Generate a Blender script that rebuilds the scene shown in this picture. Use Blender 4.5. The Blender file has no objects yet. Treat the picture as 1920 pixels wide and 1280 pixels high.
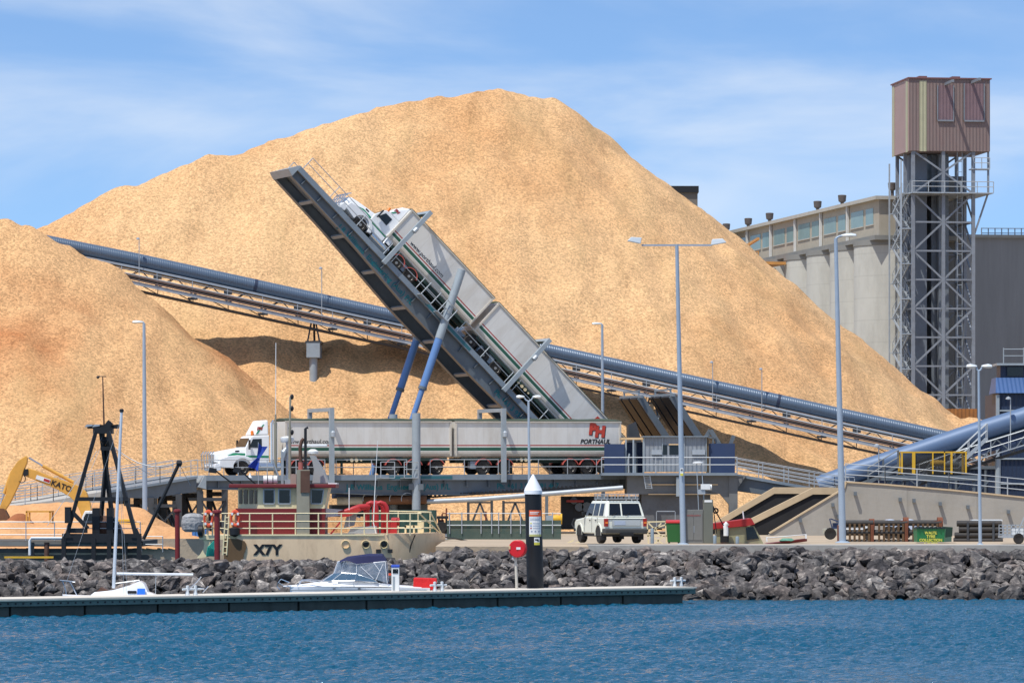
import bpy, bmesh, math, random
import numpy as np
from mathutils import Vector, Matrix
R = math.radians
SC = bpy.context.scene
COL = SC.collection
# ------------------------------------------------------------------ camera, world, sun, exposure
FPX, HY, HC = 8000.0, 921.0, 4.4           # focal length and horizon row for a 1920 wide frame; eye height over the water
cam = bpy.data.objects.new('camera', bpy.data.cameras.new('camera'))
COL.objects.link(cam)
cam.location = (0, 0, HC); cam.rotation_euler = (R(90), 0, 0)
cam.data.sensor_width = 36; cam.data.lens = 36 * FPX / 1920
cam.data.shift_y = (HY - 640) / 1920
cam.data.clip_start = 1; cam.data.clip_end = 6000
SC.camera = cam
SUN_EL, SUN_AZ = R(63), R(217)             # azimuth clockwise from +Y (the view direction)
wd = bpy.data.worlds.new('World'); SC.world = wd; wd.use_nodes = True
nt = wd.node_tree; nd = nt.nodes; lk = nt.links
for n in list(nd): nd.remove(n)
out = nd.new('ShaderNodeOutputWorld'); bg = nd.new('ShaderNodeBackground'); bg.inputs['Strength'].default_value = 0.105
sky = nd.new('ShaderNodeTexSky'); sky.sky_type = 'NISHITA'; sky.sun_disc = False
sky.sun_elevation = SUN_EL; sky.sun_rotation = SUN_AZ; sky.air_density = 1.0; sky.dust_density = 0.2; sky.ozone_density = 4.0
tc = nd.new('ShaderNodeTexCoord')
lift = nd.new('ShaderNodeVectorMath'); lift.operation = 'MULTIPLY_ADD'
lift.inputs[1].default_value = (1, 1, 1.6); lift.inputs[2].default_value = (0, 0, 0.075)
nrm = nd.new('ShaderNodeVectorMath'); nrm.operation = 'NORMALIZE'
lk.new(tc.outputs['Generated'], lift.inputs[0]); lk.new(lift.outputs[0], nrm.inputs[0]); lk.new(nrm.outputs[0], sky.inputs[0])
mp = nd.new('ShaderNodeMapping'); mp.inputs['Scale'].default_value = (9, 9, 30); mp.inputs['Location'].default_value = (3.1, 0, 1.3)
cn = nd.new('ShaderNodeTexNoise'); cn.inputs['Scale'].default_value = 1.0; cn.inputs['Detail'].default_value = 6; cn.inputs['Roughness'].default_value = 0.52
cn.inputs['Distortion'].default_value = 0.5
cr = nd.new('ShaderNodeMapRange'); cr.inputs['From Min'].default_value = 0.34; cr.inputs['From Max'].default_value = 0.78; cr.inputs['To Max'].default_value = 0.62
cr.interpolation_type = 'SMOOTHSTEP'
mx = nd.new('ShaderNodeMix'); mx.data_type = 'RGBA'; mx.inputs['B'].default_value = (8.3, 8.9, 9.6, 1)
tint = nd.new('ShaderNodeMix'); tint.data_type = 'RGBA'; tint.blend_type = 'MULTIPLY'; tint.inputs[0].default_value = 1
tint.inputs['B'].default_value = (1.36, 1.49, 1.62, 1)
lk.new(tc.outputs['Generated'], mp.inputs[0]); lk.new(mp.outputs[0], cn.inputs['Vector']); lk.new(cn.outputs['Fac'], cr.inputs[0])
lk.new(cr.outputs[0], mx.inputs[0]); lk.new(sky.outputs[0], tint.inputs['A']); lk.new(tint.outputs['Result'], mx.inputs['A'])
lk.new(mx.outputs['Result'], bg.inputs['Color']); lk.new(bg.outputs[0], out.inputs[0])
sun = bpy.data.objects.new('sun', bpy.data.lights.new('sun', 'SUN')); COL.objects.link(sun)
sun.data.energy = 4.5; sun.data.angle = R(0.53); sun.data.color = (1.0, 0.955, 0.88)
sd = Vector((math.sin(SUN_AZ) * math.cos(SUN_EL), math.cos(SUN_AZ) * math.cos(SUN_EL), math.sin(SUN_EL)))
sun.rotation_euler = sd.to_track_quat('Z', 'Y').to_euler()
SC.view_settings.view_transform = 'Standard'; SC.view_settings.look = 'None'
SC.view_settings.exposure = 0.0; SC.view_settings.gamma = 1.0
# ------------------------------------------------------------------ helpers
rnd = random.Random(7)
def W(px, py, Y): return Vector(((px - 960) / FPX * Y, Y, HC - (py - HY) / FPX * Y))
def XY(px, Y): return (px - 960) / FPX * Y
def ZZ(py, Y): return HC - (py - HY) / FPX * Y
YARD, YB = 2.1, 1.5                       # the yard falls gently away from the quay to the tippers
def gz(y): return YARD + (YB - YARD) * min(1, max(0, (y - 195) / 80))
def lin(c): return tuple((x / 255 / 12.92) if x <= 10 else ((x / 255 + .055) / 1.055) ** 2.4 for x in c)
MATS = {}
def M(name, rgb, rough=.55, metal=0., var=.12, sc=1.2, dirt=0., dirtc=(70, 55, 40), streak=1., bump=0., bsc=14, spec=.4, dsc=2.2, alpha=1., wav=None, joint=None):
    """procedural principled material; rgb and dirtc are sRGB 0-255 of the thing's own colour"""
    if name in MATS: return MATS[name]
    m = bpy.data.materials.new(name); m.use_nodes = True; MATS[name] = m
    t = m.node_tree; n = t.nodes; l = t.links; b = n['Principled BSDF']
    b.inputs['Roughness'].default_value = rough; b.inputs['Metallic'].default_value = metal; b.inputs['Specular IOR Level'].default_value = spec
    co = n.new('ShaderNodeTexCoord'); mpn = n.new('ShaderNodeMapping'); mpn.inputs['Scale'].default_value = (1, 1, streak)
    l.new(co.outputs['Object'], mpn.inputs[0])
    nz = n.new('ShaderNodeTexNoise'); nz.inputs['Scale'].default_value = sc; nz.inputs['Detail'].default_value = 6; nz.inputs['Roughness'].default_value = .6
    l.new(mpn.outputs[0], nz.inputs['Vector'])
    c = lin(rgb)
    mr = n.new('ShaderNodeMapRange'); mr.inputs['From Min'].default_value = .25; mr.inputs['From Max'].default_value = .75
    mr.inputs['To Min'].default_value = 1 - var; mr.inputs['To Max'].default_value = 1 + var
    l.new(nz.outputs['Fac'], mr.inputs[0])
    sc_ = n.new('ShaderNodeVectorMath'); sc_.operation = 'SCALE'; sc_.inputs[0].default_value = c
    l.new(mr.outputs[0], sc_.inputs['Scale']); last = sc_.outputs[0]
    if dirt > 0:
        n2 = n.new('ShaderNodeTexNoise'); n2.inputs['Scale'].default_value = dsc; n2.inputs['Detail'].default_value = 8; n2.inputs['Roughness'].default_value = .7
        l.new(mpn.outputs[0], n2.inputs['Vector'])
        r2 = n.new('ShaderNodeMapRange'); r2.inputs['From Min'].default_value = .46; r2.inputs['From Max'].default_value = .72; r2.inputs['To Max'].default_value = dirt
        l.new(n2.outputs['Fac'], r2.inputs[0])
        mxn = n.new('ShaderNodeMix'); mxn.data_type = 'RGBA'; mxn.inputs['B'].default_value = (*lin(dirtc), 1)
        l.new(r2.outputs[0], mxn.inputs[0]); l.new(last, mxn.inputs['A']); last = mxn.outputs['Result']
    if joint:                                # pour joints: (axis, spacing, tone)
        sp = n.new('ShaderNodeSeparateXYZ'); l.new(co.outputs['Object'], sp.inputs[0])
        m1 = n.new('ShaderNodeMath'); m1.operation = 'DIVIDE'; m1.inputs[1].default_value = joint[1]; l.new(sp.outputs[joint[0]], m1.inputs[0])
        m2 = n.new('ShaderNodeMath'); m2.operation = 'FRACT'; l.new(m1.outputs[0], m2.inputs[0])
        m3 = n.new('ShaderNodeMapRange'); m3.inputs['From Max'].default_value = .06; m3.inputs['To Min'].default_value = joint[2]; m3.inputs['To Max'].default_value = 1
        l.new(m2.outputs[0], m3.inputs[0]); m4 = n.new('ShaderNodeVectorMath'); m4.operation = 'SCALE'; l.new(last, m4.inputs[0]); l.new(m3.outputs[0], m4.inputs['Scale']); last = m4.outputs[0]
    l.new(last, b.inputs['Base Color'])
    hgt = None
    if wav:                                  # corrugated sheet: (axis, waves per metre, height)
        wv = n.new('ShaderNodeTexWave'); wv.bands_direction = wav[0]; wv.inputs['Scale'].default_value = wav[1] / 3.1831
        l.new(co.outputs['Object'], wv.inputs['Vector']); hgt = (wv.outputs['Fac'], wav[2])
    elif bump > 0:
        n3 = n.new('ShaderNodeTexNoise'); n3.inputs['Scale'].default_value = bsc; n3.inputs['Detail'].default_value = 5
        l.new(co.outputs['Object'], n3.inputs['Vector']); hgt = (n3.outputs['Fac'], bump)
    if hgt:
        bp = n.new('ShaderNodeBump'); bp.inputs['Strength'].default_value = 1; bp.inputs['Distance'].default_value = hgt[1]
        l.new(hgt[0], bp.inputs['Height']); l.new(bp.outputs[0], b.inputs['Normal'])
    if alpha < 1: b.inputs['Alpha'].default_value = alpha
    return m
class MB:
    """collects shapes into one mesh"""
    def __init__(s): s.v = []; s.f = []; s.mi = []; s.cur = 0
    def mat(s, i): s.cur = i; return s
    def face(s, pts):
        k = len(s.v); s.v += [Vector(p) for p in pts]; s.f.append(tuple(range(k, k + len(pts)))); s.mi.append(s.cur); return s
    def raw(s, vs, fs):
        k = len(s.v); s.v += [Vector(p) for p in vs]
        for f in fs: s.f.append(tuple(i + k for i in f)); s.mi.append(s.cur)
        return s
    def hexa(s, p): # 8 corners: bottom ring 0-3, top ring 4-7
        return s.raw(p, [(3, 2, 1, 0), (4, 5, 6, 7), (0, 1, 5, 4), (1, 2, 6, 5), (2, 3, 7, 6), (3, 0, 4, 7)])
    def box(s, x0, x1, y0, y1, z0, z1):
        return s.hexa([(x0, y0, z0), (x1, y0, z0), (x1, y1, z0), (x0, y1, z0), (x0, y0, z1), (x1, y0, z1), (x1, y1, z1), (x0, y1, z1)])
    def bar(s, a, b, w, h=None, up=(0, 0, 1)):
        a = Vector(a); b = Vector(b); h = h or w; d = (b - a).normalized(); up = Vector(up)
        if abs(d.dot(up)) > .98: up = Vector((0, 1, 0))
        sd_ = d.cross(up).normalized(); u = sd_.cross(d)
        sd_ *= w / 2; u *= h / 2
        return s.hexa([a - sd_ - u, a + sd_ - u, b + sd_ - u, b - sd_ - u, a - sd_ + u, a + sd_ + u, b + sd_ + u, b - sd_ + u])
    def tube(s, pts, r, n=8, cap=True, sx=1., sz=1.):
        pts = [Vector(p) for p in pts]; rs = r if isinstance(r, (list, tuple)) else [r] * len(pts)
        rings = []; prev = None
        for i, p in enumerate(pts):
            d = ((pts[i + 1] if i + 1 < len(pts) else p) - (pts[i - 1] if i else p)).normalized()
            if prev is None:
                up = Vector((0, 0, 1)) if abs(d.z) < .9 else Vector((0, 1, 0))
                a = d.cross(up).normalized()
            else: a = (prev - d * prev.dot(d)).normalized()
            prev = a; b = d.cross(a)
            rings.append([p + (a * math.cos(t) * sx + b * math.sin(t) * sz) * rs[i] for t in (2 * math.pi * j / n for j in range(n))])
        return s.loft(rings, cap)
    def loft(s, rings, cap=True, closed=True):
        k = len(s.v); n = len(rings[0])
        for r in rings: s.v += [Vector(p) for p in r]
        for i in range(len(rings) - 1):
            for j in range(n if closed else n - 1):
                q = (j + 1) % n
                s.f.append((k + i * n + j, k + i * n + q, k + (i + 1) * n + q, k + (i + 1) * n + j)); s.mi.append(s.cur)
        if cap and closed:
            s.f.append(tuple(k + j for j in reversed(range(n)))); s.mi.append(s.cur)
            s.f.append(tuple(k + (len(rings) - 1) * n + j for j in range(n))); s.mi.append(s.cur)
        return s
    def lathe(s, prof, c=(0, 0, 0), n=16, axis='z', cap=True):
        rings = []
        for r, h in prof:
            ring = []
            for j in range(n):
                t = 2 * math.pi * j / n; x = r * math.cos(t); y = r * math.sin(t)
                ring.append(Vector(c) + (Vector((x, y, h)) if axis == 'z' else Vector((x, h, -y)) if axis == 'y' else Vector((h, x, y))))
            rings.append(ring)
        return s.loft(rings, cap)
    def prism(s, poly, y0, y1, ax='y'):
        """poly of (x, z) swept from y0 to y1"""
        fn = (lambda p, t: (p[0], t, p[1])) if ax == 'y' else (lambda p, t: (t, p[0], p[1])) if ax == 'x' else (lambda p, t: (p[0], p[1], t))
        return s.loft([[fn(p, y0) for p in poly], [fn(p, y1) for p in poly]])
    def xf(s, m):
        s.v = [m @ p for p in s.v]; return s
    def build(s, name, mat, parent=None, smooth=False, label=None, bevel=0, flip=False):
        o0 = Vector((0, 0, 0)); q = parent
        while q is not None:
            if q.get('_w'): o0 = Vector(q['_w'])
            q = q.parent
        me = bpy.data.meshes.new(name)
        me.from_pydata([tuple(p - o0) for p in s.v], [], s.f)
        mats = mat if isinstance(mat, (list, tuple)) else [mat]
        for m in mats: me.materials.append(m)
        if len(mats) > 1: me.polygons.foreach_set('material_index', s.mi)
        bm = bmesh.new(); bm.from_mesh(me)
        bmesh.ops.recalc_face_normals(bm, faces=bm.faces)
        bm.to_mesh(me); bm.free()
        if smooth:
            me.polygons.foreach_set('use_smooth', [True] * len(me.polygons))
            me.set_sharp_from_angle(angle=R(38))
        o = bpy.data.objects.new(name, me); COL.objects.link(o)
        if parent is not None: o.parent = parent
        if label: o['label'] = label
        if bevel:
            bv = o.modifiers.new('bevel', 'BEVEL'); bv.width = bevel; bv.segments = 2; bv.limit_method = 'ANGLE'
        return o
def tag(o, label, cat, group=None, kind=None):
    o['label'] = label; o['category'] = cat
    if group: o['group'] = group
    if kind: o['kind'] = kind
    return o
def thing(name, label, cat, loc, group=None, local=False, rot=None):
    """an Empty at the base of a thing; its parts are given in world coordinates unless local"""
    o = bpy.data.objects.new(name, None); COL.objects.link(o); o.location = loc; o.empty_display_size = .3
    if not local: o['_w'] = [float(x) for x in loc]
    if rot: o.rotation_euler = rot
    return tag(o, label, cat, group)
def copy_tree(o, parent=None):
    c = o.copy(); COL.objects.link(c); c.parent = parent
    for ch in list(o.children): copy_tree(ch, c)
    return c
def ring3(c, r, n=12, axis='y', a0=0, a1=360):
    c = Vector(c); o = []
    for i in range(n + 1):
        t = R(a0 + (a1 - a0) * i / n); x, z = r * math.cos(t), r * math.sin(t)
        o.append(c + (Vector((x, 0, z)) if axis == 'y' else Vector((0, x, z)) if axis == 'x' else Vector((x, z, 0))))
    return o
def text(body, size, mat, parent, M4, name='lettering', depth=.01, shear=0., bold=0., spacing=1., label=None):
    cu = bpy.data.curves.new('txt', 'FONT'); cu.body = body; cu.size = size; cu.extrude = depth; cu.shear = shear; cu.offset = bold
    cu.space_character = spacing; cu.align_x = 'CENTER'; cu.align_y = 'CENTER'; cu.resolution_u = 3
    t = bpy.data.objects.new('txt', cu); COL.objects.link(t)
    bpy.context.view_layer.update()
    me = bpy.data.meshes.new_from_object(t.evaluated_get(bpy.context.evaluated_depsgraph_get()))
    bpy.data.objects.remove(t); bpy.data.curves.remove(cu)
    mb = MB(); mb.raw([v.co for v in me.vertices], [tuple(p.vertices) for p in me.polygons]); bpy.data.meshes.remove(me)
    return mb.xf(M4).build(name, mat, parent, label=label)
# text lies in XY facing +Z; FACE turns it upright, reading left to right for a viewer at -Y
FACE = Matrix.Rotation(R(90), 4, 'X')
def T(x, y=None, z=None): return Matrix.Translation(Vector(x) if y is None else Vector((x, y, z)))
def vnoise(x, y, seed=0):
    rs = np.random.RandomState(seed); tab = rs.rand(256, 256)
    xi = np.floor(x).astype(int); yi = np.floor(y).astype(int); fx = x - xi; fy = y - yi
    fx = fx * fx * (3 - 2 * fx); fy = fy * fy * (3 - 2 * fy)
    g = lambda a, b: tab[a & 255, b & 255]
    return (g(xi, yi) * (1 - fx) + g(xi + 1, yi) * fx) * (1 - fy) + (g(xi, yi + 1) * (1 - fx) + g(xi + 1, yi + 1) * fx) * fy - .5
def grid_obj(name, xs, ys, Zf, mat, smooth=True, keep=None):
    Xg, Yg = np.meshgrid(xs, ys); Z = Zf(Xg, Yg)
    nx, ny = len(xs), len(ys)
    co = np.stack([Xg.ravel(), Yg.ravel(), Z.ravel()], 1).astype(np.float32)
    idx = np.arange(nx * ny).reshape(ny, nx)
    q = np.stack([idx[:-1, :-1].ravel(), idx[:-1, 1:].ravel(), idx[1:, 1:].ravel(), idx[1:, :-1].ravel()], 1)
    if keep is not None:
        kp = keep(Xg, Yg, Z).ravel(); q = q[kp[q].any(1)]
        used = np.unique(q); rem = np.full(nx * ny, -1); rem[used] = np.arange(len(used)); co = co[used]; q = rem[q]
    me = bpy.data.meshes.new(name)
    me.vertices.add(len(co)); me.vertices.foreach_set('co', co.ravel())
    me.loops.add(q.size); me.loops.foreach_set('vertex_index', q.ravel().astype(np.int32))
    me.polygons.add(len(q)); me.polygons.foreach_set('loop_start', np.arange(0, q.size, 4, dtype=np.int32))
    me.polygons.foreach_set('use_smooth', np.full(len(q), smooth))
    me.update(calc_edges=True); me.validate()
    me.materials.append(mat)
    o = bpy.data.objects.new(name, me); COL.objects.link(o); return o
# ------------------------------------------------------------------ water
mw = bpy.data.materials.new('sea_water'); mw.use_nodes = True
b = mw.node_tree.nodes['Principled BSDF']; b.inputs['Base Color'].default_value = (0.004, 0.080, 0.150, 1); b.inputs['Roughness'].default_value = .06
b.inputs['IOR'].default_value = 1.33
n = mw.node_tree.nodes; l = mw.node_tree.links
co = n.new('ShaderNodeTexCoord'); nz = n.new('ShaderNodeTexNoise'); nz.inputs['Scale'].default_value = 8; nz.inputs['Detail'].default_value = 4
bp = n.new('ShaderNodeBump'); bp.inputs['Distance'].default_value = .16; bp.inputs['Strength'].default_value = 1
l.new(co.outputs['Object'], nz.inputs['Vector']); l.new(nz.outputs['Fac'], bp.inputs['Height']); l.new(bp.outputs[0], b.inputs['Normal'])
def stretch(a, b, d, far, k=1.5):
    mid = list(np.arange(a, b + d / 2, d)); lo = []; hi = []; st = d; x = a
    while x > -far: st *= k; x -= st; lo.append(x)
    st = d; x = b
    while x < far: st *= k; x += st; hi.append(x)
    return np.array(lo[::-1] + mid + hi)
def waves(x, y):
    rs = np.random.RandomState(3); z = np.zeros_like(x)
    for i in range(46):
        lam = .24 * (3.4 ** rs.rand()); th = R(-100 + rs.randn() * 34); k = 2 * math.pi / lam
        amp = .021 * lam ** .9 * (.5 + rs.rand())
        ph = k * (x * math.cos(th) + y * math.sin(th)) + rs.rand() * 6.283 + 1.3 * vnoise(x / 6, y / 6, i)
        z += amp * (np.abs(np.sin(ph / 2)) * -2 + 1.27) * .55 + amp * np.sin(ph) * .45
    gust = .8 + .9 * vnoise(x / 9 + 40, y / 16, 77) + .5 * vnoise(x / 3, y / 6, 78)
    return z * gust
sea = grid_obj('sea', stretch(-26, 26, .085, 900), stretch(92, 172, .09, 700), waves, mw)
sea['kind'] = 'structure'
# ------------------------------------------------------------------ ground
mg = M('yard_dirt', (178, 160, 136), rough=.95, var=.25, sc=.25, dirt=.65, dirtc=(136, 118, 98), dsc=.5, bump=.03, bsc=5)
XB = -3.2                                   # left of here a small basin lies between breakwater and yard
g = MB()
G = lambda x, y: (x, y, gz(y))
g.face([G(XB, 178.6), G(900, 178.6), G(900, 195), G(XB, 195)])
g.face([G(XB, 195), G(900, 195), G(900, 275), G(-900, 275), G(-900, 236), G(-15.5, 236), G(XB, 224)])
g.face([G(-900, 275), G(900, 275), G(900, 3000), G(-900, 3000)])
edge = [(XB, 178.6), (XB, 195), (XB, 224), (-15.5, 236), (-900, 236)]
for (a, c), (d, e) in zip(edge[:-1], edge[1:]): g.face([G(a, c), G(d, e), (d, e, -2), (a, c, -2)])
g.raw([(XB, 178.6, YARD), (900, 178.6, YARD), (XB, 178.6, -2), (900, 178.6, -2)], [(0, 2, 3, 1)])
g.build('ground', mg)['kind'] = 'structure'
mc = M('kerb_concrete', (168, 164, 156), rough=.9, var=.15, sc=.8, dirt=.4, dirtc=(110, 105, 98))
g = MB(); g.box(3.2, 60, 178.2, 181.2, YARD - 1, YARD + .06); g.build('pavement', mc)['kind'] = 'structure'
# ------------------------------------------------------------------ rock breakwater
mr_ = bpy.data.materials.new('basalt'); mr_.use_nodes = True
n = mr_.node_tree.nodes; l = mr_.node_tree.links; b = n['Principled BSDF']; b.inputs['Roughness'].default_value = .85
oi = n.new('ShaderNodeObjectInfo'); co = n.new('ShaderNodeTexCoord'); geo = n.new('ShaderNodeNewGeometry')
nz = n.new('ShaderNodeTexNoise'); nz.inputs['Scale'].default_value = 3.2; nz.inputs['Detail'].default_value = 8; nz.inputs['Roughness'].default_value = .65
l.new(co.outputs['Object'], nz.inputs['Vector'])
rp = n.new('ShaderNodeValToRGB'); rp.color_ramp.elements[0].position = .3; rp.color_ramp.elements[0].color = (*lin((54, 52, 52)), 1)
rp.color_ramp.elements[1].position = .75; rp.color_ramp.elements[1].color = (*lin((186, 179, 171)), 1)
e = rp.color_ramp.elements.new(.52); e.color = (*lin((96, 92, 90)), 1)
l.new(nz.outputs['Fac'], rp.inputs[0])
rp2 = n.new('ShaderNodeValToRGB'); rp2.color_ramp.interpolation = 'CONSTANT'
cols = [(0, (1, 1, 1)), (.2, (.72, .70, .70)), (.4, (1.02, .97, .94)), (.55, (.5, .48, .5)), (.7, (1.3, 1.24, 1.18)), (.8, (1.08, .96, .9)), (.9, (1.9, 1.86, 1.78)), (.95, (.85, .8, .8))]
for i, (p, c) in enumerate(cols):
    e = rp2.color_ramp.elements[i] if i < 2 else rp2.color_ramp.elements.new(p)
    e.position = p; e.color = (*c, 1)
at = n.new('ShaderNodeAttribute'); at.attribute_name = 'tone'
ad = n.new('ShaderNodeMath'); ad.operation = 'ADD'; l.new(oi.outputs['Random'], ad.inputs[0]); l.new(at.outputs['Fac'], ad.inputs[1])
fr = n.new('ShaderNodeMath'); fr.operation = 'FRACT'; l.new(ad.outputs[0], fr.inputs[0]); l.new(fr.outputs[0], rp2.inputs[0])
ml = n.new('ShaderNodeMix'); ml.data_type = 'RGBA'; ml.blend_type = 'MULTIPLY'; ml.inputs[0].default_value = 1
l.new(rp.outputs[0], ml.inputs['A']); l.new(rp2.outputs[0], ml.inputs['B']); sz = n.new('ShaderNodeSeparateXYZ'); l.new(geo.outputs['Position'], sz.inputs[0]); wet = n.new('ShaderNodeMapRange'); wet.inputs['From Min'].default_value = .22; wet.inputs['From Max'].default_value = .5; wet.inputs['To Min'].default_value = .55; wet.inputs['To Max'].default_value = 1
wa = n.new('ShaderNodeMath'); wa.operation = 'MULTIPLY_ADD'; wa.inputs[1].default_value = -.5; l.new(nz.outputs['Fac'], wa.inputs[0]); l.new(sz.outputs['Z'], wa.inputs[2]); wb = n.new('ShaderNodeMath'); wb.inputs[1].default_value = .25; l.new(wa.outputs[0], wb.inputs[0]); l.new(wb.outputs[0], wet.inputs[0])
ws_ = n.new('ShaderNodeVectorMath'); ws_.operation = 'SCALE'; l.new(ml.outputs['Result'], ws_.inputs[0]); l.new(wet.outputs[0], ws_.inputs['Scale']); l.new(ws_.outputs[0], b.inputs['Base Color'])
n3 = n.new('ShaderNodeTexNoise'); n3.inputs['Scale'].default_value = 9; n3.inputs['Detail'].default_value = 6; n3.inputs['Roughness'].default_value = .6
bp = n.new('ShaderNodeBump'); bp.inputs['Distance'].default_value = .09; bp.inputs['Strength'].default_value = .8
l.new(co.outputs['Object'], n3.inputs['Vector']); l.new(n3.outputs['Fac'], bp.inputs['Height']); l.new(bp.outputs[0], b.inputs['Normal'])
def rock_mesh(seed):
    rr = random.Random(seed); bm = bmesh.new()
    for i in range(rr.randint(11, 17)):
        v = Vector((rr.gauss(0, 1), rr.gauss(0, 1), rr.gauss(0, 1))).normalized() * rr.uniform(.42, .58)
        bm.verts.new((v.x * 1.15, v.y * .95, v.z * .78))
    bmesh.ops.convex_hull(bm, input=bm.verts)
    bmesh.ops.delete(bm, geom=[v for v in bm.verts if not v.link_faces], context='VERTS')
    bmesh.ops.bevel(bm, geom=list(bm.edges), offset=.03, segments=1, affect='EDGES', clamp_overlap=True)
    for v in bm.verts:
        if v.co.length > .62: v.co *= .62 / v.co.length
    bmesh.ops.triangulate(bm, faces=bm.faces)
    bmesh.ops.subdivide_edges(bm, edges=[e for e in bm.edges if e.calc_length() > .22], cuts=1, use_grid_fill=True)
    for v in bm.verts:
        v.co += v.co.normalized() * rr.gauss(0, .012)
    me = bpy.data.meshes.new('rock'); bm.to_mesh(me); bm.free(); me.materials.append(mr_); return me
rocks = [rock_mesh(i) for i in range(26)]
def crest(x): return 1.92 if x > -3.7 else 1.5
rr = random.Random(11); spots = []
cell = .455
for iy in range(-2, 25):
    for ix in range(int(-30 / cell), int(30 / cell)):
        x = (ix + rr.uniform(-.35, .35)) * cell + (iy % 2) * cell / 2; t = iy * cell * .55 + rr.uniform(-.14, .14)
        y = 172.2 + t * .86; 
        z = min(-.25 + t * .47, crest(x) - .22) + rr.uniform(-.07, .07)
        if y > 181.2: continue
        if y > 178.1 and x > 3.2: continue
        s = rr.choice([.36, .43, .5, .58, .68, .8, 1.0]) * rr.uniform(.85, 1.15)
        if z > crest(x) - .5 : s *= .92
        spots.append((s, x, y, z))
def vis_w(s): return s[0] * (1 if s[2] < 178 else .8)
spots.sort(key=vis_w, reverse=True)
inv = [s for s in spots if abs(s[1]) < 22.5]
ind = set(id(s) for s in inv[:290])
stuff_v = []; stuff_f = []; tone = []
for sp in spots:
    s, x, y, z = sp
    me = rocks[rr.randrange(len(rocks))]
    mt = Matrix.Translation((x, y, z)) @ Matrix.Rotation(rr.uniform(0, 6.28), 4, 'Z') @ Matrix.Rotation(rr.uniform(-.7, .7), 4, 'X') @ Matrix.Rotation(rr.uniform(-.7, .7), 4, 'Y') @ Matrix.Scale(s, 4)
    if id(sp) in ind:
        o = bpy.data.objects.new('boulder', me); COL.objects.link(o); o.matrix_world = mt
        tag(o, 'angular dark grey basalt boulder among the rocks of the breakwater', 'boulder', 'boulders of the rock breakwater')
    else:
        k = len(stuff_v); stuff_v += [mt @ v.co for v in me.vertices]; stuff_f += [tuple(i + k for i in p.vertices) for p in me.polygons]
        tone += [rr.random()] * len(me.vertices)
me = bpy.data.meshes.new('rubble'); me.from_pydata(stuff_v, [], stuff_f); me.materials.append(mr_)
a = me.attributes.new('tone', 'FLOAT', 'POINT'); a.data.foreach_set('value', tone)
o = bpy.data.objects.new('rubble', me); COL.objects.link(o)
tag(o, 'mass of smaller dark basalt rocks filling the breakwater slope', 'rubble', kind='stuff')
mcore = M('breakwater_core', (52, 48, 46), rough=1, var=.2)
g = MB(); g.prism([(170.5, -2), (172.4, -.5), (176.4, 1.25), (181.5, 1.25), (184, -2)], -400, XB, 'x')
g.prism([(170.5, -2), (172.4, -.5), (176.8, 1.55), (178.5, 1.65), (178.5, -2)], XB, 400, 'x')
g.build('embankment', mcore)['kind'] = 'structure'
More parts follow.
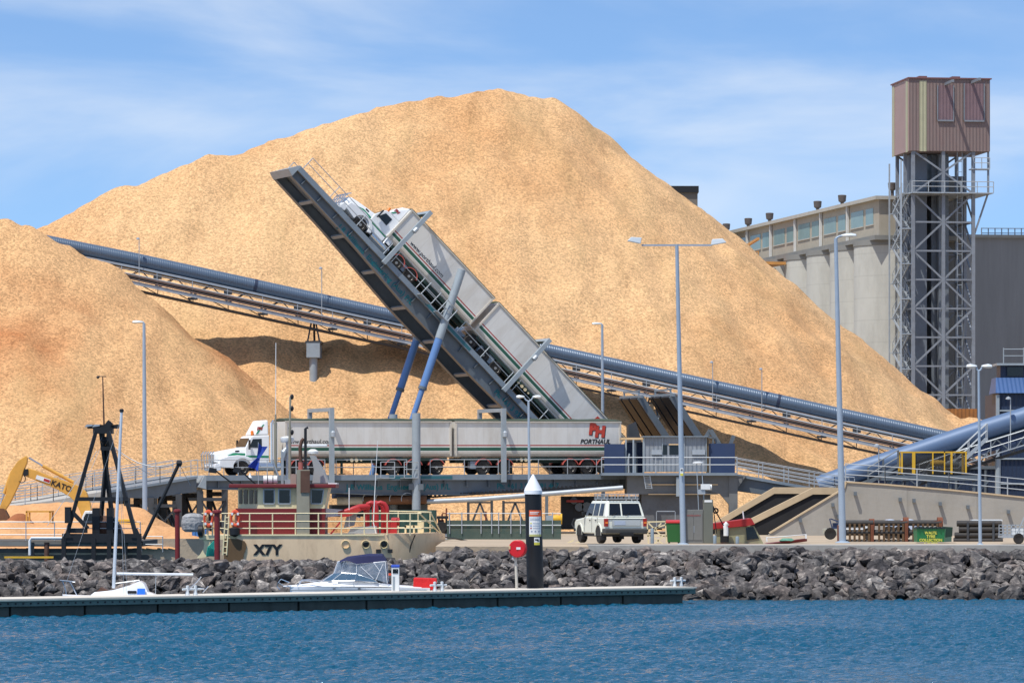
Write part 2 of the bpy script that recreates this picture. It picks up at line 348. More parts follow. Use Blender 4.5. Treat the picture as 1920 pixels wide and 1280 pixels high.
# ------------------------------------------------------------------ woodchip piles
def chip_mat(name, base, red, dark, redmax=.6):
    m = bpy.data.materials.new(name); m.use_nodes = True; n = m.node_tree.nodes; l = m.node_tree.links; b = n['Principled BSDF']
    b.inputs['Roughness'].default_value = .9; b.inputs['Specular IOR Level'].default_value = .15
    co = n.new('ShaderNodeTexCoord')
    def noise(scale, det, rgh=.6, vec=None):
        x = n.new('ShaderNodeTexNoise'); x.inputs['Scale'].default_value = scale; x.inputs['Detail'].default_value = det; x.inputs['Roughness'].default_value = rgh
        l.new(vec or co.outputs['Object'], x.inputs['Vector']); return x.outputs['Fac']
    def rng(v, a, b_, c, d):
        x = n.new('ShaderNodeMapRange'); x.inputs['From Min'].default_value = a; x.inputs['From Max'].default_value = b_
        x.inputs['To Min'].default_value = c; x.inputs['To Max'].default_value = d; l.new(v, x.inputs[0]); return x.outputs[0]
    def mix(f, a, col):
        x = n.new('ShaderNodeMix'); x.data_type = 'RGBA'; l.new(f, x.inputs[0]); l.new(a, x.inputs['A']) if not isinstance(a, tuple) else None
        if isinstance(a, tuple): x.inputs['A'].default_value = (*a, 1)
        x.inputs['B'].default_value = (*col, 1); return x.outputs['Result']
    big = mix(rng(noise(.055, 6), .44, .68, 0, redmax), lin(base), lin(red))
    mpn = n.new('ShaderNodeMapping'); mpn.inputs['Scale'].default_value = (1, .28, .28); mpn.inputs['Rotation'].default_value = (0, R(-6), 0); l.new(co.outputs['Object'], mpn.inputs[0])
    streaks = mix(rng(noise(.55, 6, .65, mpn.outputs[0]), .53, .72, 0, .36), big, lin(dark))
    patch = mix(rng(noise(.7, 4, .6), .58, .74, 0, .18), streaks, lin(dark))
    vo = n.new('ShaderNodeTexVoronoi'); vo.inputs['Scale'].default_value = 8.5; l.new(co.outputs['Object'], vo.inputs['Vector'])
    sv = n.new('ShaderNodeSeparateColor'); l.new(vo.outputs['Color'], sv.inputs[0])
    k = rng(sv.outputs[0], 0, 1, .7, 1.28)
    vs = n.new('ShaderNodeVectorMath'); vs.operation = 'SCALE'; l.new(patch, vs.inputs[0]); l.new(k, vs.inputs['Scale'])
    holes = mix(rng(noise(9, 3, .7), .62, .72, 0, .35), vs.outputs[0], lin(dark))
    dots = mix(rng(noise(1.9, 5, .72), .64, .70, 0, .7), holes, lin(dark))
    mpo = n.new('ShaderNodeMapping'); mpo.inputs['Scale'].default_value = (1, .22, .22); mpo.inputs['Rotation'].default_value = (0, R(16), 0); l.new(co.outputs['Object'], mpo.inputs[0])
    olive = mix(rng(noise(.24, 6, .65, mpo.outputs[0]), .5, .68, 0, .36), dots, lin((182, 154, 108)))
    l.new(olive, b.inputs['Base Color'])
    bp = n.new('ShaderNodeBump'); bp.inputs['Distance'].default_value = .13; bp.inputs['Strength'].default_value = .65
    mu = n.new('ShaderNodeMath'); mu.operation = 'MULTIPLY_ADD'; mu.inputs[1].default_value = .28; l.new(sv.outputs[1], mu.inputs[0]); l.new(noise(10, 3, .7), mu.inputs[2])
    l.new(mu.outputs[0], bp.inputs['Height']); l.new(bp.outputs[0], b.inputs['Normal'])
    return m
mchip = chip_mat('woodchips', (215, 174, 127), (194, 140, 90), (140, 104, 68))
mchip2 = chip_mat('woodchips_reddish', (212, 168, 120), (176, 112, 68), (136, 92, 56), .95)
KR = .83
def cone_field(pts, extra=0.0, r0=1.2):
    P = []
    for (a, b_) in zip(pts[:-1], pts[1:]):
        nseg = max(1, int((Vector(b_) - Vector(a)).length / 1.0))
        for i in range(nseg): P.append(Vector(a).lerp(Vector(b_), i / nseg))
    P.append(Vector(pts[-1]))
    def f(X, Y):
        wx = .8 * vnoise(X / 7, Y / 7, 21) + 1.0 * vnoise(X / 2.7, Y / 2.7, 22)
        wy = 1.3 * vnoise(X / 7, Y / 7, 23) + 1.0 * vnoise(X / 2.7, Y / 2.7, 24)
        Z = np.full_like(X, -50.)
        for p in P:
            d = np.sqrt((X + wx - p.x) ** 2 + (Y + wy - p.y) ** 2 + r0 * r0)
            np.maximum(Z, p.z - KR * (d - r0), out=Z)
        Z += .4 * vnoise(X / 1.8 + 1.5 * vnoise(X / 9, Y / 9, 35), Y / 18, 34) + .3 * vnoise(X / 3.2, Y / 5, 31) + .28 * vnoise(X / 1.3, Y / 1.6, 32) + .2 * vnoise(X / .7, Y / .6, 33) + extra
        return Z
    return f
def ridge(pxs, Yf): return [tuple(W(px, py, Yf(px))) for px, py in pxs]
main = ridge([(-420, 590), (-150, 500), (70, 428), (180, 385), (260, 350), (390, 302), (500, 270), (620, 232), (740, 196), (800, 186), (850, 178), (940, 170), (1020, 182), (1056, 206), (1088, 228)],
             lambda px: 344.3 + (.62 if px > 480 else .3) * ((px - 960) / 22.5 + 21.5))
bench = ridge([(1400, 830), (1500, 790), (1640, 782), (1760, 776), (1810, 782), (1850, 790)], lambda px: 353)
fm, fb = cone_field(main), cone_field(bench)
o = grid_obj('woodchip_pile', np.arange(-90, 50, .33), np.arange(296, 402, .36), lambda X, Y: np.maximum(fm(X, Y), fb(X, Y)), mchip, keep=lambda X, Y, Z: Z > YB - .6)
tag(o, 'huge tan woodchip stockpile behind the raised tipping truck', 'woodchip pile')
left = ridge([(-420, 430), (-200, 395), (-60, 398), (0, 408), (45, 424), (72, 438), (130, 474), (200, 505), (300, 590)], lambda px: 317)
fl = cone_field(left, r0=.8)
o = grid_obj('woodchip_pile', np.arange(-84, -2, .33), np.arange(286, 346, .36), lambda X, Y: fl(X, Y), mchip2, keep=lambda X, Y, Z: Z > YB - .6)
tag(o, 'smaller reddish woodchip heap at left burying the conveyor end', 'woodchip pile')
# ------------------------------------------------------------------ truck tippers
PSI = R(22); PW = 3.9; PL = 30.2
LOW0 = W(1165, 889, 296); vdir = Vector((-math.sin(PSI), math.cos(PSI), 0)); udir = Vector((math.cos(PSI), math.sin(PSI), 0))
HIGH0 = LOW0 + vdir * 5.5
THETA = R(44.3)
def U(px, v=0):                              # length along the lowered platform seen at a column of the picture
    o = LOW0 + vdir * v; k = (px - 960) / FPX
    return (k * o.y - o.x) / (udir.x - udir.y * k)
mst = M('tipper_grey_paint', (98, 106, 112), rough=.45, var=.1, sc=.6, dirt=.35, dirtc=(84, 84, 82), streak=.5)
mstl = M('tipper_edge_paint', (122, 134, 144), rough=.45, var=.1, sc=.8, dirt=.3, dirtc=(95, 92, 88))
mgal = M('galvanised_steel', (172, 178, 182), rough=.42, metal=.35, var=.1, sc=3)
mgrey = M('light_grey_paint', (150, 160, 166), rough=.4, var=.07, sc=1.2, dirt=.15)
mblue = M('ram_blue', (96, 130, 178), rough=.3, var=.08, sc=1)
mblack = M('black_rubber', (26, 26, 28), rough=.8, var=.2)
mteal = M('teal_lettering', (0, 104, 112), rough=.5, var=.1)
def rail_posts(mb, pts, h=1.05, step=1.6, r=.025, rails=(.55, 1.05), upv=None, n=6):
    """a two-rail handrail along a polyline"""
    pts = [Vector(p) for p in pts]; up = Vector(upv or (0, 0, 1))
    for a, b_ in zip(pts[:-1], pts[1:]):
        ln = (b_ - a).length; k = max(1, round(ln / step))
        for i in range(k + 1):
            p = a.lerp(b_, i / k); mb.tube([p, p + up * h], r * 1.15, n)
        for q in rails: mb.tube([a + up * q, b_ + up * q], r, n)
    return mb
def tipper(name, label, M0, raised):
    base = M0 @ Vector((0, 0, 0)); t = thing(name, label, 'truck tipper', base, 'truck tippers at the woodchip pile')
    X = lambda mb: mb.xf(M0)
    X(MB().box(-PL, .5, 0, PW, -.14, 0)).build('deck', mstl, t)
    g = MB()
    for v0 in (-.06, PW - .02): g.box(-PL, .5, v0, v0 + .08, -.34, .03)
    X(g).build('edge_channel', mstl, t)
    prof = [(-PL, -.30), (-PL, -.86), (-PL + 5, -.95), (-PL + 12, -1.3), (-11, -1.32), (-5, -1.1), (.5, -.95), (.5, -.30)]
    for s, v0 in ((1, .30), (-1, PW - .30)):
        g = MB(); g.prism(prof, v0 - .02, v0 + .02)
        for (a, c) in zip(prof[1:-2], prof[2:-1]):
            g.hexa([(a[0], v0 - .24, a[1] - .05), (c[0], v0 - .24, c[1] - .05), (c[0], v0 + .24, c[1] - .05), (a[0], v0 + .24, a[1] - .05),
                    (a[0], v0 - .24, a[1]), (c[0], v0 - .24, c[1]), (c[0], v0 + .24, c[1]), (a[0], v0 + .24, a[1])])
        w0, w1 = (v0 - .26, v0 - .02) if s > 0 else (v0 + .02, v0 + .26)
        u = -PL + .9
        while u < 0:
            g.box(u - .02, u + .02, w0, w1, -.80, -.34); u += 1.62
        X(g).build('side_beam', mst, t)
    u = -PL + 2.4
    while u < -1:
        zb = -.92 if u < -PL + 6 else -1.3 if -PL + 12 < u < -11 else -1.08
        X(MB().box(u - .13, u + .13, .56, PW - .56, zb, zb + .14)).build('cross_beam', mstl, t); u += 3.3
    X(MB().hexa([(-PL - .55, -.05, -.75), (-PL, -.05, -.9), (-PL, PW + .05, -.9), (-PL - .55, PW + .05, -.75), (-PL - .1, -.05, .03), (-PL, -.05, .03), (-PL, PW + .05, .03), (-PL - .1, PW + .05, .03)])).build('end_plate', mgrey, t)
    for v0, segs in ((-.02, [(-PL + .2, -21.8), (-21.0, -15.9), (-14.2, -9.2), (-8.4, .3)]), (PW + .02, [(-PL + .2, -16), (-14, .3)])):
        for a, c in segs:
            X(rail_posts(MB(), [(a, v0, 0), (c, v0, 0)], step=2.75 if raised else 2.2, r=.028)).build('handrail', mgal, t)
    for u in (-21.4, -8.9):
        g = MB(); g.box(u - .15, u + .15, -.42, -.14, -.5, 4.55); g.box(u - .13, u + .13, PW + .14, PW + .40, -.5, 4.55); g.box(u - .13, u + .13, -.14, PW + .14, 4.3, 4.55)
        g.bar((u, -.14, 3.9), (u, .3, 4.32), .12)
        p = X(g).build('guard_frame', mgrey, t)
        X(MB().lathe([(.05, 2.55), (.17, 2.6), (.17, 2.9), (.06, 3.0)], (u + .02, -.52, 0), 10)).build('lamp', mgal, p)
    # lettering on the near web
    X2 = M0 @ T(-21.6 if raised else -16.4, .265, -.82) @ FACE
    text('J R Williams  Engineering (Aus) P/L', .52, mteal, t, X2, bold=.012, spacing=1.02)
    text('Ph: +61 3 9318 91 407', .5, mteal, t, M0 @ T(-6.9, .265, -.78) @ FACE, bold=.012)
    X(MB().box(-17.2, -12.6, -.075, -.062, -.27, -.06)).build('teal_strip', M('teal_strip_paint', (44, 98, 108), var=.2, sc=3), t)
    # lifting rams on both sides
    for v0 in (-.5, PW + .05):
        P = M0 @ Vector((-15.4, v0, -.3))
        if raised:
            ax = (udir * math.sin(R(19.5)) + Vector((0, 0, 1)) * math.cos(R(19.5))).normalized()
            gnd = (P.z - 2.6) / ax.z
            r_ = MB().tube([P - ax * 1.2, P + ax * 3.9], .29, 16); r_.build('ram_housing', mgrey, t, smooth=True)
            h = MB().tube([P - ax * 4.9, P - ax * 1.1], .27, 14).build('ram_sleeve', mblue, t, smooth=True)
            MB().tube([P - ax * gnd, P - ax * 4.85], .20, 14).build('ram_rod', mblue, h, smooth=True)
            MB().tube([P - ax * 4.95, P - ax * 4.75], .31, 14).build('collar', mst, h)
        else:
            MB().tube([P + Vector((0, 0, -2.2)), P + Vector((0, 0, 4.5))], .29, 16).build('ram_housing', mgrey, t, smooth=True)
        MB().box(P.x - .5, P.x + .5, P.y - .25, P.y + .25, P.z - .7, P.z - .3).build('trunnion', mst, t) if not raised else None
    # service platforms on the near side
    for u in (-17.6, -15.9):
        g = MB(); g.box(u - .5, u + .5, -.9, -.08, -.22, -.16); rail_posts(g, [(u - .5, -.88, -.16), (u + .5, -.88, -.16)], step=1, r=.03); X(g).build('service_step', mgal, t)
    return t
ML = T(LOW0) @ Matrix.Rotation(PSI, 4, 'Z') @ Matrix.Rotation(R(-.25), 4, 'Y')
MH = T(HIGH0) @ Matrix.Rotation(PSI, 4, 'Z') @ Matrix.Rotation(THETA, 4, 'Y')
tipper('truck_tipper', 'long grey tipping platform lying level under the lower truck', ML, False)
tipper('truck_tipper', 'grey tipping platform raised steeply on blue rams under the upper truck', MH, True)
# legs the lowered platform and the ramps rest on
mdk = M('dark_steel', (62, 66, 70), rough=.6, var=.2, sc=1, dirt=.3, dirtc=(80, 60, 48))
# ------------------------------------------------------------------ trucks
mwh = M('truck_white', (232, 234, 234), rough=.25, var=.03, sc=1, dirt=.12, dirtc=(190, 180, 165))
mtr = M('trailer_white', (214, 211, 204), rough=.4, var=.05, sc=.5, dirt=.42, dirtc=(170, 156, 136), streak=.3, dsc=.8, joint=(0, 1.25, .9))
mred = M('trailer_red', (160, 52, 44), rough=.5, var=.1); mgrn = M('trailer_green', (40, 88, 70), rough=.5, var=.1, sc=.8)
mcream = M('trailer_cream', (200, 192, 178), rough=.45, var=.08, sc=.7, dirt=.3, dirtc=(150, 138, 120))
mcha = M('chassis_green', (34, 56, 50), rough=.6, var=.25, sc=1.2, dirt=.3)
mguard = M('mudguard_red', (190, 92, 82), rough=.5, var=.1)
mtyre = M('tyre', (34, 33, 33), rough=.85, var=.2, sc=4, dirt=.3, dirtc=(90, 80, 68))
mrim = M('rim_alloy', (150, 148, 144), rough=.35, metal=.5, var=.15, sc=4)
mgl = M('dark_glass', (20, 24, 29), rough=.08, var=.1, spec=.45)
mchr = M('chrome', (200, 203, 206), rough=.15, metal=.9, var=.05)
mamb = M('amber_lens', (225, 120, 40), rough=.3, var=.1)
mtarp = M('green_tarp', (64, 76, 62), rough=.8, var=.2, sc=1)
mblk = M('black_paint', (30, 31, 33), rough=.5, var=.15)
def wheel_meshes(r, w):
    a = MB().lathe([(r * .62, -w / 2 + .02), (r * .9, -w / 2), (r, -w / 2 + .05), (r, w / 2 - .05), (r * .9, w / 2), (r * .62, w / 2 - .02)], (0, 0, 0), 28, 'y').build('wheel', mtyre, None, smooth=True)
    g = MB().lathe([(r * .63, -w / 2 + .015), (r * .6, -w / 2 + .03), (r * .5, -w / 2 + .12), (r * .22, -w / 2 + .1), (r * .2, -w / 2), (r * .02, -w / 2 - .01)], (0, 0, 0), 24, 'y', cap=False)
    g.lathe([(r * .63, w / 2 - .015), (r * .5, w / 2 - .1), (r * .1, w / 2 - .05)], (0, 0, 0), 20, 'y', cap=True)
    b_ = g.build('rim', mrim, a, smooth=True)
    return a, b_
def put_wheel(proto, parent, loc, first):
    a, b_ = proto
    if first[0]:
        first[0] = False; a.parent = parent; a.location = loc; return a
    c = a.copy(); COL.objects.link(c); c.parent = parent; c.location = loc
    d = b_.copy(); COL.objects.link(d); d.parent = c; return c
def truck(label, M0, u0, trailers, axles, v0, web_u, logo_u, top):
    loc, rot, _ = M0.decompose()
    t = thing('tipping_truck', label, 'truck', loc, 'woodchip trucks on the tippers', local=True, rot=M0.to_euler())
    vc = v0 + 1.25
    P = lambda mb, name, mat, par=t, **k: mb.xf(T(u0, vc, 0)).build(name, mat, par, **k)
    # tractor, local: u from the bumper, v centred
    def sect(u, hw, z0, z1, r=.12):
        return [(u, -hw, z0), (u, -hw, z1 - r), (u, -hw + r * .4, z1 - r * .3), (u, -hw + r, z1), (u, 0, z1 + .03), (u, hw - r, z1), (u, hw - r * .4, z1 - r * .3), (u, hw, z1 - r), (u, hw, z0)]
    P(MB().loft([sect(.22, .62, .95, 1.42), sect(.32, .80, .9, 1.54), sect(.9, .9, .85, 1.66), sect(1.6, .98, .85, 1.78), sect(2.3, 1.02, .85, 1.9)]), 'hood', mwh, smooth=True)
    arch = [(2.0 + .66 * math.cos(R(a)), .5 + .66 * math.sin(R(a))) for a in range(0, 181, 20)]
    fp = [(.35, .62), (.42, 1.12), (1.0, 1.3), (1.7, 1.38), (2.4, 1.28), (2.75, 1.02), (2.95, .6)] + [(2.66, .5)] + arch + [(1.34, .5)]
    for s in (-1, 1):
        P(MB().prism(fp, s * .80, s * 1.22), 'fender', mwh, bevel=.03)
        h = P(MB().box(.40, .52, s * .92 - .14, s * .92 + .14, .86, 1.06), 'headlight', mchr)
    P(MB().prism([(.0, .45), (.08, .82), (.5, .85), (.5, .35), (.12, .32)], -1.2, 1.2), 'bumper', mwh, bevel=.04)
    P(MB().box(.17, .26, -.55, .55, .9, 1.44), 'grille', mchr)
    pl = P(MB().box(-.03, .01, -.2, .32, .5, .66), 'number_plate', M('plate_orange', (214, 150, 60), rough=.5))
    g = MB()
    for z in (.55, .95, 1.35): g.tube([(-.12, -1.15, z), (-.16, -.9, z), (-.16, .9, z), (-.12, 1.15, z)], .035, 6)
    for v in (-1.1, -.55, .0, .55, 1.1): g.tube([(-.1, v, .4), (-.16, v, 1.4), (.02, v, 1.62)], .04, 6)
    P(g, 'bullbar', mchr)
    cabp = [(2.25, .75), (2.25, 1.86), (2.62, 2.58), (2.78, 2.68), (3.95, 2.72), (3.95, .75)]
    cab = P(MB().prism(cabp, -1.08, 1.08), 'cab', mwh, bevel=.06)
    P(MB().hexa([(2.26, -.98, 1.93), (2.30, -.98, 1.93), (2.30, .98, 1.93), (2.26, .98, 1.93), (2.55, -.92, 2.52), (2.6, -.92, 2.52), (2.6, .92, 2.52), (2.55, .92, 2.52)]), 'windscreen', mgl, cab)
    for s in (-1, 1):
        P(MB().prism([(2.52, 1.9), (2.78, 2.46), (3.4, 2.48), (3.4, 1.86)], s * 1.07, s * 1.1), 'side_window', mgl, cab)
        P(MB().box(2.42, 2.5, s * 1.2, s * 1.42, 1.75, 2.4), 'mirror', mblk)
        P(MB().tube([(2.9, s * 1.08, .55), (2.9, s * 1.1, .55), (4.5, s * 1.1, .55)], .02, 4), 'step', mchr)
        P(MB().tube([(4.1, s * 1.12, .8), (4.1, s * 1.12, 3.5), (4.22, s * 1.15, 3.72)], .085, 10), 'exhaust_stack', mchr, smooth=True)
        P(MB().tube([(3.05, s * .92, .62), (4.7, s * .92, .62)], .32, 16), 'fuel_tank', mchr, smooth=True)
        g = MB().prism([(.95, 1.24), (1.35, 1.62), (1.28, 1.42), (2.26, 1.42), (3.9, 1.32), (3.9, 1.18), (2.26, 1.26)], s * 1.083, s * 1.09) if False else MB().prism([(2.27, 1.36), (3.9, 1.34), (3.9, 1.2), (2.27, 1.22)], s * 1.084, s * 1.094)
        P(g, 'green_stripe', M('stripe_green', (30, 130, 92), rough=.4), cab)
        P(MB().hexa([(1.0, s * .93, 1.36), (2.24, s * 1.02, 1.36), (2.24, s * 1.035, 1.36), (1.0, s * .95, 1.36), (1.45, s * .955, 1.53), (2.24, s * 1.02, 1.5), (2.24, s * 1.035, 1.5), (1.45, s * .975, 1.53)]), 'green_stripe', MATS['stripe_green'])
        P(MB().box(1.55, 1.85, s * 1.0, s * .985, 1.6, 1.7), 'air_vent', mblk)
    d = P(MB().hexa([(2.9, -1.02, 2.72), (3.9, -1.06, 2.72), (3.9, 1.06, 2.72), (2.9, 1.02, 2.72), (3.42, -.86, 3.7), (3.9, -.95, 3.74 + top - 3.64), (3.9, .95, 3.74 + top - 3.64), (3.42, .86, 3.7)]), 'air_deflector', mwh, bevel=.08)
    P(MB().hexa([(3.0, -1.035, 2.8), (3.12, -1.045, 2.8), (3.12, -1.03, 2.8), (3.0, -1.02, 2.8), (3.7, -.925, 3.62), (3.82, -.94, 3.62), (3.82, -.9, 3.62), (3.7, -.9, 3.62)]), 'green_stripe', MATS['stripe_green'], d)
    text('PH', .3, mred, d, T(u0 + 3.28, vc - 1.0, 3.15) @ FACE, bold=.02, shear=.2)
    P(MB().lathe([(.1, 2.72), (.11, 2.95), (.07, 3.02), (.02, 3.03)], (2.82, -.8, 0), 10), 'beacon', mamb, smooth=True)
    for s in (-1, 1): P(MB().box(3.98, 4.5, s * 1.14, s * 1.18, .95, 3.55), 'side_fairing', mwh, bevel=.02)
    P(MB().box(2.6, 8.0, -.45, .45, .5, .82), 'chassis', mcha)
    proto = wheel_meshes(.5, .34); first = [True]
    mg_pts = lambda u, r: [(u + r * math.cos(R(a)), .5 + r * math.sin(R(a))) for a in range(18, 163, 12)] + [(u + (r - .05) * math.cos(R(a)), .5 + (r - .05) * math.sin(R(a))) for a in range(162, 17, -12)]
    for u, drive in axles:
        for s in (-1, 1):
            wv = vc + s * (1.06 if drive >= 0 else 1.02)
            put_wheel(proto, t, (u, wv, .5), first)
            if drive == 1: MB().prism(mg_pts(u, .63), vc + s * .84, vc + s * 1.26).build('mudguard', mguard, t)
        MB().tube([(u, vc - 1, .5), (u, vc + 1, .5)], .09, 8).build('axle', mblk, t)
    # trailers
    for (a, c) in trailers:
        hw = 1.25
        half = [(hw, top), (hw, 2.06), (hw, 1.98), (hw, 1.88), (hw, 1.66), (hw, 1.60), (hw - .01, 1.46), (hw - .08, 1.32), (hw - .22, 1.22)]
        mats = [0, 1, 0, 2, 0, 3, 3, 3]
        g = MB()
        for s in (-1, 1):
            for k in range(len(half) - 1):
                (y0, z0), (y1, z1) = half[k], half[k + 1]; g.mat(mats[k])
                g.face([(a, vc + s * y0, z0), (c, vc + s * y0, z0), (c, vc + s * y1, z1), (a, vc + s * y1, z1)])
        g.mat(3); g.face([(a, vc - hw + .22, 1.22), (c, vc - hw + .22, 1.22), (c, vc + hw - .22, 1.22), (a, vc + hw - .22, 1.22)])
        g.mat(0)
        for u in (a, c): g.face([(u, vc - y, z) for y, z in half] + [(u, vc + y, z) for y, z in reversed(half)])
        tb = g.build('trailer_body', [mtr, mred, mgrn, mcream], t)
        g = MB()
        for s in (-1, 1):
            g.box(a, c, vc + s * 1.29 - .05, vc + s * 1.29 + .05, top - .04, top + .04)
            for u in (a + .02, c - .14): g.box(u, u + .12, vc + s * 1.28 - .04, vc + s * 1.28 + .04, 1.3, top - .04)
        g.build('body_rail', mcream, tb)
        g = MB(); n_ = 7; rings = []
        for i in range(15):
            u = a + (c - a) * i / 14; sg = .03 * math.sin(i * 2.1) + .02
            rings.append([(u, vc - 1.3, 3.685 + top - 3.64), (u, vc - 1.3, 3.74 + top - 3.64), (u, vc - .6, 3.80 + sg + top - 3.64), (u, vc, 3.85 + sg + top - 3.64), (u, vc + .6, 3.80 + sg + top - 3.64), (u, vc + 1.3, 3.74 + top - 3.64), (u, vc + 1.3, 3.685 + top - 3.64)])
        g.loft(rings).build('tarp', mtarp, tb)
        g = MB()
        for s in (-1, 1): g.box(a + .3, c - .2, vc + s * .5 - .08, vc + s * .5 + .08, .82, 1.2)
        for i in range(9):
            u = a + .6 + (c - a - 1.2) * i / 8; g.box(u - .05, u + .05, vc - 1.15, vc + 1.15, 1.0, 1.2)
        for s in (-1, 1): g.box(a + .5, c - .3, vc + s * 1.13 - .03, vc + s * 1.13 + .03, .98, 1.2)
        g.build('chassis', mcha, t)
        lo = min([u for u, dd in axles if u > a + 1.5] + [c])
        g = MB()
        for s in (-1, 1):
            um = a + (c - a) * .34; g.box(um, um + .14, vc + s * .9 - .07, vc + s * .9 + .07, .12, 1.0); g.box(um - .1, um + .24, vc + s * .9 - .15, vc + s * .9 + .15, .06, .12)
        g.build('landing_legs', mcha, t)
        for k in range(4):
            u = a + (c - a) * .37 + k * .34
            if c - a > 9: MB().lathe([(.001, 0), (.12 if k in (1, 2) else .07, -.01), (.12 if k in (1, 2) else .07, .04)], (u, vc - 1.2, 1.02), 12, 'y').build('reflector', M('reflector_cream', (220, 200, 160), rough=.3), t)
        MB().box(a + 1.2, a + 2.6, vc - 1.1, vc - .6, .42, .95).build('side_locker', M('locker_grey', (128, 140, 150), rough=.5, var=.1), t)
    # connecting gangway between trailers, lettering
    text('www.porthaul.com', .43, mblk, t, T(web_u, vc - 1.262, 2.28) @ FACE, shear=.18, depth=.004)
    text('PORTHAUL', .44, mblk, t, T(logo_u, vc - 1.262, 2.27) @ FACE, shear=.25, bold=.012, depth=.004)
    lg = MATS.get('logo_red') or M('logo_red', (190, 66, 50), rough=.5, var=.1)
    for dx, mm, dz, dv in ((.05, mblk, -.05, 0), (0, lg, 0, -.012)):
        text('P', 1.0, mm, t, T(logo_u - .22 + dx, vc - 1.262 + dv, 3.12 + dz) @ FACE, bold=.07, shear=.12, depth=.004)
        text('H', 1.0, mm, t, T(logo_u + .34 + dx, vc - 1.262 + dv, 2.94 + dz) @ FACE, bold=.07, shear=.12, depth=.004)
    return t
v0 = .7
uu = lambda px: U(px, v0)
f = uu(402)
truck('tipping truck with long white trailers on the level platform, cab at left', ML, f,
      [(f + 5.0, uu(847)), (uu(853), uu(1165))], [(f + 2.0, -1), (f + 6.0, 1), (f + 7.25, 1), (uu(738), 1), (uu(777), 1), (uu(819), 1), (uu(907), 1), (uu(948), 1), (uu(1070), 1), (uu(1102), 1), (uu(1134), 1)],
      v0, uu(580), uu(1116), 3.64)
truck('tipping truck tilted steeply up on the raised platform with cab at top', MH, -26.2,
      [(-22.3, -13.6), (-13.2, .35)], [(-24.2, -1), (-20.5, 1), (-19.2, 1), (-12.75, 0), (-11.45, 0), (-10.15, 0), (-4.0, 0), (-2.7, 0), (-1.4, 0)],
      v0, -19.1, -1.9, 3.92)
# ------------------------------------------------------------------ covered belt conveyor coming down from the left
mcov = M('conveyor_cover_blue', (92, 108, 126), rough=.38, metal=.2, var=.06, sc=.7, dirt=.2, dirtc=(96, 104, 120), wav=('X', 7.5, .012))
mrust = M('red_pipe', (112, 92, 86), rough=.6, var=.2)
mzinc = M('zinc_channel', (158, 166, 174), rough=.45, var=.12, sc=1.5, dirt=.2)
def cpath(pts, Yf):
    o = []
    for px, py in pts:
        Y = 325
        for _ in range(6): Y = Yf(XY(px, Y))
        o.append(W(px, py, Y))
    return o
def resample(pts, step):
    o = [pts[0].copy()]; acc = 0
    for a, b_ in zip(pts[:-1], pts[1:]):
        L = (b_ - a).length; d = step - acc
        while d <= L: o.append(a.lerp(b_, d / L)); d += step
        acc = L - (d - step)
    return o
def off(pts, dz=0, dy=0): return [p + Vector((0, dy, dz)) for p in pts]
def lerp_path(pts, px):
    for a, b_ in zip(pts[:-1], pts[1:]):
        pa = 960 + a.x / a.y * FPX; pb = 960 + b_.x / b_.y * FPX
        if pa <= px <= pb: return a.lerp(b_, (px - pa) / (pb - pa))
    return pts[-1]
cp = cpath([(30, 441), (80, 452), (255, 487), (520, 545), (760, 597), (1020, 655), (1280, 712), (1400, 738), (1580, 778), (1760, 817), (1850, 837)], lambda x: 324.4 + .2 * x if x < -8 else 322.8 - .04 * (x + 8))
cv = thing('belt_conveyor', 'long blue covered conveyor sloping down from the left heap behind the tippers', 'conveyor', (cp[-1].x, cp[-1].y, YB))
MB().tube(cp, .50, 20).build('cover', mcov, cv, smooth=True)
def strip(path, dz, dy, w, h, name, m, par, **k):
    g = MB()
    q = off(path, dz, dy)
    for a, b_ in zip(q[:-1], q[1:]): g.bar(a, b_, w, h)
    return g.build(name, m, par, **k)
strip(cp, -.62, 0, 1.3, .16, 'upper_chord', mzinc, cv)
strip(cp, -.74, .85, 2.9, .06, 'far_walkway', mdk, cv)
strip(cp, -.1, .95, 1.5, .5, 'belt_hood', mcov, cv)
strip(cp, -1.78, -.9, .12, .26, 'walkway_edge', mzinc, cv)
strip(cp, -1.72, -.3, 1.2, .06, 'walkway', mst, cv)
strip(cp, -2.3, .1, .9, .17, 'lower_chord', M('chord_dark', (84, 80, 76), rough=.6, var=.15), cv)
strip(cp, -1.36, -.93, .03, .40, 'cable_tray', mrust, cv)
for dz, m in ((-1.18, mgal), (-1.3, mrust), (-1.42, mblk), (-1.54, mrust)):
    g = MB(); g.tube(off(cp, dz, -1.0), .052, 6); g.build('service_pipe', m, cv)
rs_ = resample(cp, 1.35); g = MB(); g2 = MB(); g3 = MB(); g4 = MB()
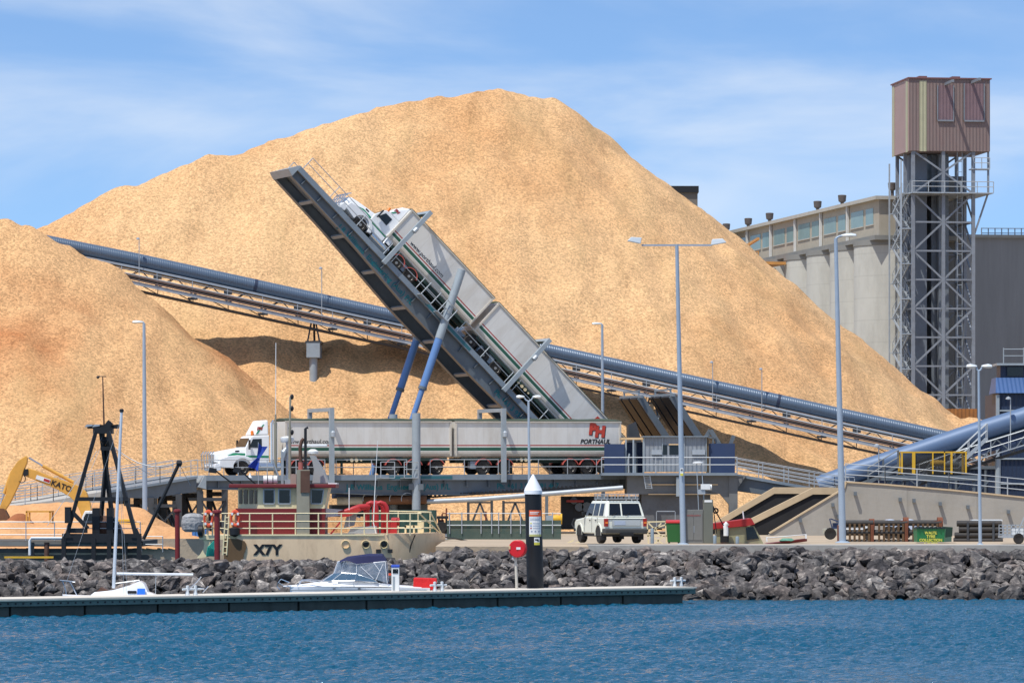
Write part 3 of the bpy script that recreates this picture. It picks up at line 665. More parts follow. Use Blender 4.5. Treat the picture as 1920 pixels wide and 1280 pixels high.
for i, p in enumerate(rs_[:-1]):
    q = rs_[i + 1]
    if i % 2: g.bar(p + Vector((0, -.5, -.68)), q + Vector((0, -.5, -1.7)), .07)
    else: g.bar(p + Vector((0, -.5, -1.7)), q + Vector((0, -.5, -.68)), .07); g.bar(p + Vector((0, .5, -1.7)), q + Vector((0, .5, -.68)), .07)
    if i % 2: g2.bar(p + Vector((0, -.4, -1.8)), q + Vector((0, -.3, -2.25)), .06); g2.bar(q + Vector((0, -.4, -1.8)), q + Vector((0, -.3, -2.25)), .06)
    if i % 2 == 0: g4.tube([p + Vector((0, -.98, -1.7)), p + Vector((0, -.98, -.72))], .03, 6)
    if i % 4 == 0: g3.box(p.x - .3, p.x + .3, p.y - .75, p.y - .45, p.z - 1.12, p.z - .78); g3.bar(p + Vector((0, -.6, -1.7)), p + Vector((0, -.6, -.7)), .09)
    if i % 4 == 2: g3.box(p.x - .35, p.x + .35, p.y - .9, p.y - .3, p.z - 2.08, p.z - 1.92)
g.raw(g2.v, g2.f).raw(g3.v, g3.f).build('truss', mdk, cv); g4.tube(off(cp, -.86, -.98), .025, 6).build('handrail', mgal, cv)
for px in (478, 1460):
    p = lerp_path(cp, px); d = (lerp_path(cp, px + 4) - p).normalized()
    MB().tube([p - d * .12, p + d * .12], .515, 20).build('cover_joint', M('joint_dark', (44, 54, 76), rough=.5), cv)
def conv_pier(px):
    p = lerp_path(cp, px); z = p.z - 2.4
    g = MB(); g.bar((p.x - .45, p.y - .3, z - .85), (p.x - .15, p.y - .3, z + .7), .12); g.bar((p.x + .45, p.y - .3, z - .85), (p.x + .15, p.y - .3, z + .7), .12); g.bar((p.x, p.y + 1.2, z - .85), (p.x, p.y + .3, z + .7), .16)
    g.box(p.x - .6, p.x + .6, p.y - 1, p.y + 2.4, z - 1.0, z - .8); q = g.build('pier_frame', mdk, cv)
    for dy in (-.6, 1.9):
        r_ = MB().box(p.x - .5, p.x + .5, p.y + dy - .5, p.y + dy + .5, z - 2.05, z - .98).build('pier_cap', mgrey, cv)
        MB().tube([(p.x, p.y + dy, 2), (p.x, p.y + dy, z - 2.0)], .30, 18).build('pier_column', mgrey, cv, smooth=True)
conv_pier(588); conv_pier(1222); conv_pier(1690)
for px, hh in ((263, 1.5), (604, 2.3), (1335, 1.7), (1427, 2.0)):
    p = lerp_path(cp, px)
    g = MB(); g.tube([p + Vector((0, -1, -1.7)), p + Vector((0, -1, hh))], .03, 6); g.lathe([(.05, 0), (.14, .03), (.12, .12), (.02, .18)], p + Vector((-.08, -1, hh)), 10); g.build('walkway_lamp', mgal, cv)
# ------------------------------------------------------------------ second conveyor rising to the right, with its plant
c2 = cpath([(1535, 912), (1620, 880), (1720, 848), (1820, 814), (1920, 783), (2080, 730)], lambda x: 302)
cc = thing('belt_conveyor', 'blue covered conveyor rising to the right above the concrete ramp wall', 'conveyor', (c2[0].x, c2[0].y, YB))
MB().tube(c2, .74, 22).build('cover', M('conveyor_cover_bright', (90, 112, 142), rough=.5, metal=.1, var=.05, sc=.7, dirt=.15, dirtc=(96, 104, 120)), cc, smooth=True)
strip(c2, -.85, 0, 1.5, .14, 'upper_chord', mst, cc)
strip(c2[2:], -2.3, 0, 1.2, .2, 'lower_chord', mdk, cc)
strip(c2, -1.25, .1, 1.3, .75, 'belt_skirt', M('navy_skirt', (42, 56, 84), rough=.6, var=.12), cc)
rs_ = resample(c2, 1.2); g = MB()
for i, p in enumerate(rs_[:-1]):
    if p.z - 2.3 > YB + 2:
        q = rs_[i + 1]; a, b_ = (-.9, -2.2) if i % 2 else (-2.2, -.9)
        g.bar(p + Vector((0, -.7, a)), q + Vector((0, -.7, b_)), .08); g.bar(p + Vector((0, .7, b_)), q + Vector((0, .7, a)), .08)
g.build('truss', mst, cc)
g = MB(); q = off(c2[2:], -1.9, -1.1)
for a, b_ in zip(q[:-1], q[1:]): g.bar(a, b_, .9, .06)
rail_posts(g, off(c2[2:], -1.9, -1.5), step=1.5, r=.03); g.build('walkway', mgal, cc)
for px in (1868, 1965):
    p = lerp_path(c2, px); MB().tube([(p.x, p.y - 1, YB), (p.x, p.y - 1, p.z - 2.3)], .2, 10).build('support_leg', mgrey, cc)
for px, hh in ((1645, 1.3), (1891, 1.6)):
    p = lerp_path(c2, px); g = MB(); g.tube([p + Vector((0, -1.2, -1.9)), p + Vector((0, -1.2, hh))], .04, 6); g.lathe([(.06, 0), (.2, .03), (.17, .14), (.03, .22)], p + Vector((-.15, -1.2, hh)), 10); g.build('walkway_lamp', mgal, cc)
# stairs up to the conveyor walkway
def stair(name, label, a, b_, w=.9, m=None, nsteps=14):
    m = m or mgal; a = Vector(a); b_ = Vector(b_); t = thing(name, label, 'stairs', a)
    y = Vector((0, w / 2, 0)); g = MB()
    for s in (-1, 1):
        g.bar(a + y * s, b_ + y * s, .06, .2)
    for i in range(nsteps):
        p = a.lerp(b_, (i + .5) / nsteps); g.box(p.x - .12, p.x + .12, p.y - w / 2, p.y + w / 2, p.z - .02, p.z + .02)
    g.build('flight', m, t)
    g = MB()
    for s in (-1, 1): rail_posts(g, [a + y * s, b_ + y * s], step=1.4, r=.03)
    g.build('handrail', m, t); return t
stair('stairs', 'steep galvanised stairs under the rising conveyor beside the yellow cage', W(1782, 886, 296), W(1850, 822, 296), .8)
stair('stairs', 'short grey stairs with sloping handrails left of the yellow cage', W(1628, 905, 294), W(1684, 872, 294), .8, mst, 8)
# yellow guard cage with its drive motor
myel = M('safety_yellow', (216, 170, 48), rough=.5, var=.1, sc=2, dirt=.2)
Y = 293; t = thing('guard_cage', 'yellow framed safety cage around a drive motor under the rising conveyor', 'cage', W(1750, 890, Y))
x0, x1 = XY(1691, Y), XY(1811, Y); z0, z1 = ZZ(888, Y), ZZ(846, Y); g = MB()
for x, w in ((x0, .06), (XY(1713, Y), .11), (XY(1749, Y), .045), (XY(1771, Y), .04), (XY(1784, Y), .07), (x1, .06)):
    g.box(x - w, x + w, Y - w, Y + w, z0, z1)
for y in (Y, Y + 2): g.box(x0, x1, y - .04, y + .04, z1 - .09, z1)
for x in (x0, x1): g.box(x - .08, x + .08, Y + 1.95, Y + 2.05, z0, z1); g.box(x - .04, x + .04, Y, Y + 2, z1 - .08, z1)
g.build('frame', myel, t)
MB().box(x0, x1, Y + .02, Y + .03, z0, z1 - .1).build('mesh_panel', M('mesh_panel', (54, 52, 46), rough=.8, alpha=.5), t)
t = thing('drive_motor', 'yellow and grey drive motor inside the yellow cage', 'motor', W(1762, 882, Y + 1))
xc = XY(1755, Y + 1); zc = ZZ(868, Y + 1)
MB().lathe([(.06, -.4), (.2, -.3), (.23, .1), (.2, .4), (.15, .6)], (xc, Y + 1, zc), 14, 'x').build('gearbox', myel, t, smooth=True)
MB().lathe([(.18, .6), (.2, .7), (.2, 1.5), (.14, 1.6)], (xc, Y + 1, zc - .1), 14, 'x').build('motor_body', mst, t, smooth=True)
MB().box(xc - .6, xc + 1.6, Y + .6, Y + 1.4, z0 - .1, zc - .36).build('plinth', mdk, t)
t = thing('equipment_platform', 'dark steel platform carrying the yellow cage above the concrete wall', 'platform', W(1760, 960, Y))
MB().box(XY(1652, Y), XY(1838, Y), Y - .6, Y + 3, z0 - .45, z0 - .1).build('deck', mst, t)
g = MB()
for px in (1665, 1700, 1740, 1780, 1825):
    x = XY(px, Y); g.box(x - .1, x + .1, Y - .4, Y - .2, YB, z0 - .45); g.bar((x, Y - .3, z0 - 1.6), (x + 1, Y - .3, z0 - .5), .1)
g.build('leg', mst, t)
# blue plant building
mbl = M('blue_cladding', (64, 92, 136), rough=.45, var=.06, sc=.6, wav=('X', 3.2, .04)); mbld = M('navy_cladding', (36, 50, 74), rough=.5, var=.12, sc=.6, wav=('X', 3.2, .04))
Y = 318; t = thing('plant_building', 'dark blue clad plant building with sloping blue roof at right edge', 'building', W(1900, 985, Y))
xa = XY(1872, Y); xb = xa + 16
MB().box(xa, xb, Y, Y + 9, YB, ZZ(737, Y)).build('wall', mbld, t)
MB().hexa([(xa - .25, Y - .4, ZZ(737, Y) + .01), (xb, Y - .4, ZZ(737, Y) + .01), (xb, Y + 4, ZZ(737, Y) + .01), (xa - .25, Y + 4, ZZ(737, Y) + .01), (xa - .05, Y + 1.2, ZZ(707, Y)), (xb, Y + 1.2, ZZ(707, Y)), (xb, Y + 4, ZZ(707, Y)), (xa - .05, Y + 4, ZZ(707, Y))]).build('roof', mbl, t)
u_ = MB().box(xa + .3, xb, Y + 1.3, Y + 3.8, ZZ(707, Y), ZZ(684, Y)); u_.build('monitor', mbld, t)
g = MB(); g.box(xa, xb, Y + .9, Y + 4, ZZ(684, Y), ZZ(680, Y)); rail_posts(g, [(xa + .5, Y + 1, ZZ(680, Y)), (xa + 8, Y + 1, ZZ(680, Y))], h=1.15, step=1.6, r=.035); g.build('roof_rail', mgrey, t)
for k in range(3): MB().box(xa + .8 + k * 1.7, xa + 2.0 + k * 1.7, Y + 1.22, Y + 1.3, ZZ(704, Y), ZZ(687, Y)).build('window', mgl, t)
g = MB(); g.box(xa - .2, xa + .05, Y - .25, Y - .03, YB, ZZ(740, Y))
for py in (768, 858, 905): g.box(xa, xb, Y - .2, Y - .03, ZZ(py + 3, Y), ZZ(py, Y))
g.build('frame', mgrey, t)
Y = 309; t = thing('plant_shed', 'low dark navy steel shed under the rising conveyor behind the yellow cage', 'building', W(1780, 1000, Y))
MB().box(XY(1668, Y), XY(1874, Y), Y, Y + 4, YB, ZZ(874, Y)).build('wall', mbld, t)
g = MB()
for px in (1690, 1735, 1790, 1845): g.box(XY(px, Y), XY(px + 4, Y), Y - .2, Y - .02, YB, ZZ(876, Y))
g.box(XY(1668, Y), XY(1874, Y), Y - .25, Y - .02, ZZ(879, Y), ZZ(873, Y)); g.build('frame', mst, t)
mbr = M('brown_container', (150, 100, 52), rough=.6, var=.2, sc=1.2, dirt=.4, dirtc=(90, 60, 40), wav=('X', 3, .05))
Y = 366; t = MB().box(XY(1766, Y), XY(1832, Y), Y, Y + 3, ZZ(800, Y), ZZ(766, Y)); t = t.build('shipping_container', mbr); tag(t, 'brown rusty container behind the woodchips below the lattice tower', 'container')
# ------------------------------------------------------------------ lattice tower with clad head
mconc = M('silo_concrete', (182, 181, 172), rough=.9, var=.12, sc=.35, dirt=.4, dirtc=(142, 140, 132), streak=.35, dsc=.6, joint=(2, 2.2, .86), bump=.02, bsc=2)
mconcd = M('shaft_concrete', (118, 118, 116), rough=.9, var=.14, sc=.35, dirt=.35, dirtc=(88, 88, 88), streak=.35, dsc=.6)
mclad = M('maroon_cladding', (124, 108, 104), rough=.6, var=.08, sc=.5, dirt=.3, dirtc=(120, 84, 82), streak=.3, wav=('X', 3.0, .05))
mclads = M('maroon_cladding_sunlit', (162, 136, 130), rough=.6, var=.06, sc=.5, wav=('Y', 3.0, .05))  # same cladding in a paler tone: sunlight on the end face put into colour
mcr = M('cream_cladding', (168, 166, 138), rough=.6, var=.08, wav=('X', 3.0, .05))
mlat = M('lattice_steel', (126, 132, 140), rough=.5, var=.12, sc=1, dirt=.25)
DT = R(8); MT = T(W(1712, 921, 415) + Vector((0, 0, YB - HC))) @ Matrix.Rotation(DT, 4, 'Z')
zt = lambda py: (921 - py) / FPX * 415 + HC - YB
t = thing('elevator_tower', 'tall steel lattice tower topped by a maroon clad box beside the silos', 'tower', MT @ Vector((3, 3.5, 0)), local=True, rot=(0, 0, DT))
LT = MT.inverted() @ Matrix.Identity(4); t['_w'] = list(t.location)
XT = lambda mb: mb.xf(T(-3, -3.5, 0))
t.pop('_w') if '_w' in t else None
ztop, zbot = zt(148), zt(283)
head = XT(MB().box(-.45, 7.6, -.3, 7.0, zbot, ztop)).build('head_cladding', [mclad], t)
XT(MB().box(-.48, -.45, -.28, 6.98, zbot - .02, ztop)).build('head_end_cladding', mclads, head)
XT(MB().box(.55, 1.28, -.34, -.30, zbot - .05, ztop - .2)).build('cream_panel', mcr, head)
for y in (.15, 5.9): XT(MB().box(-.52, -.48, y, y + .8, zbot - .1, ztop - .2)).build('cream_panel', mcr, head)
g = MB(); g.box(-.6, 7.75, -.45, 7.15, ztop, ztop + .12); g.box(.5, 1.3, -.4, 1, ztop + .12, ztop + .25); g.box(3.8, 4.6, -.4, 1, ztop + .12, ztop + .25); XT(g).build('roof', M('roof_maroon', (120, 84, 84), rough=.6), head)
for x0, x1, pa, pb in ((2.35, 3.95, 160, 225), (5.0, 7.0, 156, 225)):
    d = XT(MB().box(x0, x1, -.36, -.30, zt(pb), zt(pa))).build('loading_door', M('door_maroon', (118, 97, 102), rough=.6, var=.1, wav=('X', 3, .04)), head)
    g = MB(); g.box(x0, x1, -.5, -.36, zt(pb) - .15, zt(pb)); 
    for x in (x0, x1): g.box(x - .05, x + .05, -.42, -.36, zt(pb), zt(pa))
    XT(g).build('door_frame', mlat, d)
    XT(MB().bar((x0 + .8, -.3, zt(pa) + .1), (x0 + .8, -3.4, zt(pa) + .15), .22, .26)).build('hoist_beam', mlat, d)
g = MB()
for x in (0, 3.0, 6.0):
    for y in (0, 6.7): g.box(x - .16, x + .16, y - .16, y + .16, 0, zbot)
g.box(-.16, .16, 3.2, 3.5, 0, zbot); g.box(5.85, 6.15, 3.2, 3.5, 0, zbot)
XT(g).build('column', mlat, t)
ys_lv = [362, 416, 470, 524, 578, 632, 686, 740, 794]
g = MB()
for i, py in enumerate(ys_lv):
    z = zt(py)
    for y in (0, 6.7): g.bar((0, y, z), (6, y, z), .16)
    for x in (0, 6): g.bar((x, 0, z), (x, 6.7, z), .16)
XT(g).build('horizontal_strut', mlat, t)
lv = [283] + ys_lv; g = MB()
for i, (pa, pb) in enumerate(zip(lv[:-1], lv[1:])):
    za, zb = zt(pa), zt(pb); inward = i % 2 == 1
    if i == 0:
        zm = zt(322)
        for y in (-.02, 6.72):
            for xo in (0, 6): g.bar((xo, y, za), (3, y, zm), .17); g.bar((xo, y, zb), (3, y, zm), .17)
        continue
    for y in (-.02, 6.72):
        for xo in (0, 6):
            if inward: g.bar((xo, y, za), (3, y, zb), .17)
            else: g.bar((3, y, za), (xo, y, zb), .17)
    for x in (-.02, 6.02):
        if inward: g.bar((x, 6.7, za), (x, 3.35, zb), .14); g.bar((x, 3.35, za), (x, 0, zb), .14)
        else: g.bar((x, 6.7, za), (x, 3.35, zb), .14); g.bar((x, 3.35, za), (x, 0, zb), .14)
g.bar((7.5, 0, zbot), (7.5, 0, zt(360)), .18); g.bar((7.5, 0, zt(360)), (6, 0, zt(445)), .16)
XT(g).build('diagonal_brace', mlat, t)
g = MB(); g.box(-.3, 7.8, -.9, 6.9, zt(361) - .1, zt(361)); rail_posts(g, [(-.3, -.9, zt(361)), (7.8, -.9, zt(361))], step=1.6, r=.04); rail_posts(g, [(6, -.2, zt(315)), (7.6, -.2, zt(315))], step=.8, r=.04)
g.box(5.8, 7.6, -.3, 1, zt(315) - .1, zt(315)); XT(g).build('access_platform', mgal, t)
g = MB()                                     # zigzag stairs on the left face
for i in range(13):
    za = zt(790) + i * (zt(362) - zt(790)) / 13; zb = za + (zt(362) - zt(790)) / 13; a, b_ = ((.6, 4.6) if i % 2 else (4.6, .6))
    for dx in (-.95, -.25):
        g.bar((dx, a, za), (dx, b_, zb), .1, .22); g.bar((dx, a, za + 1), (dx, b_, zb + 1), .05)
        for k in range(5): p = k / 4; g.bar((dx, a + (b_ - a) * p, za + (zb - za) * p), (dx, a + (b_ - a) * p, za + (zb - za) * p + 1), .04)
    for k in range(9):
        p = (k + .5) / 9; g.box(-.95, -.25, a + (b_ - a) * p - .12, a + (b_ - a) * p + .12, za + (zb - za) * p - .03, za + (zb - za) * p)
    g.box(-1.1, -.1, b_ - .6 if b_ > 2 else b_ - .6, b_ + .6, zb - .08, zb)
for x in (-1.15,):
    for y in (.2, 5.2): g.box(x - .07, x + .07, y - .07, y + .07, 0, zt(300))
XT(g).build('stair_flight', mgal, t)
g = MB(); g.box(.45, 2.0, 2.6, 6.0, 0, zbot - .1)
XT(g).build('shaft', M('shaft_blue_grey', (112, 120, 130), rough=.8, var=.12, sc=.4, dirt=.3, dirtc=(90, 96, 104)), t)
g = MB(); g.box(2.6, 3.6, 3.2, 5.4, 0, zbot - .1); g.box(3.1, 4.1, 2.2, 3.1, 0, zbot - .1); XT(g).build('elevator_casing', M('casing_grey', (110, 118, 126), rough=.5, var=.15, sc=.6, dirt=.3), t)
g = MB()
for i in range(34): 
    z = 3 + i; g.box(4.5, 5.0, .4, .45, z, z + .05)
g.box(4.48, 4.53, .4, .45, 0, zbot); g.box(4.97, 5.02, .4, .45, 0, zbot); XT(g).build('ladder', mgal, t)
# ------------------------------------------------------------------ silo block
SA = Vector((-.2, .98, 0)).normalized(); SX = Vector((.98, .2, 0)).normalized()
t = thing('grain_silos', 'row of round concrete grain silos with a windowed gallery on top', 'silo block', (38.5, 425.4, YB))
C0 = Vector((38.5, 425.4, 0)); ZS = 29.2
for i in range(9):
    c_ = C0 + SA * (8.8 * i)
    MB().lathe([(4.42, YB), (4.42, ZS)], c_, 40).build('silo', mconc, t, smooth=True)
    MB().lathe([(4.4, ZS - .5), (4.5, ZS - .45), (4.5, ZS + .1), (4.0, ZS + .12)], c_, 40).build('silo_rim', MATS.get('slab_concrete') or M('slab_concrete', (128, 128, 124), rough=.9, var=.12, sc=.5), t, smooth=True)
def obox(o, a0, a1, b0, b1, z0, z1):
    P = lambda a, b_, z: o + SA * a + SX * b_ + Vector((0, 0, z))
    return MB().hexa([P(a0, b0, z0), P(a1, b0, z0), P(a1, b1, z0), P(a0, b1, z0), P(a0, b0, z1), P(a1, b0, z1), P(a1, b1, z1), P(a0, b1, z1)])
obox(C0, -4.3, 84, -3.7, 6, ZS, ZS + .45).build('roof_slab', M('slab_concrete', (128, 128, 124), rough=.9, var=.12, sc=.5), t)
gal = obox(C0, -3.5, 82, -3.0, 4, ZS + .45, 33.2).build('gallery', M('gallery_render', (168, 160, 144), rough=.9, var=.1, sc=.4, dirt=.25, dirtc=(130, 120, 104)), t)
obox(C0, -4, 83, -3.5, 4.5, 33.2, 33.55).build('gallery_roof', M('slab_roof', (172, 168, 158), rough=.9, var=.1), gal)
mwin = M('gallery_glass', (126, 150, 148), rough=.25, var=.12, sc=.5)
for i in range(8):
    a0 = -1.5 + i * 10.0
    for (a, b_) in ((a0, a0 + 2.6), (a0 + 3.5, a0 + 8.0)):
        w_ = obox(C0, a, b_, -3.04, -2.99, 30.9, 32.5).build('window', mwin, gal)
        obox(C0, a - .12, b_ + .12, -3.1, -3.0, 30.78, 30.9).build('sill', MATS['slab_roof'], w_)
    obox(C0, a0 + 8.6, a0 + 8.85, -3.3, -3.05, ZS + .4, 33.2).build('downpipe', M('downpipe_white', (206, 206, 202), rough=.5), gal)
for px in (1362, 1403, 1443, 1533, 1579, 1673):
    k = (px - 960) / FPX; o_ = C0 - SX * 1.2; a = (k * o_.y - o_.x) / (SA.x - SA.y * k); p = o_ + SA * a
    MB().lathe([(.17, 33.5), (.17, 34.2), (.38, 34.35), (.44, 34.95), (.38, 35.0), (.05, 35.03)], p, 12).build('roof_vent', M('vent_rust', (92, 84, 80), rough=.7, var=.25, sc=2), gal, smooth=True)
t = thing('dust_gantry', 'small orange railed loading gantry on the silo wall beside the woodchip pile', 'gantry', C0 + SA * 34 - SX * 5 + Vector((0, 0, 26)))
o_ = C0 - SX * 7.5
obox(o_, 26, 36, 0, 3, 28.3, 28.6).build('platform', M('orange_paint', (196, 140, 76), rough=.6, var=.15), t)
g = MB(); P = lambda a, b_, z: o_ + SA * a + SX * b_ + Vector((0, 0, z))
rail_posts(g, [P(26, 0, 28.6), P(36, 0, 28.6)], step=2, r=.06); g.bar(P(36, 0, 30), P(26, 0, 31), .25); g.build('rail', MATS['orange_paint'], t)
g = MB()
for a in (27, 30, 33): g.bar(P(a, 1, 20 + a % 4), P(a, 1, 28.3), .5); g.bar(P(a, 1, 25), P(a + 2, 2.6, 28), .25)
g.build('chute', mlat, t); obox(o_, 25, 28, .3, 2.6, 23.5, 25.2).build('hopper', mlat, t)
# workhouse block behind the tower, turned to the right
n_ = Vector((math.sin(R(62)), -math.cos(R(62)), 0)); d_ = Vector((math.cos(R(62)), math.sin(R(62)), 0)); o_ = W(1716, 921, 424); o_.z = 0
t = thing('silo_annex', 'plain dark grey concrete silo block in shade right of the lattice tower', 'silo block', (o_.x, o_.y, YB))
zA = lambda d: ZZ(447, (o_ + d_ * d).y)
g = MB(); A, B_ = o_, o_ + d_ * 60
bk = Vector((-.6, 1, 0)).normalized() * 12
rings = []
for k in range(7):
    p = A.lerp(B_, k / 6); q = p + bk; z = ZZ(445, A.y) + (ZZ(447, B_.y) - ZZ(445, A.y)) * k / 6
    rings.append([(p.x, p.y, YB), (p.x, p.y, z), (q.x, q.y, z), (q.x, q.y, YB)])
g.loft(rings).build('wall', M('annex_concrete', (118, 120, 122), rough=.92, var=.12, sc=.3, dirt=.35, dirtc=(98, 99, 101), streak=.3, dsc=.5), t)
g = MB(); pr = n_ * .4
for k in range(6):
    a, b_ = A.lerp(B_, k / 6), A.lerp(B_, (k + 1) / 6); za = rings[k][1][2]; zb = rings[k + 1][1][2]
    g.bar((a.x, a.y, za + .15), (b_.x, b_.y, zb + .15), .8, .32)
g.build('parapet', MATS['slab_concrete'], t)
g = MB(); a, b_ = A.lerp(B_, .30), A.lerp(B_, .52); g = rail_posts(MB(), [(a.x, a.y + 1, ZZ(446, a.y)), (b_.x, b_.y + 1, ZZ(446, b_.y))], h=1.1, step=2, r=.05); g.build('roof_rail', mlat, t)
# core of the tower seen through the lattice
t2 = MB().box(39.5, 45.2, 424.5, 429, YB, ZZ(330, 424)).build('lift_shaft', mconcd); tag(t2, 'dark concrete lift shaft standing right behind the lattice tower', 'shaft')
Y = 470; t = thing('headhouse', 'dark flat roofed headhouse peeking over the right flank of the woodchip pile', 'building', W(1285, 470, Y))
MB().box(XY(1245, Y), XY(1308, Y), Y, Y + 8, ZZ(520, Y), ZZ(361, Y)).build('wall', M('headhouse_wall', (112, 106, 98), rough=.9, var=.1), t)
MB().box(XY(1243, Y), XY(1310, Y), Y - .3, Y + 8.3, ZZ(361, Y), ZZ(349, Y)).build('roof', mblk, t)
# ------------------------------------------------------------------ approach ramps at the left
def ramp_path(v):
    o = ML @ Vector((-PL - .58, v, -.02)); pts = [o]
    for px, py in ((300, 904), (205, 919), (100, 938), (-60, 958)):
        k = (px - 960) / FPX; a = (k * o.y - o.x) / (udir.x - udir.y * k); p = o + udir * a
        pts.append(Vector((p.x, p.y, ZZ(py, p.y))))
    return pts
mrc = M('ramp_concrete', (176, 172, 164), rough=.9, var=.12, sc=.8, dirt=.3, dirtc=(120, 112, 100))
for k, (v, lb) in enumerate(((0, 'near steel approach ramp with railings leading up to the level tipper'), (5.5, 'far steel approach ramp with railings behind the near one at left'))):
    pts = ramp_path(v) if v == 0 else [p + vdir * v for p in ramp_path(0)]
    t = thing('approach_ramp', lb, 'ramp', pts[2], 'approach ramps at the left')
    w = vdir * PW; g = MB(); g2 = MB()
    for i, (a, b_) in enumerate(zip(pts[:-1], pts[1:])):
        h = .16 if i < 2 else 1.3; dn = Vector((0, 0, -h)); tgt = g if i < 2 else g2
        tgt.hexa([b_ + dn, a + dn, a + w + dn, b_ + w + dn, b_, a, a + w, b_ + w])
    g.build('deck', mstl, t); g2.build('concrete_ramp', mrc, t)
    for s in (.25, PW - .35):
        g = MB()
        for (a, b_) in zip(pts[:2], pts[1:3]):
            q = vdir * s; e = vdir * .1; d0 = Vector((0, 0, -.16)); d1 = Vector((0, 0, -1.05)); d2 = Vector((0, 0, -.95 if b_ is not pts[2] else -.5))
            g.hexa([b_ + q + d2, a + q + d1, a + q + e + d1, b_ + q + e + d2, b_ + q + d0, a + q + d0, a + q + e + d0, b_ + q + e + d0])
        g.build('girder', mst, t)
    for s in (0, PW):
        rail_posts(MB(), [p + vdir * s for p in pts], step=1.9, r=.026, rails=(.4, .75, 1.1)).build('handrail', mgal, t)
    for px in (286, 338, 378, 424):
        kx = (px - 960) / FPX; o = pts[0]; a = (kx * o.y - o.x) / (udir.x - udir.y * kx) if v == 0 else (udir.dot(ramp_path(0)[0] - o) + ((kx * ramp_path(0)[0].y - ramp_path(0)[0].x) / (udir.x - udir.y * kx)))
        p = o + udir * a; zt_ = (o.z - .9) if px > 395 else (o.z + (pts[1].z - o.z) * min(1, max(0, -a / (o - pts[1]).length)) - 1.0)
        g = MB()
        for s in (.3, PW - .3):
            q = p + vdir * s; g.box(q.x - .2, q.x + .2, q.y - .2, q.y + .2, YB, zt_)
        a_, b_ = p + vdir * .3, p + vdir * (PW - .3); a_.z = b_.z = zt_ - .3; g.bar(a_, b_, .3)
        a_.z = YB; g.bar(a_, b_, .14)
        if px in (286, 378):
            q = p + udir * 1.6; 
            for zz in (zt_ - .55,): g.bar((p.x, p.y + .1, zz), (q.x, q.y + .1, zz), .22)
            g.bar((p.x, p.y + .1, zt_ - .7), (q.x, q.y + .1, YB), .1); g.bar((q.x, q.y + .1, zt_ - .7), (p.x, p.y + .1, YB), .1)
        g.build('trestle', mdk, t)
# ------------------------------------------------------------------ receiving hopper house at the right end of the tippers
YH = 292.5
mcor = M('corrugated_grey', (138, 144, 150), rough=.5, var=.08, sc=.8, dirt=.25, wav=('X', 3.4, .05))
mnavy = M('navy_panel', (44, 60, 92), rough=.5, var=.1, sc=.8, dirt=.2, dirtc=(70, 78, 96))
mcg = M('plinth_grey', (112, 114, 114), rough=.8, var=.12, sc=.5, dirt=.3, dirtc=(90, 86, 80))
t = thing('hopper_house', 'grey receiving hopper house with corrugated cabin and navy panels beside the truck tails', 'building', W(1260, 988, YH))
bx = lambda px0, px1, y0, y1, Y, D: MB().box(XY(px0, Y), XY(px1, Y), Y, Y + D, ZZ(y1, Y), ZZ(y0, Y))
bx(1128, 1382, 886, 891, YH - 1.3, 9).build('floor_slab', mstl, t)
bx(1133, 1171, 832, 886, YH - .3, .15).build('navy_panel', mnavy, t)
bx(1328, 1378, 831, 886, YH, 3).build('navy_panel', mnavy, t)
bx(1171, 1207, 829, 886, YH + 2.5, .3).build('navy_wall', mnavy, t)
bx(1164, 1207, 820, 824, YH - .1, 3).build('lintel', M('lintel_cream', (206, 176, 134), rough=.7), t)
g = MB(); 
for px in (1172, 1186, 1205): g.box(XY(px, YH), XY(px + 3, YH), YH - .1, YH + .1, ZZ(886, YH), ZZ(824, YH))
g.bar(W(1172, 886, YH), W(1180, 850, YH), .1); g.build('post', mgrey, t)
bx(1188, 1193, 830, 886, YH + .6, .3).build('grey_door', mgrey, t)
bx(1175, 1196, 853, 886, YH + .9, .6).build('switch_box', mst, t)
cab = bx(1207, 1325, 819, 884, YH - .2, 3.2).build('cabin', mcor, t)
bx(1205, 1327, 817, 819, YH - .45, 3.8).build('cabin_roof', mstl, cab)
for a, b_ in ((1243, 1251), (1255, 1277), (1277, 1283)): bx(a, b_, 834, 852, YH - .22, .05).build('window', mgl, cab)
bx(1254, 1276, 831.5, 834, YH - .3, .1).build('window_hood', MATS['lintel_cream'], cab)
for a, b_ in ((1222, 1241), (1298, 1322)): bx(a, b_, 843, 852, YH - .35, .18).build('wall_unit', mgal, cab)
g = MB()
for px in (1207, 1241, 1282, 1323): g.box(XY(px, YH), XY(px + 1.5, YH), YH - .27, YH - .21, ZZ(884, YH), ZZ(820, YH))
g.build('mullion', mgrey, cab)
bx(1325, 1329, 820, 886, YH - .2, .4).build('brown_post', M('brown_post', (96, 82, 62), rough=.7), t)
g = MB(); g.bar(W(1318, 828, YH + .5), W(1332, 806, YH + .5), .3); g.bar(W(1332, 806, YH + .5), W(1350, 835, YH + .5), .5, .3); g.bar(W(1320, 818, YH + .2), W(1342, 821, YH + .2), .12); g.bar(W(1337, 821, YH + .2), W(1337, 884, YH + .2), .12)
g.bar(W(1368, 836, YH + 1), W(1376, 816, YH + 1), .25); g.build('hinge_arm', mst, t)
rail_posts(MB(), [W(1128, 886, YH - 1.25), W(1382, 886, YH - 1.25)], h=1.05, step=1.95, r=.035).build('handrail', mgal, t)
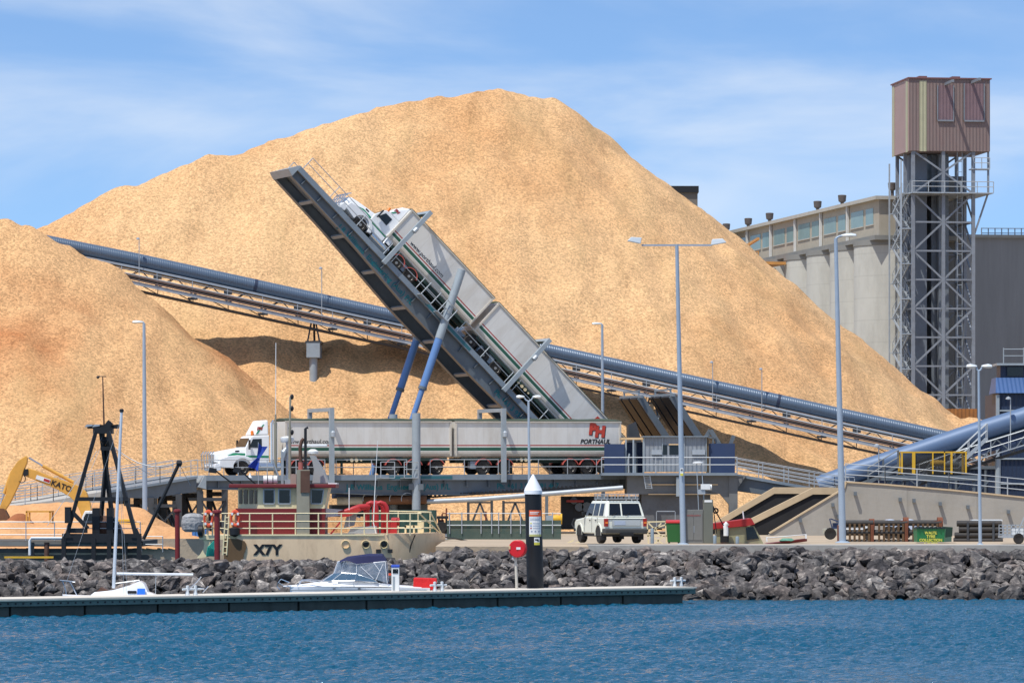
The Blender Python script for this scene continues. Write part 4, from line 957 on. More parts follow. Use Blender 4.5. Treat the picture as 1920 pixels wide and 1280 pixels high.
# lower body of the hopper
bx(1176, 1345, 891, 926, YH - .6, 7).build('hopper_beam', mcg, t)
bx(1203, 1332, 926, 990, YH - .2, 6).build('hopper_wall', M('hopper_wall', (98, 100, 102), rough=.7, var=.15, sc=.6, dirt=.3, wav=('X', .55, .08)), t)
g = MB(); 
for y in (907, 925): g.box(XY(1215, YH), XY(1345, YH), YH - .75, YH - .6, ZZ(y + 2, YH), ZZ(y, YH))
g.build('ledge', MATS['lintel_cream'], t)
g = MB(); x0, x1 = XY(1366, YH), XY(1382, YH); g.box(x0, x1, YH - .8, YH + .2, YB, ZZ(891, YH))
g.prism([(x0 - 1.7, ZZ(891, YH)), (x0, ZZ(891, YH)), (x0, ZZ(945, YH)), (x0 - .6, ZZ(926, YH)), (x0 - 1.7, ZZ(918, YH))], YH - .7, YH + .1)
g.prism([(x1, ZZ(891, YH)), (x1 + .6, ZZ(891, YH)), (x1, ZZ(915, YH))], YH - .7, YH + .1)
g.build('support_column', mcg, t)
bx(1268, 1276, 894, 930, YH - 1.2, .6).build('switch_box', mgrey, t)
g = MB()
for px in (1229, 1264): g.box(XY(px, YH), XY(px + 1, YH), YH - 1.4, YH - 1.36, ZZ(990, YH), ZZ(957, YH))
g.box(XY(1229, YH), XY(1265, YH), YH - 1.4, YH - 1.36, ZZ(958.5, YH), ZZ(957, YH)); g.build('gate_frame', mgal, t)
t2 = thing('caged_ladder', 'small steel ladder hanging below the hopper house walkway', 'ladder', W(1212, 915, YH - 1.3))
g = MB(); a, b_ = W(1207, 891, YH - 1.1), W(1211, 916, YH - 1.1)
for dx in (0, .42): g.bar(a + Vector((dx, 0, 0)), b_ + Vector((dx, 0, 0)), .05)
for k in range(7): p = a.lerp(b_, k / 6.5); g.bar(p, p + Vector((.42, 0, 0)), .04)
g.build('rungs', mgal, t2)
# dark machinery under the hopper
t = thing('underdeck_machinery', 'black machinery and struts in the shade under the hopper behind the white car', 'machinery', W(1110, 985, 296))
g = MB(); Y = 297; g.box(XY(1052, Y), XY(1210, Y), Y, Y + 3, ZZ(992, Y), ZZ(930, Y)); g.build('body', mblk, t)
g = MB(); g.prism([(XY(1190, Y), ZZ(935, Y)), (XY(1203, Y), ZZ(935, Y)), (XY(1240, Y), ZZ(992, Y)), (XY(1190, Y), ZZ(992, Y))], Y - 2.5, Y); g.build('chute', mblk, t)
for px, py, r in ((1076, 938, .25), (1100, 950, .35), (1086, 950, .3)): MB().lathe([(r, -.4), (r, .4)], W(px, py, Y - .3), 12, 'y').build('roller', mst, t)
MB().box(XY(1062, Y), XY(1094, Y), Y - 1, Y - .6, ZZ(941, Y), ZZ(937, Y)).build('red_bar', mred, t)
bx(1010, 1053, 893, 921, 297.5, 3).build('conduit_tray', mst, t); 
t = thing('yellow_valve', 'yellow valve body standing behind the wire fence left of the white car', 'valve', W(1040, 990, 250))
MB().lathe([(.06, -.35), (.2, -.25), (.25, 0), (.2, .2), (.32, .24), (.32, .34)], W(1043, 990, 250) + Vector((0, 0, .55)), 14, 'x').build('body', myel, t, smooth=True)
MB().box(XY(1024, 250), XY(1035, 250), 249.7, 250.3, YB, YB + 1.5).build('tank', mgrey, t)
# backstop flaps
for i, (v, lb) in enumerate(((5.5, 'left one of the two dark slanted steel backstop flaps behind the truck tail'), (0, 'right one of the two dark slanted steel backstop flaps behind the tall lamp post'))):
    o = LOW0 + vdir * v; t = thing('backstop_flap', lb, 'backstop flap', o + udir * 6.2 + Vector((0, 0, 2.5)), 'backstop flaps')
    q = lambda u, w, s: o + udir * u + vdir * s + Vector((0, 0, w))
    A, B_ = (6.3, 2.45), (4.0, 5.65)                      # bottom and top of the flap in the tipper's plane
    nx, nz = -.82, -.57; th = .5
    for s0, s1 in ((-.12, .02), (.12, 1.35), (1.62, 2.7), (2.95, 3.4)):
        g = MB(); P = lambda c, k, s: q(c[0] + nx * k, c[1] + nz * k, s)
        g.hexa([P(A, 0, s0), P(A, 0, s1), P(A, th, s1), P(A, th, s0), P(B_, 0, s0), P(B_, 0, s1), P(B_, th, s1), P(B_, th, s0)]); g.build('beam', mst if s0 < 0 else mblk, t)
    g = MB(); g.bar(P(B_, .2, -.4), P(B_, .2, 3.5), .14, .2); g.bar(P(B_, .1, .3) + Vector((0, 0, .35)), P(B_, .1, 3.1) + Vector((0, 0, .3)), .12)
    g.bar(P(A, .2, -.1), P(A, .2, 3.4), .2); g.bar(P(((A[0]+B_[0])/2, (A[1]+B_[1])/2), .3, -.1), P(((A[0]+B_[0])/2, (A[1]+B_[1])/2), .3, 3.4), .16)
    for s in (.4, 3.0): g.bar(P(B_, .1, s), P(B_, .1, s) + Vector((0, 0, .4)), .12)
    g.build('top_bar', mstl, t)
t = MB().prism([(XY(1178, 299), ZZ(835, 299)), (XY(1206, 299), ZZ(835, 299)), (XY(1192, 299), ZZ(790, 299)), (XY(1178, 299), ZZ(796, 299))], 299, 304).build('chip_screen', mdk); tag(t, 'dark slanted steel screen between truck tail and backstop flaps', 'screen')
t = MB().box(XY(1219, 309), XY(1226, 309), 309, 309.5, ZZ(850, 309), ZZ(757, 309)).build('brown_mast', M('brown_post', (96, 82, 62))); tag(t, 'square brown post standing between the backstop flaps', 'post')
# ------------------------------------------------------------------ exit ramp and concrete walls at right
t = thing('exit_ramp', 'grey steel ramp with railings leading down right from the hopper house', 'ramp', W(1470, 905, YH))
a, b_ = W(1382, 888, YH), W(1575, 922, YH); D = Vector((0, 5, 0))
for Y0, nm in ((0, 'deck'),):
    dn = Vector((0, 0, -.2)); MB().hexa([a + dn, b_ + dn, b_ + D + dn, a + D + dn, a, b_, b_ + D, a + D]).build('deck', mstl, t)
for y in (.25, 2.2, 4.4):
    g = MB(); e = Vector((0, .15, 0)); q = Vector((0, y, 0)); d0 = Vector((0, 0, -.2)); d1 = Vector((0, 0, -1.15)); d2 = Vector((0, 0, -.9))
    g.hexa([a + q + d1, b_ + q + d2, b_ + q + e + d2, a + q + e + d1, a + q + d0, b_ + q + d0, b_ + q + e + d0, a + q + e + d0]); g.build('girder', mst, t)
for y in (.02, 4.95):
    q = Vector((0, y, 0)); rail_posts(MB(), [a + q, b_ + q, b_ + q + Vector((1, 0, -.1))], step=1.7, r=.028, rails=(.3, .55, .8, 1.1)).build('handrail', mgal, t)
mwal = M('wall_concrete', (158, 153, 144), rough=.92, var=.12, sc=.35, dirt=.45, dirtc=(122, 116, 106), streak=.3, dsc=.7, bump=.015, bsc=3, joint=(0, 4.6, .8))
YW = 281
t = thing('retaining_wall', 'long pale concrete ramp wall with sloping left end and railings on top', 'wall', W(1700, 990, YW))
zb = YB - .2
P = [(XY(1432, YW), zb), (XY(1443, YW), ZZ(1000, YW) if ZZ(1000, YW) > zb else zb + .02), (XY(1583, YW), ZZ(916, YW)), (XY(1586, YW), ZZ(904, YW)), (XY(1660, YW), ZZ(909, YW)), (XY(1780, YW), ZZ(919, YW)), (XY(2000, YW), ZZ(941, YW)), (XY(2000, YW), zb)]
MB().prism(P, YW, YW + .5).build('wall', mwal, t)
g = MB(); cop = P[2:7]
for (x0, z0), (x1, z1) in zip(P[1:6], P[2:7]): g.bar((x0, YW + .22, z0 + .04), (x1, YW + .22, z1 + .04), .62, .1)
g.build('coping', M('coping_tan', (192, 170, 138), rough=.9, var=.12), t)
g = MB()
for px, py in ((1561, 946), (1603, 925), (1687, 936), (1713, 938), (1762, 944), (1814, 950), (1890, 959), (1500, 975), (1572, 968)):
    x, z = XY(px, YW), ZZ(py, YW); g.box(x - .09, x + .09, YW - .5, YW, z - .12, z + .12)
g.build('wall_bracket', mst, t)
rail_posts(MB(), [Vector((x, YW + .25, z + .08)) for x, z in P[3:7]], h=1.15, step=2.0, r=.035, rails=(.45, .8, 1.15)).build('handrail', mgal, t)
MB().prism([(XY(1586, YW), zb), (XY(1586, YW), ZZ(909, YW)), (XY(2000, YW), ZZ(945, YW)), (XY(2000, YW), zb)], YW + .5, YW + 9).build('ramp_fill', M('ramp_road', (120, 116, 108), rough=.95, var=.2), t)
t = thing('wing_walls', 'two slanting concrete wing walls with dark painted shade under the exit ramp', 'wall', W(1480, 985, 290))
mshade = M('painted_shade_wall', (40, 40, 42), rough=.95, var=.2)  # ramp deck's shadow on the wing walls, painted as near-black concrete
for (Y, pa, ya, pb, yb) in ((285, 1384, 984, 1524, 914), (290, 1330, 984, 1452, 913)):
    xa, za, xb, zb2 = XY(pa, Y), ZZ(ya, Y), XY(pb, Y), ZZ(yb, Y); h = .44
    MB().prism([(xa, zb), (xa, max(zb + .03, za - h)), (xb, zb2 - h), (xb + 4, zb2 - h), (xb + 4, zb)], Y, Y + .7).build('shade_wall', mshade, t)
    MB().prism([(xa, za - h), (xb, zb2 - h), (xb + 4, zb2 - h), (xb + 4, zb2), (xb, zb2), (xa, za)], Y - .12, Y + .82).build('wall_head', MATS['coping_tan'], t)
# ------------------------------------------------------------------ things under the level platform
t = thing('gantry_legs', 'row of dark steel trestle legs with slanted braces under the level platform', 'trestle', W(950, 985, 292))
Y = 292
for a, b_ in ((878, 922), (944, 988)):
    g = MB()
    for px in (a, b_): g.box(XY(px - 2.5, Y), XY(px + 2.5, Y), Y - .12, Y + .12, YB, ZZ(938, Y))
    g.box(XY(a, Y), XY(b_, Y), Y - .1, Y + .1, ZZ(943, Y), ZZ(940, Y))
    g.bar(W((a + b_) / 2, 942, Y), W(a + 3, 990, Y), .14); g.bar(W((a + b_) / 2, 942, Y), W(b_ - 3, 990, Y), .14); g.build('leg_frame', mdk, t)
g = MB(); g.box(XY(1022, Y), XY(1028, Y), Y - .1, Y + .1, YB, ZZ(925, Y)); g.build('leg', mst, t)
t = thing('chip_pipe', 'long light grey pipe sloping up right beneath the level platform', 'pipe', W(980, 945, 291))
Y = 291; MB().tube([W(796, 940, Y), W(900, 935.5, Y), W(1168, 914, Y)], .17, 12).build('pipe', mgal, t, smooth=True)
g = MB(); g.bar(W(800, 932, Y + 1), W(1165, 908, Y + 1), .3, .12)
for k in range(46): p = W(800, 932, Y + 1).lerp(W(1165, 908, Y + 1), k / 46); g.box(p.x - .08, p.x + .08, p.y - .2, p.y + .2, p.z, p.z + .16)
g.build('chain_track', mblk, t)
t = thing('screw_conveyor', 'rusty horizontal screw conveyor tube hung under the level platform', 'conveyor', W(700, 945, 291))
MB().tube([W(632, 939, 290.5), W(680, 938, 290.5)], .28, 14).build('end_tube', M('tube_cream', (190, 184, 168), rough=.6, dirt=.4), t, smooth=True)
MB().tube([W(680, 938, 290.5), W(800, 936, 290.5)], .30, 14).build('tube', M('rust_tube', (112, 76, 52), rough=.8, var=.3, dirt=.5, dirtc=(60, 50, 44)), t, smooth=True)
for px in (692, 716, 742, 764): MB().tube(ring3(W(px, 935, 290.2), .42, 10, 'y', 60, 200), .03, 5).build('hose', mgal, t)
bx(718, 806, 928, 946, 292, 2.5).build('drive_housing', mblk, t)
bx(622, 800, 923, 934, 293, 2).build('housing_beam', mnavy, t)
t = thing('support_tower', 'grey steel support column carrying the middle of the level platform', 'column', W(788, 990, 293))
g = MB(); g.box(XY(773, 293), XY(801, 293), 293, 295, YB, ZZ(925, 293)); g.build('column', mst, t)
g = MB()
for a, b_ in ((624, 985),): g.box(XY(617, 294), XY(800, 294), 294, 296, ZZ(968, 294), ZZ(946, 294))
g.build('hopper_panel', mdk, t)
# ------------------------------------------------------------------ street lamps and floodlight masts
def pole(name, label, base, top, r0, r1, heads, Y, grp='lamp posts around the yard', arm=None):
    a, b_ = W(*base, Y), W(*top, Y); a.z = gz(Y) - .02
    t = thing(name, label, 'lamp post', a, grp)
    MB().tube([a, b_], [r0, r1], 12).build('pole', mgal2, t, smooth=True)
    MB().lathe([(r0 * 2.2, 0), (r0 * 2.2, .04), (r0 * 1.3, .1)], a, 12).build('base_plate', mgal2, t)
    for (px, py, kind, sgn) in heads:
        p = W(px, py, Y)
        if kind == 'flood':
            MB().bar((b_.x, b_.y, b_.z - .04), (p.x, b_.y, b_.z - .04), .07).build('arm', mgal2, t)
            MB().hexa([p + Vector(q) for q in ((-.05, -.2, -.12), (sgn * .62, -.22, .0), (sgn * .62, .22, .0), (-.05, .2, -.12), (0, -.16, .14), (sgn * .45, -.18, .17), (sgn * .45, .18, .17), (0, .16, .14))]).build('lamp_head', mlamp, t, bevel=.02)
        else:
            MB().tube([b_, b_.lerp(p, .5) + Vector((0, 0, -.06 if kind == 'y' else .03)), p], .05 if kind != 'y' else .04, 8).build('arm', mgal2, t)
            L = .62 if kind == 'street' else .42
            MB().loft([[p + Vector((sgn * L * s, y * w, z * h)) for y, z in ((-1, 0), (-.6, .8), (0, 1), (.6, .8), (1, 0), (.6, -.5), (0, -.6), (-.6, -.5))] for s, w, h in ((-.1, .05, .05), (.1, .13, .08), (.6, .17, .12), (.95, .1, .08), (1, .03, .03))]).build('lamp_head', mlamp, t, smooth=True)
    return t
mgal2 = M('galvanised_pole', (158, 172, 186), rough=.5, metal=.15, var=.06, sc=3)
mlamp = M('lamp_shell', (204, 210, 212), rough=.35, var=.05)
pole('street_lamp', 'single arm street lamp standing in front of the left woodchip heap', (272, 990), (270, 606), .17, .09, [(267, 604, 'street', -1)], 262)
pole('street_lamp', 'single arm street lamp behind the hopper house in front of the main pile', (1131.5, 975), (1129, 608), .16, .085, [(1126, 607, 'street', -1)], 306)
pole('street_lamp', 'small twin headed lamp post in front of the level truck by the black marker pile', (993.5, 1010), (991, 752), .09, .06, [(982, 744, 'y', -1), (1000, 744, 'y', 1)], 235)
pole('floodlight_mast', 'tall twin arm floodlight mast rising beside the electrical cabinet', (1281, 1026), (1269, 458), .13, .075, [(1203, 452, 'flood', -1), (1335, 455, 'flood', 1)], 184)
pole('floodlight_mast', 'tall single floodlight mast standing by the rusty pipe racks', (1580, 1012), (1567, 447), .16, .08, [(1580, 442, 'street', 1)], 191)
pole('street_lamp', 'white topped twin headed lamp post right of the green skip', (1838, 1016), (1835, 695), .075, .05, [(1830, 687, 'y', -1), (1842, 687, 'y', 1)], 183)
t = thing('warning_plate', 'small white and yellow camera warning plate fixed to the tall floodlight mast', 'sign', W(1277, 880, 183.8))
MB().box(XY(1275.5, 183.8), XY(1281, 183.8), 183.78, 183.8, ZZ(887, 183.8), ZZ(877, 183.8)).build('plate', M('sign_white', (228, 228, 224), rough=.5, var=.03), t)
MB().box(XY(1275.5, 183.8), XY(1281, 183.8), 183.77, 183.79, ZZ(891.5, 183.8), ZZ(887.1, 183.8)).build('yellow_band', M('sign_yellow', (208, 200, 80), rough=.5, var=.05), t)
MB().bar(W(1276.5, 881, 183.76), W(1279.8, 879.5, 183.76), .02, .05).build('camera_symbol', mblk, t)
# ------------------------------------------------------------------ fence with shade cloth
t = thing('mesh_fence', 'wire fence with dark green shade cloth between dredger and white car', 'fence', W(940, 1000, 213))
Y = 213; MB().box(XY(838, Y), XY(1052, Y), Y, Y + .02, gz(Y) + .05, ZZ(975, Y)).build('shade_cloth', M('shade_cloth', (74, 92, 84), rough=.9, var=.15, sc=1, dirt=.3, dirtc=(100, 104, 96), alpha=.86), t)
g = MB()
for px in (843, 866, 902, 922, 935, 958, 976, 1010, 1036): g.tube([W(px, 1000, Y - .05) * 1, Vector((XY(px, Y), Y - .05, ZZ(960, Y)))], .03, 6)
for py in (962, 984): g.tube([W(838, py, Y - .05), W(1052, py, Y - .05)], .02, 5)
g.build('fence_frame', mgal, t)
t = thing('red_pipe_rack', 'thin rusty red pipe rail above the green fence cloth', 'rail', W(870, 990, 250))
g = MB(); 
for px, py in ((829, 963), (837, 952), (911, 958)): g.tube([W(px, 990, 250), W(px, py, 250)], .05, 6)
g.tube([W(829, 962, 250), W(911, 962, 250)], .04, 6); g.build('rail', M('rust_red', (110, 56, 42), rough=.8, var=.2), t)
# ------------------------------------------------------------------ dredger moored behind the breakwater
YT = 205
mhul = M('hull_beige', (238, 206, 166), rough=.5, var=.06, sc=.5, dirt=.34, dirtc=(158, 122, 88), streak=.4)
mcrm = M('cream_paint', (226, 212, 170), rough=.5, var=.06, sc=1, dirt=.2, dirtc=(170, 140, 100))
mmar = M('maroon_paint', (118, 38, 40), rough=.5, var=.1, sc=1, dirt=.2, dirtc=(90, 50, 40))
mrd = M('pipe_red', (168, 40, 42), rough=.45, var=.08, sc=1.5)
mor = M('lifebuoy_orange', (214, 84, 52), rough=.6, var=.05); mwt = M('white_paint', (226, 228, 226), rough=.4, var=.04, sc=2, dirt=.12, dirtc=(170, 160, 150))
mfun = M('funnel_grey', (150, 144, 126), rough=.5, var=.1, sc=.8, dirt=.3, dirtc=(110, 100, 84), streak=.4); mrst = M('rust_brown', (92, 66, 54), rough=.8, var=.25, sc=2)
X = lambda px: XY(px, YT); Z = lambda py: ZZ(py, YT)
tg = thing('dredger', 'cream and maroon workboat with red deck pipes moored behind the rocks', 'boat', (X(600), YT + 2, 0))
hw = 2.3; yc = YT + hw
def station(px, b_, top, keel, fl=.12):
    x = X(px); return [(x, yc - b_, top), (x, yc - b_ * (1 - fl * .4), (top + keel) * .5), (x, yc - b_ * (1 - fl), keel + .3), (x, yc, keel), (x, yc + b_ * (1 - fl), keel + .3), (x, yc + b_ * (1 - fl * .4), (top + keel) * .5), (x, yc + b_, top), (x, yc, top - .02)]
MB().loft([station(444, hw, Z(1002), -.6), station(520, hw, Z(1002.5), -.7), station(650, hw, Z(1002), -.7), station(720, hw * .99, Z(1001), -.6, .16), station(765, hw * .86, Z(1000), -.3, .25), station(798, hw * .6, Z(999), .1, .35), station(818, hw * .32, Z(998.5), .9, .5), station(833, .06, Z(1001), Z(1013), .5)]).build('hull', mhul, tg, smooth=True)
g = MB()
for (a, b_, y0) in ((444, 720, yc - hw), (720, 765, None)):
    if y0: g.box(X(a), X(b_), y0 - .05, y0 + .05, Z(1004), Z(1001))
g.build('rubbing_strake', mcrm, tg)
MB().tube([(X(778), yc - 1.98, Z(1002)), (X(770), yc - 1.85, Z(1022)), (X(766), yc - 1.75, Z(1040))], .03, 5).build('anchor_rope', mblk, tg)
# stern: working platform on curved brackets
g = MB(); g.box(X(373), X(445), yc - hw + .1, yc + hw, Z(1011), Z(1003)); st = g.build('stern_platform', mcrm, tg)
arcp = [(X(447), Z(1010))] + [(X(427) + (X(462) - X(427)) * s, z) for s, z in ((0, Z(1009)), (.55, Z(1010)), (.9, Z(1014)), (1.0, Z(1020)), (.98, Z(1028)), (.85, Z(1040)))] + [(X(447), -.3), (X(420), -.3), (X(420), Z(1009))]
MB().prism(arcp[1:], yc - hw - .03, yc - hw + .3).build('stern_opening', M('tunnel_brown', (96, 74, 48), rough=.7, var=.2, sc=1), tg)
g = MB(); path = [(X(372), Z(1005)), (X(379), Z(1010)), (X(383), Z(1018)), (X(381), Z(1028)), (X(375), Z(1038)), (X(368), Z(1046))]
for (x0, z0), (x1, z1) in zip(path[:-1], path[1:]):
    g.hexa([(x1, yc - hw + .2, z1), (x0, yc - hw + .2, z0), (x0, yc - .2, z0), (x1, yc - .2, z1), (x1 + .45, yc - hw + .2, z1 + .05), (x0 + .45, yc - hw + .2, z0 + .05), (x0 + .45, yc - .2, z0 + .05), (x1 + .45, yc - .2, z1 + .05)])
g.build('stern_bracket', mcrm, tg)
g = MB(); g.box(X(392), X(394), yc - hw + .15, yc - hw + .3, Z(1040), Z(1010)); g.build('stern_post', mcrm, tg)
text('X7Y', .66, mblk, tg, T(X(502), yc - hw + .036, Z(1031)) @ Matrix.Rotation(R(4.3), 4, 'X') @ FACE, 'registration_letters', bold=.035, depth=.006, spacing=1.12)
for px in (648, 686, 720):
    p = (X(px), yc - hw * .97 - .02, Z(1020)); q = MB().lathe([(.19, -.1), (.21, 0), (.15, .02)], p, 18, 'y', cap=False).lathe([(.21, 0), (.21, .12)], p, 18, 'y', cap=False).build('porthole', mcrm, tg, smooth=True)
    MB().lathe([(.15, 0), (.15, .02)], p, 16, 'y').build('glass', mgl, q)
g = MB(); 
for a, b_ in ((705, 714), (727, 736)): g.box(X(a), X(b_), yc - hw - .03, yc - hw + .1, Z(1036), Z(1029))
g.build('freeing_port', mblk, tg)
# wheelhouse
hb = 1.6; za, zm, zr = Z(1003), Z(953), Z(914)
def house(z0, z1, l0, l1, r0, r1, ch, name, m):
    ring = lambda z, l, r: [(X(l) + ch, yc - hb, z), (X(r), yc - hb, z), (X(r), yc + hb, z), (X(l) + ch, yc + hb, z), (X(l), yc + hb - ch * 1.3, z), (X(l), yc - hb + ch * 1.3, z)]
    return MB().loft([ring(z0, l0, r0), ring(z1, l1, r1)]).build(name, m, tg)
house(za - .2, zm, 440, 440, 608, 608, .0, 'lower_cabin', mmar)
wh = house(zm, zr, 441, 441, 607, 615, 1.05, 'wheelhouse', mcrm)
MB().box(X(428), X(629), yc - hb - .35, yc + hb + .35, zr, Z(907)).build('wheelhouse_roof', mmar, tg, bevel=.03)
for k, (a, b_) in enumerate(((444, 450), (453.5, 461), (465, 472.5), (475.5, 480.5))):
    f0, f1 = (a - 441) / 41.0, (b_ - 441) / 41.0
    P = lambda f_, z, o: (X(441) + 1.05 * f_ - .02 * o, yc - hb + 1.365 * (1 - f_) - .03 * o, z)
    w_ = MB().hexa([P(f0, Z(944), 1), P(f1, Z(944), 1), P(f1, Z(944), -1), P(f0, Z(944), -1), P(f0, Z(918), 1), P(f1, Z(918), 1), P(f1, Z(918), -1), P(f0, Z(918), -1)]).build('window', mgl, wh)
for k, (pa, pb, pc, pd) in enumerate(((493, 513, 493, 513), (521, 543, 521, 543), (582, 602, 582, 606))):
    q = [(X(pa), Z(944)), (X(pb), Z(944)), (X(pd), Z(917)), (X(pc), Z(917))]
    w_ = MB().prism(q, yc - hb - .03, yc - hb + .01).build('window', mgl, wh)
    g = MB()
    for (x0, z0), (x1, z1) in zip(q, q[1:] + q[:1]): g.bar((x0, yc - hb - .03, z0), (x1, yc - hb - .03, z1), .05)
    g.build('frame', mgal, w_)
MB().box(X(464), X(480), yc - hb - .03, yc - hb, Z(1001), Z(985)).build('locker_door', M('maroon_dark', (84, 26, 30), rough=.5), tg)
# funnel on the near side
fu = MB().box(X(556), X(580), yc - hw + .05, yc - hw + .6, Z(1001), Z(880)).build('funnel', mfun, tg)
MB().box(X(563.5), X(581), yc - hw - .02, yc - hw + .045, Z(923), Z(882)).build('rust_panel', mrst, fu)
MB().tube([(X(563), yc - 1.9, Z(882)), (X(563), yc - 1.9, Z(866))], .12, 12).build('exhaust_base', M('faded_red', (170, 96, 86), rough=.7, var=.15), fu, smooth=True)
MB().tube([(X(563), yc - 1.9, Z(868)), (X(562), yc - 1.9, Z(838)), (X(565), yc - 1.9, Z(826)), (X(569), yc - 1.9, Z(822))], .085, 10).build('exhaust_pipe', mrst, fu, smooth=True)
MB().tube([(X(572), yc - 1.9, Z(882)), (X(572), yc - 1.9, Z(803)), (X(577), yc - 1.9, Z(801))], .07, 10).build('exhaust_pipe', mblk, fu, smooth=True)
# roof gear
zt2 = Z(907)
raft = MB().tube([(X(491), yc - .9, zt2 + .22), (X(517), yc - .9, zt2 + .22)], .2, 14).build('life_raft', mwt, tg, smooth=True)
g = MB()
for px in (499, 509): g.tube(ring3((X(px), yc - .9, zt2 + .22), .205, 14, 'x'), .02, 4)
g.build('strap', mblk, raft)
g = MB(); g.tube([(X(512), yc - .3, zt2), (X(512), yc - .3, Z(790))], .085, 8); g.tube([(X(512), yc - .3, Z(790)), (X(512.5), yc - .3, Z(775))], .04, 6); g.build('mast', mfun, tg)
MB().tube([(X(512.5), yc - .3, Z(776)), (X(513), yc - .3, Z(640))], .018, 5).build('whip_aerial', mwt, tg)
g = MB(); g.tube([(X(540), yc - .6, zt2), (X(540), yc - .6, Z(800))], .07, 8); g.tube([(X(540), yc - .6, Z(800)), (X(541), yc - .6, Z(742))], .05, 8)
m2 = g.build('mast', mfun, tg)
for py in (742, 764, 809): MB().lathe([(.03, -.14), (.09, -.05), (.09, .05), (.04, .12)], (X(544), yc - .6, Z(py)), 8).build('navigation_light', mblk, m2)
MB().box(X(537), X(545), yc - .64, yc - .56, Z(801), Z(800)).build('crosstree', mblk, m2)
MB().lathe([(.3, 0), (.34, .1), (.34, .22), (.2, .28), (.02, .3)], (X(534), yc - .2, Z(828)), 16).build('radar_dome', mwt, tg, smooth=True)
MB().tube([(X(534), yc - .2, zt2), (X(534), yc - .2, Z(828))], .06, 8).build('dome_post', mwt, tg)
MB().tube([(X(527), yc - .4, Z(862)), (X(529), yc - .4, Z(846)), (X(533), yc - .4, Z(838))], [.1, .18, .05], 10).build('searchlight', mgal, tg, smooth=True)
MB().box(X(556), X(610), yc - .25, yc - .1, Z(836.5), Z(831.5)).build('radar_scanner', mwt, tg, bevel=.04)
MB().lathe([(.14, 0), (.26, .05), (.27, .16), (.1, .26)], (X(583), yc - .18, Z(851)), 14).build('radar_pedestal', mwt, tg, smooth=True)
cr_ = [(X(577), Z(853)), (X(586), Z(853)), (X(594), Z(866)), (X(605), Z(884)), (X(613), Z(905)), (X(583), Z(905)), (X(586), Z(880)), (X(583), Z(864))]
MB().prism(cr_, yc - .9, yc + .9).build('curved_cowl', M('cowl_grey', (168, 168, 164), rough=.45, metal=.2, var=.08, sc=1), tg)
MB().box(X(613), X(630), yc - 1.0, yc + 1.0, zt2, zt2 + .06).build('roof_ledge', mwt, tg)
g = MB(); g.box(X(523), X(528), yc - .5, yc - .3, zt2, Z(846)); g.box(X(531), X(548), yc - .9, yc + .3, zt2, Z(898)); g.tube([(X(507), yc - .5, Z(862)), (X(518), yc - .5, Z(892))], .05, 6); g.build('roof_locker', mgrey, tg)
g = MB(); g.box(X(542), X(553), yc - 1.1, yc - .5, zt2, Z(888)); g.build('vent_box', M('faded_box', (160, 140, 128), rough=.7, var=.15), tg)
# blue flag hanging on a stay
g = MB(); fl = [(482, 830), (488, 836), (499, 836), (492, 846), (484, 858), (480, 883), (474, 878), (461, 875), (468, 866), (478, 858)]
vs = []; ring = [(X(px), yc - .8 + .12 * math.sin(px * .35), Z(py)) for px, py in fl]; ring2 = [(x, y + .03, z) for x, y, z in ring]
g.loft([ring, ring2]); g.build('signal_flag', M('flag_blue', (40, 70, 160), rough=.8, var=.15, sc=3), tg)
g = MB(); g.tube([(X(481), yc - .8, zt2), (X(481), yc - .8, Z(828))], .02, 5); g.build('flag_staff', mgal, tg)
for px, py, bx_ in ((398, 881, 436), (444, 880, 478)):
    q = MB().tube([(X(px + 4), yc - hb - .3, Z(py)), (X(bx_), yc - hb - .2, zt2)], .04, 6).build('light_arm', mblk, tg)
    MB().hexa([(X(px - 8), yc - hb - .5, Z(py + 4)), (X(px + 6), yc - hb - .5, Z(py + 6)), (X(px + 6), yc - hb - .1, Z(py + 6)), (X(px - 8), yc - hb - .1, Z(py + 4)), (X(px - 6), yc - hb - .5, Z(py - 5)), (X(px + 7), yc - hb - .5, Z(py - 3)), (X(px + 7), yc - hb - .1, Z(py - 3)), (X(px - 6), yc - hb - .1, Z(py - 5))]).build('floodlight', mblk, q)
MB().lathe([(.11, 0), (.09, .06), (.05, .1), (.03, .2), (.01, .24)], (X(466), yc - 1.2, zt2 + .3), 10).build('bell', mwt, tg, smooth=True)
# rails
g = MB(); y0 = yc - hw + .06
zs = (Z(962), Z(977), Z(990))
for px in range(468, 791, 43): g.tube([(X(px), y0, Z(1003)), (X(px), y0, Z(962))], .035, 6)
for z in zs: g.tube([(X(445), y0, z), (X(790), y0, z)], .032, 6)
bow = [(X(787), y0 + .1, Z(960)), (X(806), yc - 1.0, Z(960)), (X(806), yc + 1.0, Z(960)), (X(700), yc + hw, Z(958))]
g.tube(bow, .032, 6)
for z, z2 in ((Z(977), Z(977)), (Z(990), Z(990))): g.tube([(X(787), y0 + .1, z), (X(812), yc - .8, z2), (X(812), yc + .8, z2), (X(690), yc + hw, z2)], .03, 6)
g.tube([(X(785), y0 + .1, Z(961)), (X(822), yc - .4, Z(998))], .035, 6); g.tube([(X(806), yc - 1, Z(960)), (X(826), yc - .2, Z(1000))], .035, 6)
for px in (804, 780, 742, 700): g.tube([(X(px), yc + (1 if px > 790 else hw), Z(1003)), (X(px), yc + (1 if px > 790 else hw), Z(960))], .03, 6)
for z in zs: g.tube([(X(378), y0 + .1, z), (X(445), y0, z)], .03, 6)
for px in (382, 389, 398, 441): g.tube([(X(px), y0 + .1, Z(1005)), (X(px), y0 + .1, Z(961))], .04, 6)
g.build('handrail', mcrm, tg)
